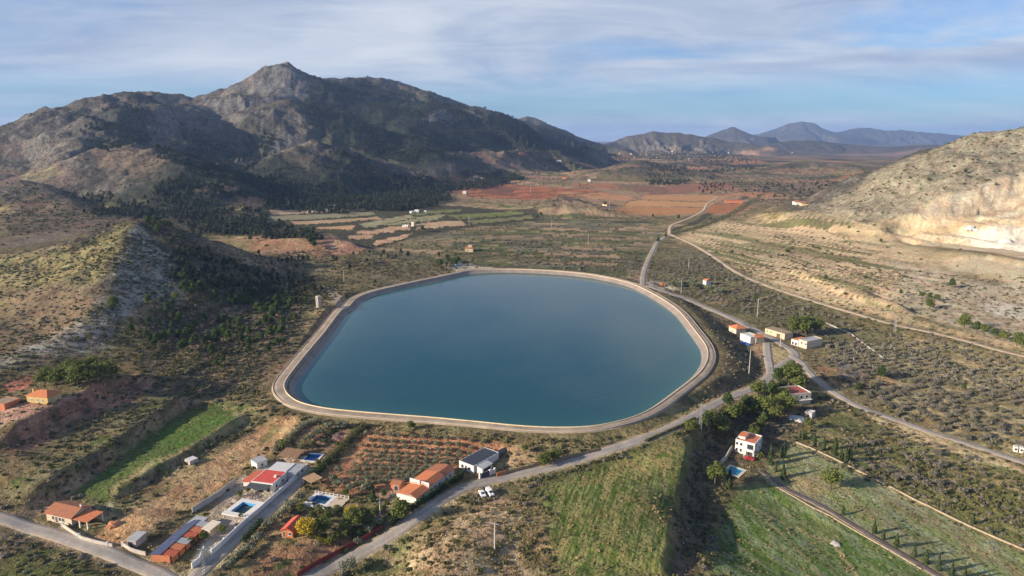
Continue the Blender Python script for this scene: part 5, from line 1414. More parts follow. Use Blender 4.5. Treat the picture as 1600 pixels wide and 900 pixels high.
dpaint(DPn, [(380, 370), (560, 378), (680, 400), (560, 420), (430, 415), (390, 400)], .06, 8, 8)
nx, ny = sample(DPn, 16000, 700, 36, rmin=250)
_o = np.argsort(np.hypot(nx, ny)); nx, ny = nx[_o], ny[_o]
mx_, my_ = nx[150:], ny[150:]
nx, ny = nx[:150], ny[:150]
PG = 'pines on the shaded flank of the near hill'
for i in range(len(nx)):
    z = float(ground(nx[i], ny[i]))
    K_PINE.put(i, (nx[i], ny[i], z - .1), rs.uniform(0, 6.28), float(rs.uniform(.5, .95)), 'dark green pine among many on the shaded slope of the rubbly near hill', PG)
instancer('hillside_pines', mx_, my_, np.random.default_rng(14).uniform(.35, .8, len(mx_)), C_FOR, 6, seed=16)
FG = 'pines at the near edge of the mountain wood'
no = 40
for i in order[:no]:
    K_PINE.put(int(i), (fx[i], fy[i], float(ground(fx[i], fy[i])) - .1), rs.uniform(0, 6.28), float(fs[i]), 'dark pine along the lower edge of the wood at the mountain foot', FG)
rest = order[no:]
instancer('pine_wood', fx[rest], fy[rest], fs[rest], C_FOR, 6, seed=6)
# ---- almonds of the right-hand plain: rows of twiggy bushes
Da = dgrid(0)
dpaint(Da, [(1290, 560), (1300, 515), (1400, 525), (1500, 543), (1640, 580), (1640, 725), (1500, 680), (1400, 645), (1320, 608)], 1.0, 4, 4)
dpaint(Da, [(1060, 400), (1110, 405), (1200, 455), (1330, 496), (1400, 516), (1400, 535), (1300, 535), (1240, 525), (1150, 492), (1070, 452), (1040, 430)], .3, 4, 4)
dpaint(Da, [(640, 385), (760, 372), (1000, 385), (1000, 436), (910, 425), (780, 400)], .14, 6, 4)
dpaint(Da, [(1300, 645), (1400, 680), (1500, 715), (1640, 760), (1640, 850), (1450, 780), (1350, 735)], .35, 6, 6)
for p in NOFIELD[-len(TL) - len(RF) - 4:]: dpaint(Da, p, 0, 1, 1)
for a, b in (((1480, 560), (1540, 575)), ((1490, 610), (1600, 650)), ((1530, 640), (1600, 665)), ((1420, 615), (1510, 606)), ((1360, 590), (1420, 600))):
    dpaint(Da, [(a[0], a[1] - 4), (b[0], b[1] - 4), (b[0], b[1] + 4), (a[0], a[1] + 4)], 0, 1, 1)
gx_, gy_ = np.meshgrid(np.arange(-420, 520, 4.6), np.arange(150, 900, 4.4))
th = rad(24)
ax = (gx_ * math.cos(th) - gy_ * math.sin(th)).ravel(); ay = (gx_ * math.sin(th) + gy_ * math.cos(th)).ravel()
r_ = np.random.default_rng(12)
ax = ax + r_.normal(0, .8, len(ax)); ay = ay + r_.normal(0, .8, len(ay))
kp = (np.abs(np.arctan2(ax, ay)) < .8) & (np.hypot(ax, ay) < 950) & (np.hypot(ax, ay) > 120)
ax, ay = ax[kp], ay[kp]
kp = r_.uniform(0, 1, len(ax)) < ground(ax, ay, Da) * ground(ax, ay, FREE) * .92
ax, ay = ax[kp], ay[kp]
od = np.argsort(np.hypot(ax, ay))
asz = r_.uniform(.7, 1.25, len(ax))
AG = 'grey green almond bushes in loose rows on the right plain'
for i in od[:290]:
    K_ALM.put(int(i), (ax[i], ay[i], float(ground(ax[i], ay[i])) - .05), rs.uniform(0, 6.28), float(asz[i]), 'low grey green almond bush in the loose rows of the right plain', AG)
rest = od[290:]
instancer('distant_almond_bushes', ax[rest], ay[rest], asz[rest] * 1.9, C_ALM, 6, seed=7)

# ---------------------------------------------------------------- building materials
def tile_mat(name, col, col2, period=.28):
    if name in MATS: return MATS[name]
    m, nt, b = new_mat(name)
    mx = nt.nodes.new('ShaderNodeMix'); mx.data_type = 'RGBA'
    mx.inputs[6].default_value = (*col, 1); mx.inputs[7].default_value = (*col2, 1)
    nt.links.new(nmap(nt, ntex(nt, 1.1, 5, .65), .38, .66, 0, 1), mx.inputs[0])
    w = nt.nodes.new('ShaderNodeTexWave'); w.bands_direction = 'X'; w.inputs['Scale'].default_value = .314 / period / 2; w.inputs['Distortion'].default_value = .4
    t = nt.nodes.new('ShaderNodeTexCoord'); nt.links.new(t.outputs['Object'], w.inputs['Vector'])
    v = nmul(nt, nmap(nt, w.outputs['Fac'], 0, 1, .78, 1.12), nmap(nt, ntex(nt, 6, 3), .3, .7, .8, 1.2))
    nt.links.new(nscale(nt, mx.outputs[2], v), b.inputs['Base Color'])
    b.inputs['Roughness'].default_value = .85
    bn = nt.nodes.new('ShaderNodeBump'); bn.inputs['Distance'].default_value = .05; nt.links.new(w.outputs['Fac'], bn.inputs['Height']); nt.links.new(bn.outputs[0], b.inputs['Normal'])
    MATS[name] = m
    return m
T_OLD = tile_mat('old_tiles', (.42, .135, .06), (.22, .12, .065))
T_RED = tile_mat('red_tiles', (.55, .12, .055), (.42, .10, .05))
T_ORG = tile_mat('orange_tiles', (.60, .20, .075), (.46, .15, .065))
T_FLAT = simple_mat('red_roof_paint', (.56, .085, .06), .75, .16, .5)
M_WHITE = simple_mat('white_render', (.64, .62, .58), .9, .10, .5)
M_CREAM = simple_mat('cream_render', (.55, .48, .36), .9, .14, .5)
M_YEL = simple_mat('yellow_render', (.55, .39, .145), .9, .12, .5)
M_SAND = simple_mat('sand_render', (.52, .43, .29), .9, .18, .4)
M_GREYW = simple_mat('grey_blockwork', (.40, .375, .35), .95, .22, .5)
M_ROOFG = simple_mat('grey_roof_sheet', (.36, .37, .37), .6, .2, .4)
M_ROOFW = simple_mat('pale_roof_screed', (.55, .54, .52), .85, .16, .35)
M_ROOFT = simple_mat('tan_roof_sheet', (.30, .235, .155), .9, .2, .4)
M_ROOFB = simple_mat('brown_canopy', (.25, .15, .085), .9, .25, .6)
M_DARK = simple_mat('dark_awning_and_opening_shade', (.06, .065, .075), .8, .2, .6)  # also stands in as painted shade inside openings
M_SOLAR = simple_mat('black_panels', (.03, .034, .045), .35, .2, .8, spec=.5)
M_BLUE = simple_mat('dark_blue_sheet', (.07, .085, .15), .7, .2, .5)
M_CABIN = simple_mat('orange_timber', (.50, .15, .045), .85, .2, .8)
M_BRICK = simple_mat('brick_red', (.46, .17, .085), .9, .2, 1.2)
M_GLASS = simple_mat('window_glass', (.03, .04, .05), .12, .2, 1.0, spec=.6)
M_SHUT = simple_mat('shutter_grey', (.25, .28, .31), .7, .1, 1.0)
M_WOODD = simple_mat('dark_timber', (.14, .085, .055), .85, .25, 1.5)
M_STEEL = simple_mat('galvanised_steel', (.42, .43, .44), .5, .15, 1.0, metal=.4)
M_POLE = simple_mat('concrete_pole', (.52, .49, .45), .9, .12, .8)
M_REDF = simple_mat('dark_red_screen', (.22, .045, .04), .85, .2, .8)
M_CANE = simple_mat('split_cane', (.26, .20, .13), .95, .3, 1.2)

def box_bm(bm, x0, x1, y0, y1, z0, z1):
    v = [bm.verts.new(p) for p in ((x0, y0, z0), (x1, y0, z0), (x1, y1, z0), (x0, y1, z0), (x0, y0, z1), (x1, y0, z1), (x1, y1, z1), (x0, y1, z1))]
    for f in ((0, 3, 2, 1), (4, 5, 6, 7), (0, 1, 5, 4), (1, 2, 6, 5), (2, 3, 7, 6), (3, 0, 4, 7)): bm.faces.new([v[i] for i in f])
def bm_obj(name, bm, mat, parent=None):
    me = bpy.data.meshes.new(name); bm.to_mesh(me); bm.free(); me.materials.append(mat)
    o = bpy.data.objects.new(name, me); COL.objects.link(o)
    if parent is not None: o.parent = parent
    return o
def boxes(name, lst, mat, parent=None):
    bm = bmesh.new()
    for b in lst: box_bm(bm, *b)
    return bm_obj(name, bm, mat, parent)
def poly_roof(name, pts, faces, thick, mat, parent):
    """closed slab from an upper surface (pts, faces), `thick` deep"""
    bm = bmesh.new()
    vs = [bm.verts.new(p) for p in pts]
    for f in faces: bm.faces.new([vs[i] for i in f])
    bm.normal_update()
    r = bmesh.ops.extrude_face_region(bm, geom=list(bm.faces))
    for v in [g_ for g_ in r['geom'] if isinstance(g_, bmesh.types.BMVert)]: v.co.z -= thick
    bmesh.ops.recalc_face_normals(bm, faces=bm.faces)
    return bm_obj(name, bm, mat, parent)
class House:
    """local frame: x along the seen front, y away from it; base at z = 0"""
    def __init__(s, name, A, B, C, label, cat='house', group=None, d=None, w=None, bc=False):
        a, b, c = hit(*A), hit(*B), hit(*C)
        ex = b[:2] - a[:2]; s.w = w or float(np.linalg.norm(ex)); ex /= np.linalg.norm(ex)
        s.d = d or float(np.linalg.norm(c[:2] - b[:2])); ey = np.array((-ex[1], ex[0]))
        if bc:
            ey = (c[:2] - b[:2]) / np.linalg.norm(c[:2] - b[:2]); ex = np.array((ey[1], -ey[0]))
            s.w = w or abs(float((b[:2] - a[:2]) @ ex))
        a = np.append(b[:2] - ex * s.w, a[2])
        ctr = a[:2] + ex * s.w / 2 + ey * s.d / 2
        s.z = min(float(ground(*(ctr + ex * i * s.w / 2 + ey * j * s.d / 2))) for i in (-1, 0, 1) for j in (-1, 0, 1))
        s.rz = math.atan2(ex[1], ex[0])
        s.o = empty(name, (ctr[0], ctr[1], s.z), s.rz); tag(s.o, label, cat, group)
        s.W, s.D = s.w / 2, s.d / 2
        s.sp = 0.0
    def wall(s, h, mat, x0=None, x1=None, y0=None, y1=None, label=None):
        s.h = h
        o = boxes('wall', [(x0 if x0 is not None else -s.W, x1 if x1 is not None else s.W, y0 if y0 is not None else -s.D, y1 if y1 is not None else s.D, -1.2, h)], mat, s.o)
        if label: o['label'] = label
        return o
    def gable_wall(s, h, rise, mat, axis='x'):
        W, D = s.W, s.D; s.h = h; bm = bmesh.new()
        if axis == 'x': prof = [(-D, -1.2), (D, -1.2), (D, h), (0, h + rise), (-D, h)]; ring = lambda x: [bm.verts.new((x, p[0], p[1])) for p in prof]; a, b = ring(-W), ring(W)
        else: prof = [(-W, -1.2), (W, -1.2), (W, h), (0, h + rise), (-W, h)]; ring = lambda y: [bm.verts.new((p[0], y, p[1])) for p in prof]; a, b = ring(-D), ring(D)
        bm.faces.new(a); bm.faces.new(b[::-1])
        for i in range(5): bm.faces.new((a[i], a[(i + 1) % 5], b[(i + 1) % 5], b[i]))
        bmesh.ops.recalc_face_normals(bm, faces=bm.faces)
        return bm_obj('wall', bm, mat, s.o)
    def gable(s, rise, mat, axis='x', ov=.4, lift=.12):
        W, D, h = s.W + ov, s.D + ov, s.h + lift
        k = rise / (s.D if axis == 'x' else s.W) * ov
        if axis == 'x': pts = [(-W, -D, h - k), (W, -D, h - k), (W, 0, h + rise), (-W, 0, h + rise), (W, D, h - k), (-W, D, h - k)]; f = [(0, 1, 2, 3), (3, 2, 4, 5)]
        else: pts = [(-W, -D, h - k), (0, -D, h + rise), (0, D, h + rise), (-W, D, h - k), (W, -D, h - k), (W, D, h - k)]; f = [(0, 1, 2, 3), (1, 4, 5, 2)]
        return poly_roof('roof', pts, f, .18, mat, s.o)
    def hip(s, rise, mat, ov=.5, lift=.12):
        W, D, h = s.W + ov, s.D + ov, s.h + lift
        if W >= D: e = W - D; r = [(-e, 0, h + rise), (e, 0, h + rise)]; f = [(0, 1, 5, 4), (1, 2, 5), (2, 3, 4, 5), (3, 0, 4)]
        else: e = D - W; r = [(0, -e, h + rise), (0, e, h + rise)]; f = [(0, 1, 4), (1, 2, 5, 4), (2, 3, 5), (3, 0, 4, 5)]
        return poly_roof('roof', [(-W, -D, h), (W, -D, h), (W, D, h), (-W, D, h)] + r, f, .18, mat, s.o)
    def shed(s, x0, x1, y0, y1, za, zb, mat, axis='y', name='roof', thick=.14):
        """sloping slab, height za at the low coordinate side and zb at the high side"""
        if axis == 'y': pts = [(x0, y0, za), (x1, y0, za), (x1, y1, zb), (x0, y1, zb)]
        else: pts = [(x0, y0, za), (x1, y0, zb), (x1, y1, zb), (x0, y1, za)]
        return poly_roof(name, pts, [(0, 1, 2, 3)], thick, mat, s.o)
    def flat(s, mat, wmat, h=None, par=.45, x0=None, x1=None, y0=None, y1=None):
        h = s.h if h is None else h
        x0, x1, y0, y1 = (x0 if x0 is not None else -s.W), (x1 if x1 is not None else s.W), (y0 if y0 is not None else -s.D), (y1 if y1 is not None else s.D)
        t = .22
        boxes('roof', [(x0 + .02, x1 - .02, y0 + .02, y1 - .02, h + .01, h + .13)], mat, s.o)
        if par: boxes('parapet', [(x0 - .03, x1 + .03, y0 - .03, y0 + t, h + .005, h + par), (x0 - .03, x1 + .03, y1 - t, y1 + .03, h + .005, h + par), (x0 - .03, x0 + t, y0 + t, y1 - t, h + .005, h + par), (x1 - t, x1 + .03, y0 + t, y1 - t, h + .005, h + par)], wmat, s.o)
    def window(s, face, u, z, w=1.1, h=1.1, name='window', mat=None, fmat=None):
        """u along the face from its middle (m), z sill height"""
        mat = mat or M_GLASS; fmat = fmat or M_WHITE
        def bx(u0, u1, z0, z1, d0, d1):
            if face == 'front': return (u0, u1, -s.D - d1, -s.D - d0, z0, z1)
            if face == 'back': return (u0, u1, s.D + d0, s.D + d1, z0, z1)
            if face == 'right': return (s.W + d0, s.W + d1, u0, u1, z0, z1)
            return (-s.W - d1, -s.W - d0, u0, u1, z0, z1)
        t = .1
        a, b = u - w / 2, u + w / 2
        fr = boxes(name, [bx(a - t, b + t, z + h, z + h + t, 0, .09), bx(a - t, a, z, z + h, 0, .08), bx(b, b + t, z, z + h, 0, .08), bx(a - t - .05, b + t + .05, z - t, z, 0, .14)], fmat, s.o)
        boxes('pane' if name != 'door' else 'leaf', [bx(a, b, z, z + h, 0, .03)], mat, fr)
        return fr
    def chimney(s, x, y, top, mat=M_WHITE, cap=T_OLD):
        c = boxes('chimney', [(x - .3, x + .3, y - .3, y + .3, s.h - .2, top)], mat, s.o)
        boxes('cap', [(x - .4, x + .4, y - .4, y + .4, top + .005, top + .14)], cap, c)

# ---------------------------------------------------------------- houses of the near left
h = House('farm_house', (73.7, 813), (113, 822), (136, 807), 'cream farmhouse with weathered orange tile roof and pillared porch beside the village lane', d=7.5)
h.gable_wall(3.0, 1.5, M_CREAM); h.gable(1.5, T_OLD, ov=.5)
for u in (-2.6, 0.4, 1.8): h.window('front', u, .9, .9, 1.2)
h.window('right', -1.0, .9, 1.0, 1.2); h.window('front', -1.1, .05, .95, 2.1, 'door', M_WOODD)
h.chimney(h.W - 1.2, 1.2, 5.0)
h.shed(h.W + .1, h.W + 7.0, -h.D - .2, h.D - 1.5, 2.75, 3.1, T_ORG, 'y', 'porch_roof')
for x, y in ((h.W + 3.4, -h.D + .1), (h.W + 6.7, -h.D + .1), (h.W + 6.7, h.D - 1.9)): boxes('porch_pillar', [(x - .2, x + .2, y - .2, y + .2, -1, 2.72)], M_WHITE, h.o)
boxes('porch_back_wall', [(h.W + .15, h.W + 6.8, h.D - 1.8, h.D - 1.62, -1, 2.8)], M_CREAM, h.o)
h = House('country_house', (42.7, 629), (75.5, 632), (101, 619), 'small yellow country house with orange hipped roof on the red terrace', d=7.0)
h.wall(3.2, M_YEL); h.hip(1.7, T_ORG, .35)
for u in (-2.8, .3, 2.8): h.window('front', u, .9, .9, 1.2, mat=M_SHUT)
h.window('right', -1.6, .05, 1, 2.1, 'door', M_SHUT); h.window('right', 1.5, .9, .9, 1.2, mat=M_SHUT)
h.chimney(-h.W + 1.4, -1.0, 5.6, M_YEL)
h = House('roofless_barn', (-14, 640), (8, 641), (20, 628), 'red brick barn half out of frame beside the red terrace', 'barn', d=7)
h.wall(3.2, M_BRICK); h.flat(M_ROOFT, M_BRICK, par=.3)
h = House('bungalow', (393, 766), (427, 770), (452, 748), 'long white bungalow with bright red flat roof and dark awning beside the white wall', d=9.5, bc=True)
h.wall(3.4, M_WHITE); h.flat(T_FLAT, M_WHITE, par=.16)
h.shed(-h.W - .3, h.W - .6, -h.D - 3.2, -h.D - .05, 2.6, 3.1, M_DARK, 'y', 'awning', .08)
for x in (-h.W, -1.0, h.W - .9): boxes('awning_post', [(x - .07, x + .07, -h.D - 3.1, -h.D - 2.95, -.8, 2.58)], M_STEEL, h.o)
for u in (-3.2, -.4, 2.4): h.window('front', u, .05, 1.5, 2.1, 'door', M_GLASS)
for u in (-2.5, 1.6): h.window('right', u, 1.0, 1.1, 1.2)
boxes('annex', [(-h.W - 4.0, -h.W - .05, -h.D + 1.0, h.D - .5, -1.2, 2.5)], M_WHITE, h.o)
h.shed(-h.W - 4.4, -h.W + .02, -h.D + .6, h.D - .2, 2.56, 2.95, T_RED, 'x', 'annex_roof')
boxes('rear_wing', [(-h.W + .5, h.W - 1.0, h.D + .05, h.D + 7.0, -1.2, 3.0)], M_WHITE, h.o)
boxes('rear_roof', [(-h.W + .3, h.W - .8, h.D + .06, h.D + 7.2, 3.005, 3.16)], M_ROOFW, h.o)
boxes('side_wing', [(h.W - .95, h.W + 3.0, h.D + .6, h.D + 7.8, -1.2, 2.6)], M_WHITE, h.o)
h.shed(h.W - .9, h.W + 3.3, h.D + .4, h.D + 8.0, 2.95, 2.7, M_ROOFG, 'x', 'side_roof')
for u in (-1.5, 1.5): boxes('rear_window', [(h.W + 3.0, h.W + 3.05, h.D + 4.1 + u - .5, h.D + 4.1 + u + .5, .9, 2.0)], M_GLASS, h.o)
boxes('water_tank', [(h.W - 2.2, h.W - 1.3, -.4, .5, 3.54, 4.3)], M_WHITE, h.o)
for k, (A, B, C_, mat, lab) in enumerate((((435, 721), (464, 724), (474, 712), M_ROOFB, 'brown roofed open pergola behind the red roofed bungalow'), ((474, 757), (487, 763), (497, 755), simple_mat('tan_canopy', (.36, .23, .13), .9, .2), 'tan roofed garden shelter above the walled swimming pool'))):
    h = House('garden_pergola', A, B, C_, lab, 'pergola', d=6.5 if k == 0 else 4.5)
    for x in (-h.W + .2, h.W - .2):
        for y in (-h.D + .2, h.D - .2): boxes('post', [(x - .1, x + .1, y - .1, y + .1, -.8, 2.5)], M_WOODD, h.o)
    boxes('beam', [(-h.W, h.W, -h.D, -h.D + .15, 2.505, 2.68), (-h.W, h.W, h.D - .15, h.D, 2.505, 2.68)], M_WOODD, h.o)
    h.shed(-h.W - .2, h.W + .2, -h.D - .2, h.D + .2, 2.78, 2.98, mat)
h = House('garden_shed', (402, 733), (418, 727), (428, 718), 'small white shed with grey roof left of the bungalow\'s pale rear roof', 'shed', d=4.5)
h.wall(2.5, M_WHITE); h.shed(-h.W - .2, h.W + .2, -h.D - .2, h.D + .2, 2.65, 2.85, M_ROOFG); h.window('front', 0, .8, .9, .9)
h = House('timber_cabin', (440.5, 838), (458, 841), (472, 826), 'orange timber cabin with plain red gabled roof beside the yellow mimosa', 'cabin', d=7.5, bc=True)
h.gable_wall(2.4, 1.0, M_CABIN, 'y'); h.gable(1.0, tile_mat('cabin_red', (.55, .10, .05), (.48, .09, .05), .5), 'y', .35)
h.window('front', -1.0, .05, .9, 2.0, 'door', M_WOODD); h.window('front', 1.0, .9, .9, .9); h.window('right', 0, .9, 1.0, .9)
# white row along the road
h = House('roadside_house', (628, 789), (650.3, 788.5), (690, 758), 'white roadside house of three stepped wings with orange tile roofs behind the hedge', d=24, w=8.0, bc=True)
for k, (y0, y1, hh, tm) in enumerate(((-12, -4.5, 2.7, T_ORG), (-4.4, 5.0, 3.3, T_ORG), (5.1, 12, 2.9, T_OLD))):
    boxes('wall', [(-h.W + (.0 if k else -.5), h.W, y0, y1, -1.5, hh)], M_WHITE, h.o)
    poly_roof('roof', [(-h.W - .4, y0 - .25, hh + .1), (h.W - 2.4, y0 - .25, hh + 1.25), (h.W - 2.4, y1 + .25, hh + 1.25), (-h.W - .4, y1 + .25, hh + .1), (h.W + .3, y0 - .25, hh + .15), (h.W + .3, y1 + .25, hh + .15)], [(0, 1, 2, 3), (1, 4, 5, 2)], .2, tm, h.o)
    for u in np.arange(y0 + 1.6, y1 - .8, 2.6): h.window('right', float(u), .9, .9, 1.1)
boxes('chimney', [(-.4, .4, -4.9, -4.2, 3.2, 5.2)], M_WHITE, h.o)
boxes('gable_parapet', [(-h.W - .2, h.W + .2, -4.48, -4.2, 3.31, 4.9)], M_WHITE, h.o)
h = House('summer_kitchen', (611, 765), (624, 768), (633, 761), 'small brick summer kitchen with dark red roof next to the roadside house', 'outbuilding', d=4)
h.wall(2.4, M_BRICK); h.gable(.7, T_OLD, 'x', .3); h.window('front', .5, .05, 1.6, 1.9, 'door', M_GLASS)
h = House('solar_house', (714, 733), (740, 740), (771, 722.5), 'low white house with rows of black solar panels on its roof', d=15, bc=True)
h.wall(2.9, M_WHITE); h.flat(simple_mat('dark_roof_felt', (.10, .10, .105), .9, .2, .5), M_WHITE, par=.2)
for y in np.arange(-h.D + .5, h.D - 1.6, 2.15):
    poly_roof('solar_panel', [(-h.W + .4, y, 3.12), (h.W - .4, y, 3.12), (h.W - .4, y + 1.8, 3.45), (-h.W + .4, y + 1.8, 3.45)], [(0, 1, 2, 3)], .06, M_SOLAR, h.o)
for u in (-2.0, 1.6): h.window('front', u, .8, 1.2, 1.2)
h.window('front', -.2, .05, 1.0, 2.1, 'door', M_WOODD)
boxes('side_annex', [(h.W + .02, h.W + 3.4, -h.D + 1.2, -h.D + 7.0, -1.2, 2.6)], M_WHITE, h.o); h.shed(h.W, h.W + 3.7, -h.D + 1.0, -h.D + 7.2, 2.9, 2.66, M_ROOFG, 'x', 'annex_roof')
boxes('annex_window', [(h.W + 3.4, h.W + 3.44, -h.D + 2.2, -h.D + 6.0, .9, 2.0)], M_GLASS, h.o)
h = House('shade_house', (772, 714), (781, 717), (797, 698), 'long low black shade house behind the solar house', 'greenhouse', d=17, bc=True)
boxes('frame', [(x - .06, x + .06, y - .06, y + .06, -.8, 1.9) for x in (-h.W, h.W) for y in np.linspace(-h.D, h.D, 7)], M_STEEL, h.o)
h.shed(-h.W - .1, 0, -h.D, h.D, 1.95, 2.6, M_SOLAR, 'x', 'net_cover', .06); h.shed(.01, h.W + .1, -h.D, h.D, 2.6, 1.95, M_SOLAR, 'x', 'net_cover', .06)
# sheds at the foot of the driveway
h = House('allotment_shed', (243, 872), (266, 880), (307, 842), 'long row of orange and red huts under a dark blue roof', 'sheds', d=19, bc=True)
h.wall(2.3, M_BRICK); h.shed(-h.W - .4, h.W * .1, -h.D - .2, h.D + .2, 2.4, 2.9, M_BLUE, 'x')
for k, y in enumerate(np.linspace(-h.D + 1.6, h.D - 1.4, 6)):
    boxes('hut', [(h.W * .12, h.W + .8, y - 1.2, y + 1.2, -1.2, 2.1 + .15 * (k % 2))], (M_BRICK, M_CABIN)[k % 2], h.o)
    h.shed(h.W * .1, h.W + 1.2, y - 1.35, y + 1.35, 2.75, 2.3 + .1 * (k % 2), (T_RED, T_ORG, M_ROOFG)[k % 3], 'x', 'hut_roof', .1)
for A, B, C_, wm, rm, lab in (((293, 829), (310, 832), (321, 819), M_GREYW, M_ROOFG, 'grey roofed open shed above the orange huts'), ((317, 836), (329, 839), (342, 828), M_SAND, simple_mat('cream_sheet', (.60, .53, .42), .8, .1), 'cream flat roofed shed inside the white wall'),
                              ((199, 851), (213, 856), (226, 842), M_GREYW, M_ROOFG, 'small grey shed beside the sandy yard by the lane')):
    h = House('storage_shed', A, B, C_, lab, 'shed', d=4.5)
    h.wall(2.3, wm); h.shed(-h.W - .25, h.W + .25, -h.D - .25, h.D + .25, 2.42, 2.75, rm); h.window('front', 0, .05, 1.2, 1.9, 'door', M_WOODD)
h = House('field_hut', (289, 724), (297, 727), (306, 721), 'small flat grey field hut on the bank between green field and ploughed strip', 'hut', d=3.5)
h.wall(1.7, M_GREYW); h.flat(M_ROOFW, M_GREYW, par=0); h.window('front', 0, .05, .8, 1.5, 'door', M_WOODD)
# villa by the gully and neighbours
h = House('villa', (1148, 706), (1178, 714), (1192, 699), 'two storey white villa with red roof terrace above the small blue pool', d=10)
h.wall(5.4, M_WHITE); h.flat(simple_mat('terracotta_terrace', (.50, .16, .085), .85, .18, .6), M_WHITE, par=.55)
boxes('stair_house', [(-h.W + .4, -h.W + 3.2, -h.D + 2.6, h.D - 2.5, 5.55, 6.6)], M_WHITE, h.o); h.shed(-h.W + .2, -h.W + 3.4, -h.D + 2.4, h.D - 2.3, 6.72, 6.95, T_ORG, 'x', 'stair_roof')
for z in (.9, 3.6):
    for u in (-3.3, -1.6): h.window('front', u, z, .9, 1.2)
    for u in (-2.5, 2.5): h.window('right', u, z, 1.0, 1.2)
boxes('balcony', [(.3, h.W + .3, -h.D - 2.2, -h.D - .02, 2.7, 2.88), (.3, h.W + .3, -h.D - 2.2, -h.D - 2.06, 2.88, 3.7)], M_WHITE, h.o)
for x in (.5, h.W + .1): boxes('balcony_pillar', [(x - .15, x + .15, -h.D - 2.1, -h.D - 1.8, -1, 2.69)], M_WHITE, h.o)
h.window('front', h.W / 2 + .2, .05, 3.2, 2.4, 'garage_opening', M_DARK); h.window('front', h.W / 2 + .2, 2.9, 2.6, 2.1, 'balcony_door', M_GLASS)  # garage opening is a flat dark panel for the shade inside
h = House('pavilion_house', (1216, 622), (1236, 634), (1247, 627), 'pale two storey house with dull red flat roof among the pines', d=11)
h.wall(5.6, M_CREAM); h.flat(simple_mat('dull_red_roof', (.34, .10, .075), .9, .2, .5), M_WHITE, par=.5)
boxes('balcony', [(-h.W, h.W + 1.4, -h.D - 1.6, -h.D - .02, 2.7, 2.88), (h.W + .02, h.W + 1.4, -h.D, h.D, 2.7, 2.88)], M_WHITE, h.o)
for u in (-2.5, .5, 3.0): h.window('front', u, 3.4, 1.2, 1.4); h.window('front', u, .6, 1.2, 1.4)
for u in (-3, 0, 3): h.window('right', u, 3.4, 1.4, 1.4)
h = House('ruined_outhouse', (1257, 652), (1268, 655), (1274, 650), 'small roofless grey outhouse beside the heap of white rubble', 'ruin', d=4.5)
h.wall(2.4, M_GREYW); h.flat(M_ROOFW, M_GREYW, par=.5); h.window('front', 0, .2, 1, 1.6, 'door', M_DARK)
# pump station and barns by the junction
h = House('pump_house', (1138.7, 517), (1150, 522), (1162, 520.5), 'cream pump house with orange pyramid roof beside the reservoir bank', 'pump house', d=7.5)
h.wall(3.4, M_CREAM); h.hip(1.8, T_ORG, .6); h.window('front', 0, .05, 1.4, 2.3, 'door', M_SHUT); h.window('right', 0, 1.4, 1.0, .9)
h = House('filter_house', (1156, 531), (1172, 537.5), (1177, 535.5), 'white flat roofed cube with blue barrels by the pump lane', 'pump house', d=7)
h.wall(4.2, M_WHITE); h.flat(M_ROOFW, M_WHITE, par=.3); h.window('right', 0, .05, 1.4, 2.2, 'door', M_SHUT)
h = House('transformer_booth', (1173, 533.5), (1181, 537), (1187, 534), 'sand coloured booth with orange gabled roof next to the white cube', 'booth', d=6)
h.gable_wall(4.0, 1.0, M_SAND, 'y'); h.gable(1.0, T_ORG, 'y', .4); h.window('front', 0, .05, 1.2, 2.6, 'door', M_DARK)
h = House('flat_barn', (1195, 521), (1225.5, 531), (1231, 529), 'long sand coloured barn with flat tan roof beside the big pine', 'barn', d=8)
h.wall(4.0, M_SAND); h.shed(-h.W - .2, h.W + .2, -h.D - .2, h.D + .2, 4.3, 4.15, M_ROOFT); h.window('front', 3, .05, 3, 3, 'door', M_WOODD)
for u in (-6, -3): h.window('front', u, 2.2, 1.2, .8)
h = House('warehouse', (1236, 538), (1260, 545.5), (1294, 544), 'white warehouse with orange tiled lean-to and grey flat roof below the big pine', 'warehouse')
h.wall(4.6, M_CREAM, x0=-h.W + 5.2); h.flat(M_ROOFG, M_CREAM, par=.35, x0=-h.W + 5.2)
boxes('lean_to', [(-h.W, -h.W + 5.15, -h.D, h.D * .2, -1.2, 3.6)], M_WHITE, h.o); h.shed(-h.W - .3, -h.W + 5.18, -h.D - .3, h.D * .2 + .3, 3.7, 4.5, T_ORG, 'x', 'lean_to_roof')
for u in (-h.W + 1.3, -h.W + 3.6): h.window('front', u, .3, 1.3, 1.9)
for u in (2, 5): h.window('front', u, 2.6, 1.4, .9)
h = House('field_cottage', (1098, 445), (1103, 447), (1107.5, 445), 'tiny white cottage with red roof standing behind the green tamarisks', d=5)
h.wall(4.6, M_WHITE); h.gable(1.0, T_ORG, 'x', .3); h.window('front', 0, 2.4, .9, 1.1)
h = House('water_tower', (491.5, 479.5), (497.5, 481.5), (500, 480), 'slim pale concrete tower standing in the pines above the reservoir', 'tower', d=2.6, w=3.0)
h.wall(8.2, simple_mat('tower_concrete', (.46, .40, .35), .9, .2, .6)); boxes('cap', [(-h.W - .12, h.W + .12, -h.D - .12, h.D + .12, 8.205, 8.45)], M_GREYW, h.o)
h.window('front', 0, .3, .8, 7.2, 'opening', M_DARK, M_GREYW)  # dark panel stands in for the shade within the tower opening
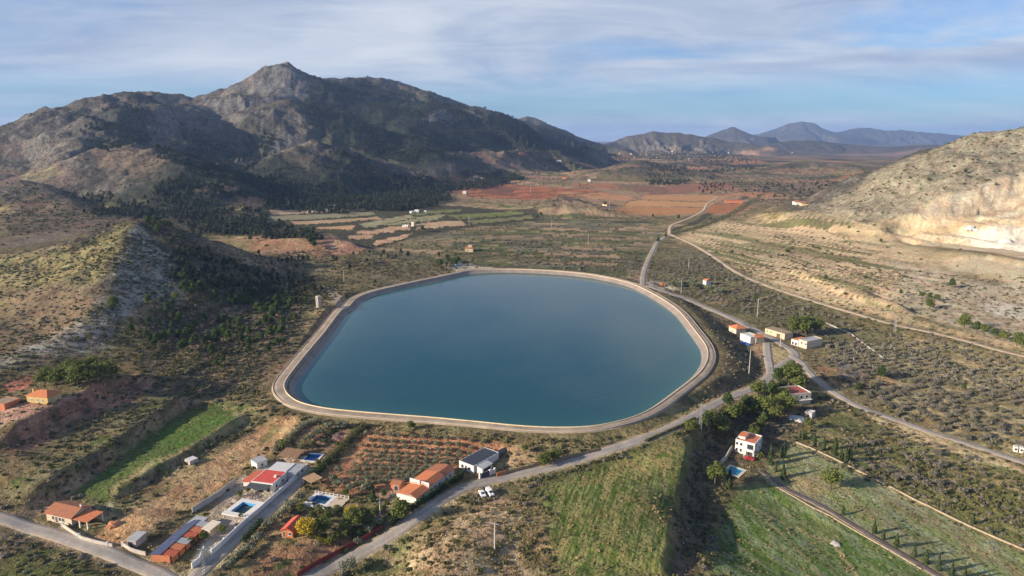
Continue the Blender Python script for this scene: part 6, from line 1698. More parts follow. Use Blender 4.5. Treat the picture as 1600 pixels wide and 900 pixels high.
# scattered small houses farther out
FARM = [((724, 287), (733, 287.5), 5, M_CREAM, 1, 'pale square farmhouse on the edge of the red fields'), ((722.5, 303), (728, 303.5), 6, M_GREYW, 0, 'tall narrow ruin on a knob left of the red fields'),
        ((647, 333), (653.5, 333.4), 5, M_WHITE, 0, 'narrow white house between the middle terraces'), ((638.5, 333), (641.5, 333.2), 3, M_WHITE, 0, 'tiny white hut left of the narrow white terrace house'),
        ((661, 332.5), (664, 332.7), 3, M_WHITE, 0, 'tiny white hut right of the narrow white terrace house'), ((517, 325.5), (521, 325.8), 5, M_CREAM, 0, 'slim cream ruin at the foot of the wooded hill'),
        ((607, 303.5), (611.5, 303.8), 5, M_CREAM, 0, 'small cream house at the edge of the pines'), ((628, 355), (637, 355.5), 3, M_WHITE, 0, 'low white farm building among tan terraces'),
        ((641, 354), (645, 354.4), 6, M_CREAM, 0, 'narrow cream block beside the low white farm building'), ((742, 280), (746, 280.3), 7, M_CREAM, 0, 'cream tower house in front of the wood above the red fields'),
        ((751, 280.6), (757, 281), 5, M_CREAM, 0, 'cream ruin right of the tower house above the red fields'), ((811, 242), (819, 242.2), 6, M_BRICK, 1, 'pinkish farmhouse high on the valley slope'),
        ((869, 252), (877, 252.2), 5, M_WHITE, 0, 'long white farm shed high on the valley slope'), ((878, 279.6), (885, 279.8), 5, M_BRICK, 1, 'brick house beyond the red fields'),
        ((918, 284), (922.5, 284.2), 6, M_WHITE, 0, 'white house at the foot of the far knoll'), ((479, 333), (489, 333.3), 3, M_GREYW, 0, 'low grey shed at the top of the terraces'),
        ((1133, 317), (1160, 317.6), 5, M_BRICK, 1, 'reddish farm range beside the orange fields'), ((1240, 319), (1246, 319.5), 5, M_WHITE, 1, 'white house at the foot of the right hill'),
        ((1250, 321), (1256, 321.4), 5, M_SAND, 1, 'sand coloured house at the foot of the right hill'), ((1228, 238), (1240, 238.2), 8, M_WHITE, 0, 'white shed far behind the rounded hill'),
        ((947, 322), (958, 322), 4, M_SAND, 1, 'low sand coloured shed at the corner of the orange fields')]
for A, B, hh, mt, gab, lab in FARM:
    h = House('far_farmhouse', A, B, (B[0] + 3, B[1] - 1), lab, 'house', d=8)
    h.d = min(max(h.w * .7, 4), 12); h.D = h.d / 2
    h.wall(hh, mt)
    if gab: h.gable(1.4, T_OLD, 'x', .3)
    else: h.flat(M_ROOFW, mt, par=.3)
    h.window('front', -h.w * .2, hh * .5, 1.2, 1.2); h.window('front', h.w * .2, .1, 1.2, 2.0, 'door', M_WOODD)
h = House('stone_cottage', (727, 393), (739, 394), (743, 391.5), 'tan stone cottage with stepped roof near the top of the reservoir', d=8)
h.wall(4.0, M_SAND); h.gable(1.6, T_OLD, 'x', .3); boxes('upper_room', [(-1.5, 2.5, -1.8, 2, 4.0, 7.2)], M_SAND, h.o); h.window('front', -2, 1, 1, 1.2)
q_ = np.random.default_rng(77)
vp, tries = None, 0
VM = [M_CREAM, M_SAND, M_SAND, M_CREAM]
for i in range(4):
    r = empty('village_house', (0, 0, -600)); tag(r, 'small pale house in the far village beyond the valley', 'house', 'houses of the far village')
    boxes('wall', [(-6, 6, -4, 4, -3, 5 + i)], VM[i], r)
    poly_roof('roof', [(-6.4, -4.4, 5 + i), (6.4, -4.4, 5 + i), (6.4, 0, 7 + i), (-6.4, 0, 7 + i), (6.4, 4.4, 5 + i), (-6.4, 4.4, 5 + i)], [(0, 1, 2, 3), (3, 2, 4, 5)], .3, (T_OLD, M_ROOFW, T_OLD, M_ROOFW)[i], r)
    boxes('window', [(-4, -2.5, -4.08, -4.0, 2, 3.5), (2, 3.5, -4.08, -4.0, 2, 3.5)], M_GLASS, r)
    vp = (vp or []) + [r]
used = [0] * 4
for k in range(36):
    if k < 30: px_, py_ = q_.uniform(1000, 1160), q_.uniform(236, 250)
    elif k < 48: px_, py_ = q_.uniform(960, 1010), q_.uniform(238, 250)
    else: px_, py_ = q_.uniform(1120, 1330), q_.uniform(232, 262)
    w = hit(px_, py_)
    if np.hypot(w[0], w[1]) > 7000: continue
    i = k % 4; s_ = float(q_.uniform(.4, .8))
    if not used[i]:
        used[i] = 1; vp[i].location = tuple(map(float, w)); vp[i].rotation_euler = (0, 0, float(q_.uniform(-.6, .6))); vp[i].scale = (s_,) * 3
    else: copy_thing(vp[i], w, float(q_.uniform(-.6, .6)), s_)

# ---------------------------------------------------------------- swimming pools
PLAB = ['big white rimmed swimming pool half full of dark water inside the white wall', 'small bright blue pool behind the red roofed bungalow', 'blue pool on a raised white terrace with balustrade', 'little turquoise pool below the white villa']
PW = [(.02, .035, .03), (.02, .10, .26), (.03, .10, .17), (.03, .21, .30)]
PB = [(.10, .34, .62), (.05, .22, .62), (.08, .22, .48), (.10, .42, .58)]
for k, (c, z, lx, ly, a) in enumerate(POOLW):
    r = empty('swimming_pool', (c[0], c[1], z), a); tag(r, PLAB[k], 'pool')
    X_, Y_, dk = lx / 2, ly / 2, (2.0, 1.0, 1.4, 1.1)[k]
    boxes('coping', [(-X_ - dk, X_ + dk, -Y_ - dk, -Y_, -.5, .32), (-X_ - dk, X_ + dk, Y_, Y_ + dk, -.5, .32), (-X_ - dk, -X_, -Y_, Y_, -.5, .32), (X_, X_ + dk, -Y_, Y_, -.5, .32)], M_WHITE if k != 3 else M_CREAM, r)
    t = .03
    boxes('basin', [(-X_, X_, -Y_, -Y_ + t, -1.9, .29), (-X_, X_, Y_ - t, Y_, -1.9, .29), (-X_, -X_ + t, -Y_ + t, Y_ - t, -1.9, .29), (X_ - t, X_, -Y_ + t, Y_ - t, -1.9, .29), (-X_ + t, X_ - t, -Y_ + t, Y_ - t, -1.9, -1.8)], simple_mat('pool_tiles_%d' % k, PB[k], .5, .08), r)
    wz = (-.75, -.35, -.55, .05)[k]
    boxes('pool_water', [(-X_ + .04, X_ - .04, -Y_ + .04, Y_ - .04, wz - .1, wz)], simple_mat('pool_water_%d' % k, PW[k], .06, .1, spec=.5), r)
    if k == 2:
        bl = []
        for x in np.arange(-X_ - dk, X_ + dk + 5.0, 1.5): bl.append((x - .12, x + .12, Y_ + dk - .3, Y_ + dk - .05, .325, 1.15))
        boxes('balustrade', bl + [(-X_ - dk, X_ + dk + 4.6, Y_ + dk - .26, Y_ + dk - .1, .9, 1.0)], M_WHITE, r)
        boxes('terrace', [(X_ + dk + .01, X_ + dk + 5.0, -Y_ - dk, Y_ + dk, -1.0, .30)], simple_mat('terrace_paving', (.52, .43, .32), .9, .15), r)

# ---------------------------------------------------------------- walls, fences, hedges
def line_pts(pxs, step=1.5, smooth=False):
    W = [w[:2] for w in hits(pxs)]
    if smooth: c = resample(W, step)
    else:
        c = []
        for a, b in zip(W[:-1], W[1:]):
            n = max(1, int(np.hypot(*(b - a)) / step))
            c += [a + (b - a) * t for t in np.arange(n) / n]
        c = np.array(c + [W[-1]])
    return c, ground(c[:, 0], c[:, 1])
def wall_along(name, pxs, h, th, mat, label, cat='wall', pillars=0, pmat=None, smooth=False, group=None):
    c, z = line_pts(pxs, 1.5, smooth)
    o0 = np.append(c[0], z[0])
    r = empty(name, o0); tag(r, label, cat, group)
    L = c - c[0]; zz_ = z - z[0]
    N = normals2(c)
    co, f = [], []
    for i in range(len(c)):
        for off, dz in ((-th / 2, -.8), (-th / 2, h), (th / 2, h), (th / 2, -.8)): co.append((*(L[i] + N[i] * off), zz_[i] + dz))
    for i in range(len(c) - 1):
        for j in range(3): f.append((i * 4 + j, i * 4 + j + 1, i * 4 + 5 + j, i * 4 + 4 + j))
    f += [(0, 1, 2, 3), tuple(4 * (len(c) - 1) + j for j in (3, 2, 1, 0))]
    mesh_obj('panel', co, f, mat, r)
    if pillars:
        for i in range(0, len(c), pillars):
            x, y = L[i]; t = th * .9 + .06
            boxes('pillar', [(x - t, x + t, y - t, y + t, zz_[i] - .8, zz_[i] + h + .22)], pmat or mat, r)
    return r
M_WALLW = simple_mat('whitewashed_wall', (.72, .70, .68), .9, .14, .3)
wall_along('garden_wall', [(331, 868), (369, 833), (410, 797), (450, 761), (479, 734)], 2.0, .25, M_WALLW, 'long panelled white wall along the driveway past the bungalow', pillars=4)
wall_along('garden_wall', [(300, 889), (312, 880), (317, 868), (319, 862)], 2.0, .3, M_WALLW, 'short curved white wall at the foot of the driveway')
wall_along('block_wall', [(301, 803), (320, 790), (342, 777), (369, 756)], 2.4, .25, M_GREYW, 'grey concrete block wall between the ploughed strip and the big pool')
wall_along('yard_wall', [(98, 823), (115, 835), (128, 843), (152, 850), (176, 855)], 1.2, .3, simple_mat('rough_stone_wall', (.48, .43, .37), .95, .2, .6), 'rough stone wall with white pillars in front of the farmhouse', pillars=7, pmat=M_WHITE)
wall_along('yard_wall', [(192, 853), (204, 861), (228, 868)], 1.3, .3, simple_mat('rough_stone_wall', (.48, .43, .37), .95, .2, .6), 'short stone wall at the mouth of the sandy yard', pillars=6, pmat=M_WHITE)
wall_along('driveway_wall', [(345, 888), (380, 860), (400, 842)], .9, .25, M_SAND, 'low sand coloured wall opposite the white wall')
wall_along('roadside_screen', [(464, 902), (500, 880), (545, 856), (580, 838), (598, 826)], 1.6, .12, M_REDF, 'long dark red screen fence beside the asphalt road', 'fence')
wall_along('terrace_wall', [(1240, 690), (1300, 716), (1350, 741), (1450, 791), (1540, 834), (1610, 864)], .55, .5, simple_mat('dry_stone', (.36, .29, .20), .95, .3, .8), 'long low dry stone wall crossing the right hand meadows')
wall_along('field_kerb', [(1204, 756), (1265, 791), (1300, 808), (1370, 849), (1440, 890)], .35, .4, simple_mat('dry_stone', (.36, .29, .20), .95, .3, .8), 'low stone edging beside the dark farm track', 'wall')
wall_along('canal_wall', [(1290, 505), (1330, 522), (1380, 560), (1420, 585), (1490, 575)][:3], .6, .6, M_GREYW, 'low grey canal wall running behind the warehouse')
wall_along('retaining_wall', [(1126, 727), (1134, 719), (1143, 704)], 2.2, .4, M_GREYW, 'grey retaining wall beside the villa and its pool')
wall_along('pool_wall', [(476, 789), (480, 792), (507, 796)], 1.0, .25, M_WHITE, 'white wall at the foot of the raised pool terrace')
def fence(name, pxs, label, h, spacing, mat, rails=True, pw=.09):
    c, z = line_pts(pxs, spacing)
    r = empty(name, np.append(c[0], z[0])); tag(r, label, 'fence')
    L, zz_ = c - c[0], z - z[0]
    for i in range(len(c)):
        x, y = L[i]; k = h * (.85 + .3 * random.random())
        boxes('post', [(x - pw, x + pw, y - pw, y + pw, zz_[i] - .6, zz_[i] + k)], mat, r)
    co, f = [], []
    for i in range(len(c)):
        for dz in (.15, h * .82): co.append((*L[i], zz_[i] + dz))
    for i in range(len(c) - 1): f.append((2 * i, 2 * i + 1, 2 * i + 3, 2 * i + 2))
    if rails:
        o = mesh_obj('infill', co, f, mat, r)
        s_ = o.modifiers.new('depth', 'SOLIDIFY'); s_.thickness = .05
fence('cane_fence', [(791, 741), (834, 730), (880, 718), (939, 704)], 'brown split cane fence along the asphalt road', 1.7, 1.5, M_CANE)
wall_along('brick_wall', [(776, 745), (783, 743), (791, 741)], 1.7, .25, M_BRICK, 'short brick wall between the dark gate and the cane fence')
W0, W1 = hit(750, 748), hit(773, 740)
dv = W1[:2] - W0[:2]; L_ = float(np.linalg.norm(dv))
r = empty('entrance_gate', W0, math.atan2(dv[1], dv[0])); tag(r, 'dark sliding gate between white pillars at the road bend', 'gate')
for x in (0, L_ * .68, L_): boxes('pillar', [(x - .35, x + .35, -.3, .3, -.8, 2.4)], M_WHITE, r)
boxes('gate_leaf', [(.36, L_ * .68 - .36, -.05, .05, .05, 2.0)], M_DARK, r); boxes('side_panel', [(L_ * .68 + .36, L_ - .36, -.1, .1, -.8, 1.9)], M_WHITE, r)
def hedge(pxs, w, h, label, mat=M_HEDGE, dens=130, size=.2, name='hedge'):
    c, z = line_pts(pxs, .8, True)
    r = empty(name, np.append(c[0], z[0])); tag(r, label, 'hedge')
    bl = [(*(c[i] - c[0]), z[i] - z[0] + h * .5, w * .55 * q_.uniform(.8, 1.15), w * .55 * q_.uniform(.8, 1.15), h * .55 * q_.uniform(.85, 1.12)) for i in range(0, len(c))]
    co, fc = cards(bl, int(dens * len(c)), size, q_, up=.2)
    np_mesh('foliage', co, fc, mat, parent=r)
    v, f = [], []
    for i in range(0, len(c), 4): tube(v, f, [(*(c[i] - c[0]), z[i] - z[0] - .3), (*(c[i] - c[0]), z[i] - z[0] + h * .7)], [.07, .03], 5)
    mesh_obj('stem', v, f, M_BARK, r)
hedge([(612, 822), (640, 801), (680, 774), (706, 757), (723, 746)], 1.6, 2.8, 'tall clipped dark hedge between the roadside house and the road')
hedge([(382, 848), (394, 836), (408, 820)], 2.2, 2.8, 'dark hedge opposite the middle of the white wall')
hedge([(482, 752), (500, 738), (517, 722)], 2.6, 3.2, 'dark hedge beside the upper end of the driveway')
hedge([(520, 716), (545, 690), (571, 668)], 3.0, 2.8, 'ragged dark hedge along the left side of the olive orchard', M_SCRUB)
hedge([(482, 838), (500, 844), (516, 851)], 1.6, 1.6, 'low yellow green hedge in front of the mimosa', leaf_mat('yellow_hedge', (.14, .15, .02), (.22, .21, .03)))
hedge([(430, 705), (450, 690), (475, 668), (500, 660)], 2.5, 2.6, 'olive green shrub hedge at the top of the ploughed strip', M_OLIVE)
hedge([(1010, 690), (1060, 668), (1085, 655)], 1.4, 1.0, 'low ragged hedge on the field side of the road', M_SCRUB)

# ---------------------------------------------------------------- single trees and shrubs near the houses
def plant(K, i, px, py, sc, label, group=None, rz=None):
    w = hit(px, py)
    return K.put(i, (w[0], w[1], w[2] - .05), rz if rz is not None else float(q_.uniform(0, 6.28)), sc, label, group)
# olive orchard in rows
A, B, D_, E = hit(545, 758)[:2], hit(648, 752)[:2], hit(572, 680)[:2], hit(765, 692)[:2]
og = 0
for i in range(11):
    for j in range(11):
        u, v = (i + .5 * (j % 2)) / 10.5, j / 10
        p = A * (1 - u) * (1 - v) + B * u * (1 - v) + D_ * (1 - u) * v + E * u * v + q_.normal(0, .2, 2)
        if ground(p[0], p[1], FREE) < .5: continue
        K_OLIVE.put(og, (p[0], p[1], float(ground(*p)) - .05), float(q_.uniform(0, 6.28)), float(q_.uniform(.66, .86)), 'low grey green olive tree in the rows of the red orchard', 'olive trees in rows on the red orchard soil'); og += 1
for k, (px, py, s) in enumerate(((574, 768, 1.7), (528, 762, 1.3), (548, 767, 1.2), (455, 795, 1.3), (444, 806, 1.2), (432, 816, 1.3), (418, 827, 1.3), (405, 846, 1.2), (390, 862, 1.2), (375, 873, 1.2), (362, 886, 1.1), (470, 782, 1.3),
                                 (484, 690, 1.5), (497, 682, 1.6), (512, 673, 1.5), (532, 670, 1.6), (590, 822, 1.4), (575, 832, 1.3), (545, 893, 1.6), (530, 740, 1.2), (520, 752, 1.2), (560, 850, .9))):
    plant(K_OLIVE, k, px, py, s, 'grey green olive tree in the gardens around the driveway and pools', 'olive trees in the gardens below the reservoir')
for k, (px, py, s, lab) in enumerate(((627, 812, 1.0, 'round deep green tree at the left end of the clipped hedge'), (1117, 756, 1.15, 'round bright green tree in the gully left of the villa pool'), (1298, 765, 1.1, 'broad round green tree alone on the right hand meadow'),
                                      (502, 836, .8, 'green garden tree right behind the yellow mimosa'), (554, 826, .95, 'dark green tree in the garden centre below the raised pool'), (538, 832, .6, 'small green tree between the mimosa and the garden path'),
                                      (850, 728, .75, 'bushy green tree inside the cane fence'), (866, 722, .7, 'second bushy tree inside the cane fence, nearer the brushwood'), (820, 707, .45, 'green bush beside the shade house'), (643, 671, .5, 'lone round bush on the reservoir crest path'))):
    plant(K_BPINE, k, px, py, s, lab)
for k, (px, py, s_) in enumerate(((490, 812, .42), (512, 808, .38), (528, 804, .45), (545, 818, .5), (566, 806, .42), (572, 822, .5), (585, 806, .4), (470, 800, .4), (560, 838, .35), (525, 846, .4), (598, 800, .4), (605, 792, .35), (490, 700, .4),
                                   (508, 694, .35), (470, 708, .4), (460, 712, .35), (516, 682, .4), (348, 834, .4), (300, 852, .35), (318, 846, .4), (388, 770, .35), (600, 776, .35), (580, 768, .4), (540, 776, .4), (700, 762, .3), (755, 726, .35))):
    plant(K_BPINE, k, px, py, s_, 'small leafy garden bush among the walled gardens', 'leafy bushes in the walled gardens')
K_MIM = Kind([tree_proto('mimosa_tree', M_YELL, rs, 6.5, 7.2, cat='tree', lobes=12, n=1500, size=.26, shape='round') for _ in range(2)])
plant(K_MIM, 0, 480, 838, 1.05, 'large golden yellow mimosa in bloom beside the orange cabin'); plant(K_MIM, 1, 550, 808, .7, 'smaller yellow green mimosa beside the raised pool terrace')
K_BLO = Kind([tree_proto('blossom_tree', M_BLOSS, rs, 3.6, 4.6, cat='tree', lobes=8, n=420, size=.17, shape='round')])
plant(K_BLO, 0, 526, 690, 1.0, 'pale pink blossoming bare tree above the small blue pool')
for k, (px, py, s, lab) in enumerate(((444, 703, 1.2, 'large palm at the top of the ploughed strip behind the bungalow'), (499, 801, 1.0, 'palm in front of the raised pool terrace'), (538, 842, .8, 'small palm beside the garden path'), (375, 776, .8, 'palm at the corner of the big pool terrace'),
                                      (518, 847, .7, 'low palm beside the yellow green hedge'), (1187, 716, 1.0, 'palm with grey fronds at the front corner of the villa'), (497, 728, .7, 'short palm beside the small blue pool'), (376, 808, .5, 'little palm on the terrace of the big pool'))):
    plant(K_PALM, k, px, py, s, lab)
CZ = lambda x, y: (1240 + x / 2.647, 560 + y / 2.647)
CL = [(203, 648, 40), (332, 725, 55), (370, 750, 45), (423, 782, 60), (498, 820, 50), (545, 850, 60), (597, 878, 65), (652, 905, 60), (706, 915, 50)]
C2 = [(170, 400, 72), (195, 420, 52), (215, 425, 62), (230, 425, 62), (123, 378, 52), (86, 355, 46), (50, 335, 36), (38, 335, 38), (27, 330, 34), (740, 685, 38), (820, 725, 30)]
for k, (x, y, hh) in enumerate(CL):
    px, py = CZ(x, y); w = hit(px, py); d = np.hypot(w[0], w[1]); s = hh / 2.647 * d * 1.02 / 1067 / 5.5
    plant(K_CYP, k, px, py, float(s), 'young cypress in the row beside the dark farm track', 'cypresses in a row beside the farm track')
for k, (x, y, hh) in enumerate(C2):
    px, py = CZ(x, y); w = hit(px, py); d = np.hypot(w[0], w[1]); s = hh / 2.647 * d * 1.02 / 1067 / 5.5
    plant(K_CYP, k, px, py, float(s), 'cypress along the stone wall on the upper meadow', 'cypresses along the stone wall of the upper meadow')
VZ = lambda x, y: (900 + x / 2.6475, 560 + y / 2.6475)
for k, (x, y, hh, lab) in enumerate(((803, 440, 92, 'tall slim cypress just right of the villa'), (845, 412, 55, 'dark cypress right of the villa, left of a close pair'), (858, 410, 75, 'tall dark cypress in the close pair right of the villa'), (855, 500, 75, 'cypress beside the start of the farm track'),
                                     (825, 470, 50, 'shorter cypress below the tall one by the villa'), (633, 540, 100, 'slim dark cypress at the corner of the villa pool'), (588, 250, 0, ''))):
    if not hh: continue
    px, py = VZ(x, y); w = hit(px, py); d = np.hypot(w[0], w[1]); s = hh / 2.6475 * d * 1.02 / 1067 / 5.5
    plant(K_CYP, k, px, py, (float(s) * .8, float(s) * .8, float(s)), lab)
plant(K_CYP, 1, 583, 785, (1.2, 1.2, 1.0), 'conical dark cypress left of the roadside house')
PV = [(625, 205, 62), (650, 260, 75), (600, 322, 80), (540, 295, 75), (478, 310, 60), (750, 165, 68), (805, 160, 62), (880, 110, 90), (915, 140, 65), (832, 105, 60), (790, 240, 90), (870, 235, 80), (775, 275, 50), (735, 235, 60), (560, 260, 45), (700, 215, 60), (850, 190, 65), (820, 260, 60), (900, 90, 60), (930, 120, 50), (680, 250, 55), (760, 300, 50), (730, 330, 50), (960, 290, 40), (850, 150, 55)]
for k, (x, y, hh) in enumerate(PV):
    px, py = VZ(x, y); w = hit(px, py); d = np.hypot(w[0], w[1]); s = hh / 2.6475 * d * 1.1 / 1067 / 8
    plant(K_BPINE if k % 3 else K_PINE, k, px, py, float(s) * 1.05, 'green pine in the grove between the road junction and the villa', 'pines in the grove between the junction and the villa')
for k, (px, py, s) in enumerate(((1243, 523, 1.6), (1258, 525, 1.75), (1272, 523, 1.55))):
    plant(K_BPINE, k, px, py, s, 'big rounded pine in the dark clump behind the warehouse', 'clump of three big pines behind the warehouse')
for k, (px, py, s) in enumerate(((70, 603, 1.1), (88, 606, 1.1), (105, 602, 1.25), (122, 604, 1.3), (140, 603, 1.35), (158, 598, 1.25), (175, 592, 1.1), (130, 592, 1.3), (110, 590, 1.2), (150, 588, 1.2))):
    plant(K_BPINE, k, px, py, s, 'bright green pine in the sunlit grove behind the yellow house', 'pines in the sunlit grove behind the yellow house')
for k, (px, py, s) in enumerate(((178, 484, 1.1), (283, 440, .9), (275, 470, .8), (380, 520, .7))):
    plant(K_BPINE, k, px, py, s, ['bright green pine alone on the grey rubble slope', 'light green pine at the edge of the shaded wood', 'light green pine low on the shaded flank', 'small green pine among the flank terraces'][k])
for k, (px, py, s) in enumerate(((1050, 448, 1.0), (1062, 449, 1.1), (1073, 448, 1.1), (1084, 452, 1.1), (1112, 457, 1.2), (1122, 459, 1.1), (1150, 472, 1.0), (1106, 455, .9))):
    plant(K_OLIVE, k, px, py, s * 2.2, 'feathery green tamarisk in the clump around the tiny white cottage', 'tamarisks around the tiny white cottage')
for k, (px, py, s) in enumerate(((1452, 483, 1.0), (1487, 450, 1.0), (1440, 466, .7), (1452, 468, .7), (1463, 470, .7), (1407, 461, .6), (1506, 514, 1.3), (1526, 520, 1.0), (1538, 523, .9), (1553, 527, .8), (1568, 533, .9), (1588, 540, 1.1), (1596, 544, 1.2), (1352, 437, .5), (1320, 462, .4),
                                 (1508, 272, .9), (1490, 262, .5), (1450, 282, .5), (1556, 290, .4), (1376, 380, .7), (1300, 400, .5), (1290, 438, .6), (1230, 397, .8), (1144, 397, .6), (1180, 470, .6))):
    plant(K_PINE if k % 2 else K_BPINE, k, px, py, s, 'scattered rounded pine on the bare ground below the right hill', 'scattered pines below the right hill and quarry')
for k, (px, py, s) in enumerate(((1028, 380, .9), (1040, 372, .8), (1060, 343, 1.0), (945, 322, 1.1), (660, 362, 1.0), (840, 342, .9), (845, 338, .9), (1020, 340, .8), (1110, 345, .8), (1340, 612, .7), (1375, 592, 1.0), (541, 470, .7), (586, 445, .6), (1505, 610, .5))):
    plant(K_PINE, k, px, py, s, 'lone dark tree beside the fields and lanes of the valley floor', 'lone dark trees on the valley floor')
for k in range(26):
    px, py = 700 + q_.uniform(-25, 22), 412 + q_.uniform(-8, 5)
    if k >= 14: px, py = 430 + q_.uniform(-40, 65), 366 + q_.uniform(-12, 12)
    plant(K_PINE, k, px, py, float(q_.uniform(.5, .95)), 'dark tree in the clump at the top left corner of the reservoir' if k < 14 else 'dark pine on the orange bank in front of the terraces', 'trees at the top left corner of the reservoir' if k < 14 else 'pines on the orange bank before the terraces')
for K_ in (K_PINE, K_BPINE, K_OLIVE, K_ALM, K_CYP, K_PALM, K_MIM, K_BLO): K_.drop_unused()

# ---------------------------------------------------------------- poles, pylons, vehicles, small things
def pole(px, py, hpx, label, lattice=False):
    w = hit(px, py); d = math.hypot(w[0], w[1]); hh = hpx * math.hypot(d, 60) / 1067 * 1.0
    hh = float(min(max(hh, 6.5), 16))
    r = empty('power_pole' if not lattice else 'lattice_pylon', w, float(q_.uniform(-.5, .5))); tag(r, label, 'pole' if not lattice else 'pylon')
    if lattice:
        bl, v, f = [], [], []
        for sx_ in (-1, 1):
            for sy_ in (-1, 1): tube(v, f, [(sx_ * .6, sy_ * .6, -.6), (sx_ * .22, sy_ * .22, hh)], [.07, .055], 4)
        n = 9
        for i in range(n):
            a_, b_ = .6 - .38 * i / n, .6 - .38 * (i + 1) / n
            za, zb = hh * i / n, hh * (i + 1) / n
            for s1, s2 in (((-1, -1), (1, -1)), ((1, -1), (1, 1)), ((1, 1), (-1, 1)), ((-1, 1), (-1, -1))):
                tube(v, f, [(s1[0] * a_, s1[1] * a_, za), (s2[0] * b_, s2[1] * b_, zb)], [.035, .035], 4)
        mesh_obj('lattice_mast', v, f, M_STEEL, r)
    else:
        v, f = [], []; tube(v, f, [(0, 0, -.8), (0, 0, hh)], [.23, .14], 8); mesh_obj('mast', v, f, M_POLE, r)
    boxes('crossarm', [(-1.5, 1.5, -.07, .07, hh - .45, hh - .3), (-.08, .08, -.12, .12, hh - .7, hh + .25)], M_STEEL, r)
    for x in (-1.4, 0, 1.4):
        v, f = [], []; tube(v, f, [(x, 0, hh - .3 if x else hh + .25), (x, 0, hh + (.1 if x else .62))], [.07, .05], 6); mesh_obj('insulator', v, f, simple_mat('insulator_glass', (.3, .33, .32), .3, .1), r)
for px, py, hp, lab, lt in ((773, 859, 50, 'concrete power pole standing on the dry knoll', 0), (1170, 586, 40, 'concrete power pole on the bank right of the reservoir', 0), (1183, 495, 28, 'power pole in the scrub beyond the pump station', 0),
                            (1218.7, 543, 26, 'power pole between the barn and the lane', 0), (1064, 459, 22, 'power pole beside the tamarisks', 0), (1094, 671, 42, 'steel lattice pylon between road and green field', 1),
                            (594.6, 815, 36, 'plain pole at the garden corner left of the deep green tree', 0), (320, 896, 42, 'lattice pylon at the foot of the driveway', 1), (1397.7, 520, 23, 'pale lattice pylon beside the dirt track', 1),
                            (537.7, 440, 18, 'pole above the left bank of the reservoir', 0), (919, 382, 16, 'pole in the grey orchards beyond the reservoir', 0), (1076, 418, 16, 'pole beside the hedge right of the north lane', 0), (733, 353, 14, 'pole at the end of the middle terraces', 0),
                            (862, 356, 12, 'pole left of the light green strip', 0), (829, 302, 12, 'pole standing in the red fields', 0), (952, 328, 14, 'pole at the corner of the orange fields', 0)):
    pole(px, py, hp, lab, lt)

def car(px, py, rz, label, van=False, col=(.75, .75, .75)):
    w = hit(px, py)
    r = empty('parked_van' if van else 'parked_car', (w[0], w[1], w[2] + .06), rz); tag(r, label, 'van' if van else 'car')
    if van: pr = [(-2.3, .35), (2.25, .35), (2.3, .85), (2.05, 1.05), (1.35, 1.15), (.75, 1.85), (.4, 1.93), (-2.2, 1.9), (-2.32, 1.2)]
    else: pr = [(-2.1, .35), (2.1, .35), (2.15, .7), (1.95, .85), (1.0, .95), (.35, 1.42), (-.9, 1.46), (-1.75, 1.0), (-2.1, .95)]
    bm = bmesh.new(); n = len(pr)
    rings = []
    for y, k in ((-.86, .86), (-.80, 1.0), (.80, 1.0), (.86, .86)):
        rings.append([bm.verts.new((x, y * (1 if z < 1.0 else .86), .35 + (z - .35) * (1 if k == 1 else .97))) for x, z in pr])
    for a, b in zip(rings[:-1], rings[1:]):
        for i in range(n): bm.faces.new((a[i], a[(i + 1) % n], b[(i + 1) % n], b[i]))
    bm.faces.new(rings[0]); bm.faces.new(rings[-1][::-1]); bmesh.ops.recalc_face_normals(bm, faces=bm.faces)
    bm_obj('body', bm, simple_mat('car_paint_%.2f_%.2f' % (col[0], col[1]), col, .3, .04, spec=.5), r)
    i0, i1 = (4, 5)
    (xa, za), (xb, zb) = pr[i0], pr[i1]
    mesh_obj('windscreen', [(xa - .05, -.62, za + .05), (xa - .05, .62, za + .05), (xb + .05, .58, zb + .0), (xb + .05, -.58, zb + .0)], [(0, 1, 2, 3)], M_GLASS, r).location = (.03, 0, .03)
    for sy in (-1, 1):
        y = sy * .80
        if van: q = [(.2, y, 1.2), (1.0, y, 1.2), (.62, y * .95, 1.7), (.2, y * .95, 1.7)]
        else: q = [(-1.4, y, 1.0), (.75, y, 1.0), (.28, y * .93, 1.34), (-.9, y * .93, 1.36)]
        mesh_obj('side_window', q, [(0, 1, 2, 3)], M_GLASS, r).location = (0, sy * .03, 0)
    for x in (-1.35, 1.35):
        for sy in (-1, 1):
            v, f = [], []; tube(v, f, [(x, sy * .62, .33), (x, sy * .89, .33)], [.33, .33], 14); t_ = mesh_obj('wheel', v, f, simple_mat('tyre', (.02, .02, .02), .8, .1), r)
            v, f = [], []; tube(v, f, [(x, sy * .89, .33), (x, sy * .905, .33)], [.2, .19], 10); mesh_obj('rim', v, f, M_STEEL, t_)
    for sy in (-.6, .6): boxes('headlight', [(pr[2][0] - .06, pr[2][0] + .03, sy - .16, sy + .16, .62, .78)], simple_mat('lamp_glass', (.6, .6, .58), .1, .05), r)
car(753.5, 774, rad(-70), 'white saloon car parked on the road verge')
car(765.5, 772.5, rad(-66), 'white panel van parked beside the white saloon', True)
car(1170, 718, rad(160), 'red car under the balcony of the white villa', False, (.42, .02, .02))
car(720, 414, rad(30), 'white car parked at the top left corner of the reservoir')
car(713, 415.5, rad(60), 'pale blue van parked under trees at the top of the reservoir', True, (.35, .5, .6))
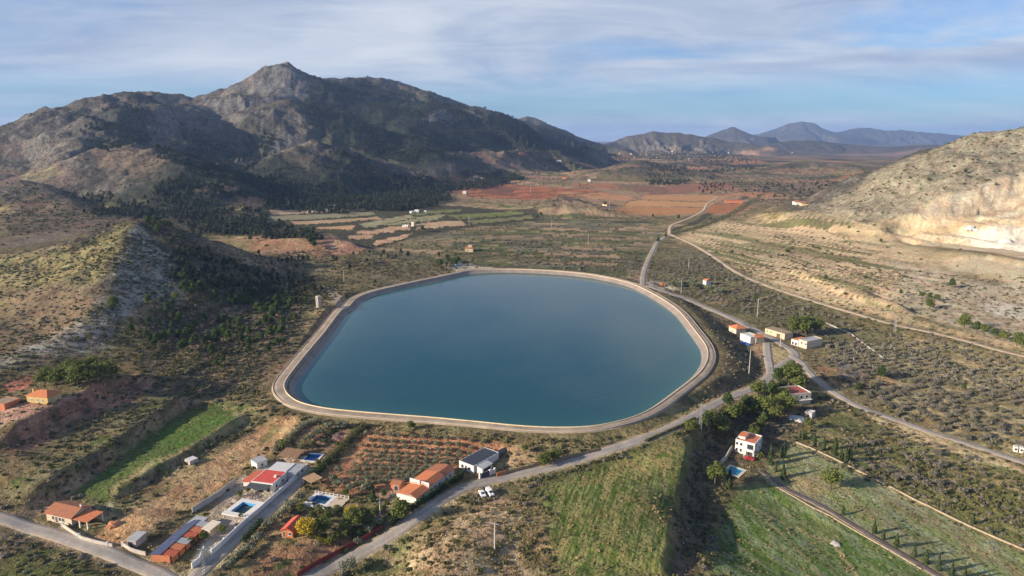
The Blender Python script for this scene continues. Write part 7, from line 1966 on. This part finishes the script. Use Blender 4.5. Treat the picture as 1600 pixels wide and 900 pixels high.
def table_set(px, py, rz, label):
    w = hit(px, py); r = empty('garden_table', w, rz); tag(r, label, 'table')
    boxes('top', [(-.9, .9, -.45, .45, .70, .76)], M_WOODD, r)
    for x in (-.8, .8):
        for y in (-.35, .35): boxes('leg', [(x - .04, x + .04, y - .04, y + .04, -.1, .695)], M_WOODD, r)
    return w
def chair(x, y, z, rz, label, group):
    r = empty('garden_chair', (x, y, z), rz); tag(r, label, 'chair', group)
    boxes('seat', [(-.24, .24, -.24, .24, .42, .46)], M_WHITE, r); boxes('backrest', [(-.24, .24, .2, .24, .465, .9)], M_WHITE, r)
    for lx_2 in (-.2, .2):
        for ly_2 in (-.18, .16): boxes('leg', [(lx_2 - .025, lx_2 + .025, ly_2 - .025, ly_2 + .025, -.1, .418)], M_WHITE, r)
for px, py, rz, wh in ((398, 777, .8, 'in front of the dark awning'), (612, 780, .3, 'in the yard left of the roadside house'), (520, 800, .5, 'below the raised pool terrace')):
    w = table_set(px, py, rz, 'dark timber garden table ' + wh)
    for k in range(4):
        a = rz + (math.pi / 2 if k < 2 else -math.pi / 2); o_ = (-.45 if k % 2 else .45)
        x = w[0] + math.cos(rz) * o_ + math.cos(a) * .75; y = w[1] + math.sin(rz) * o_ + math.sin(a) * .75
        chair(x, y, float(ground(x, y)), a - math.pi / 2, 'white garden chair at the timber table ' + wh, 'garden chairs ' + wh)
h = House('excavator', (1031, 447.5), (1038, 448), (1040, 446.5), 'orange digger standing at the top right corner of the reservoir', 'digger', d=2.6, w=4.2)
M_ORM = simple_mat('machine_orange', (.62, .16, .03), .5, .1)
boxes('body', [(-2.0, .9, -1.1, 1.1, 1.0, 2.0)], M_ORM, h.o); boxes('cab', [(.2, 1.6, -.9, .3, 1.6, 3.0)], M_ORM, h.o)
boxes('cab_window', [(.3, 1.63, -.93, .33, 2.1, 2.8)], M_GLASS, h.o); boxes('track', [(-2.1, 2.0, -1.4, -.8, 0, .95)], M_DARK, h.o); boxes('track', [(-2.1, 2.0, .8, 1.4, 0, .95)], M_DARK, h.o)
v, f = [], []; tube(v, f, [(.9, .6, 1.7), (2.8, .6, 3.6), (4.3, .6, 2.0), (4.2, .6, .9)], [.22, .22, .18, .16], 6); mesh_obj('arm', v, f, M_ORM, h.o)
boxes('bucket', [(3.8, 4.5, .2, 1.0, .2, .88)], M_DARK, h.o)
for k, (px, py) in enumerate(((1587, 706), (1596, 707.5))):
    h = House('site_cabin', (px - 3.5, py), (px + 3, py + .8), (px + 5, py), 'white site cabin beside the valley road, the %s one' % ('left' if k == 0 else 'right'), 'cabin', d=2.2)
    h.wall(2.4, M_WHITE); h.flat(M_ROOFW, M_WHITE, par=0); h.window('front', 0, .9, .9, .9)
M_BBL = simple_mat('blue_plastic', (.02, .10, .38), .5, .1)
for k, (px, py) in enumerate(((1159, 536), (1163, 537.5), (1167, 539), (1170, 540))):
    w = hit(px, py); r = empty('plastic_barrel', w); tag(r, 'blue plastic barrel in the row in front of the white cube', 'barrel', 'blue barrels in front of the white cube')
    v, f = [], []; tube(v, f, [(0, 0, -.2), (0, 0, .35), (0, 0, .75), (0, 0, 1.1), (0, 0, 1.4)], [.62, .72, .7, .72, .6], 12); mesh_obj('drum', v, f, M_BBL, r)
    v, f = [], []; tube(v, f, [(0, 0, 1.4), (0, 0, 1.48)], [.45, .43], 12); mesh_obj('lid', v, f, simple_mat('blue_lid', (.03, .06, .2), .5, .1), r)
def heap(px, py, rr_, hh, mat, label):
    w = hit(px, py)
    bm = bmesh.new(); bmesh.ops.create_icosphere(bm, subdivisions=4, radius=1)
    P_ = np.array([v.co[:] for v in bm.verts]); k = 1 + .35 * fbm(P_[:, 0] * 2 + px, P_[:, 1] * 2 + P_[:, 2], 1.0, 4, 70)
    for v, kk_ in zip(bm.verts, k): v.co = Vector((v.co.x * rr_ * kk_, v.co.y * rr_ * kk_, max(v.co.z, -.25) * hh * kk_))
    o = bm_obj('rubble_heap', bm, mat); o.location = tuple(map(float, w)); tag(o, label, 'heap')
M_RUB = simple_mat('white_rubble', (.55, .53, .50), .95, .3, .8, .2, 1.5)
for px, py, a, b, mt, lab in ((1245, 655, 3.6, 1.4, M_RUB, 'heap of white rubble left of the roofless outhouse'), (1516, 358, 5, 4, M_RUB, 'pale rock pile on the upper quarry floor'), (1526, 360, 4, 2.5, M_RUB, 'lower pale rock pile beside the taller one in the quarry'), (1571, 378, 6, 4, M_RUB, 'grey white rock pile on the right of the quarry floor'),
                          (178, 820, 2.2, 1.0, simple_mat('red_earth', (.45, .2, .1), 1, .2), 'small heap of red earth in the sandy yard'), (1305, 850, 1.6, .7, M_GREYW, 'grey stone heap on the lower green meadow')):
    heap(px, py, a, b, mt, lab)
# pontoon and steps at the water
w = hit(885, 673); r = empty('overflow_grate', w, .1); tag(r, 'small pale overflow grating at the near edge of the water', 'grating')
boxes('grate', [(-4, 4, -.5, .5, -1.2, .25)], M_GREYW, r)

# ---------------------------------------------------------------- the air
lowz = float(H.min()) - 1.5

bm = bmesh.new(); box_bm(bm, -19900, 19900, -300, 24400, lowz, float(H.max()) + 25)
mh = bpy.data.materials.new('haze_air'); mh.use_nodes = True
nt = mh.node_tree; nt.nodes.clear()
o_ = nt.nodes.new('ShaderNodeOutputMaterial'); pv = nt.nodes.new('ShaderNodeVolumePrincipled')
pv.inputs['Density'].default_value = 5.2e-5
pv.inputs['Color'].default_value = (.36, .56, 1.0, 1)
pv.inputs['Anisotropy'].default_value = .1
nt.links.new(pv.outputs[0], o_.inputs['Volume'])

stuff(bm_obj('haze', bm, mh))
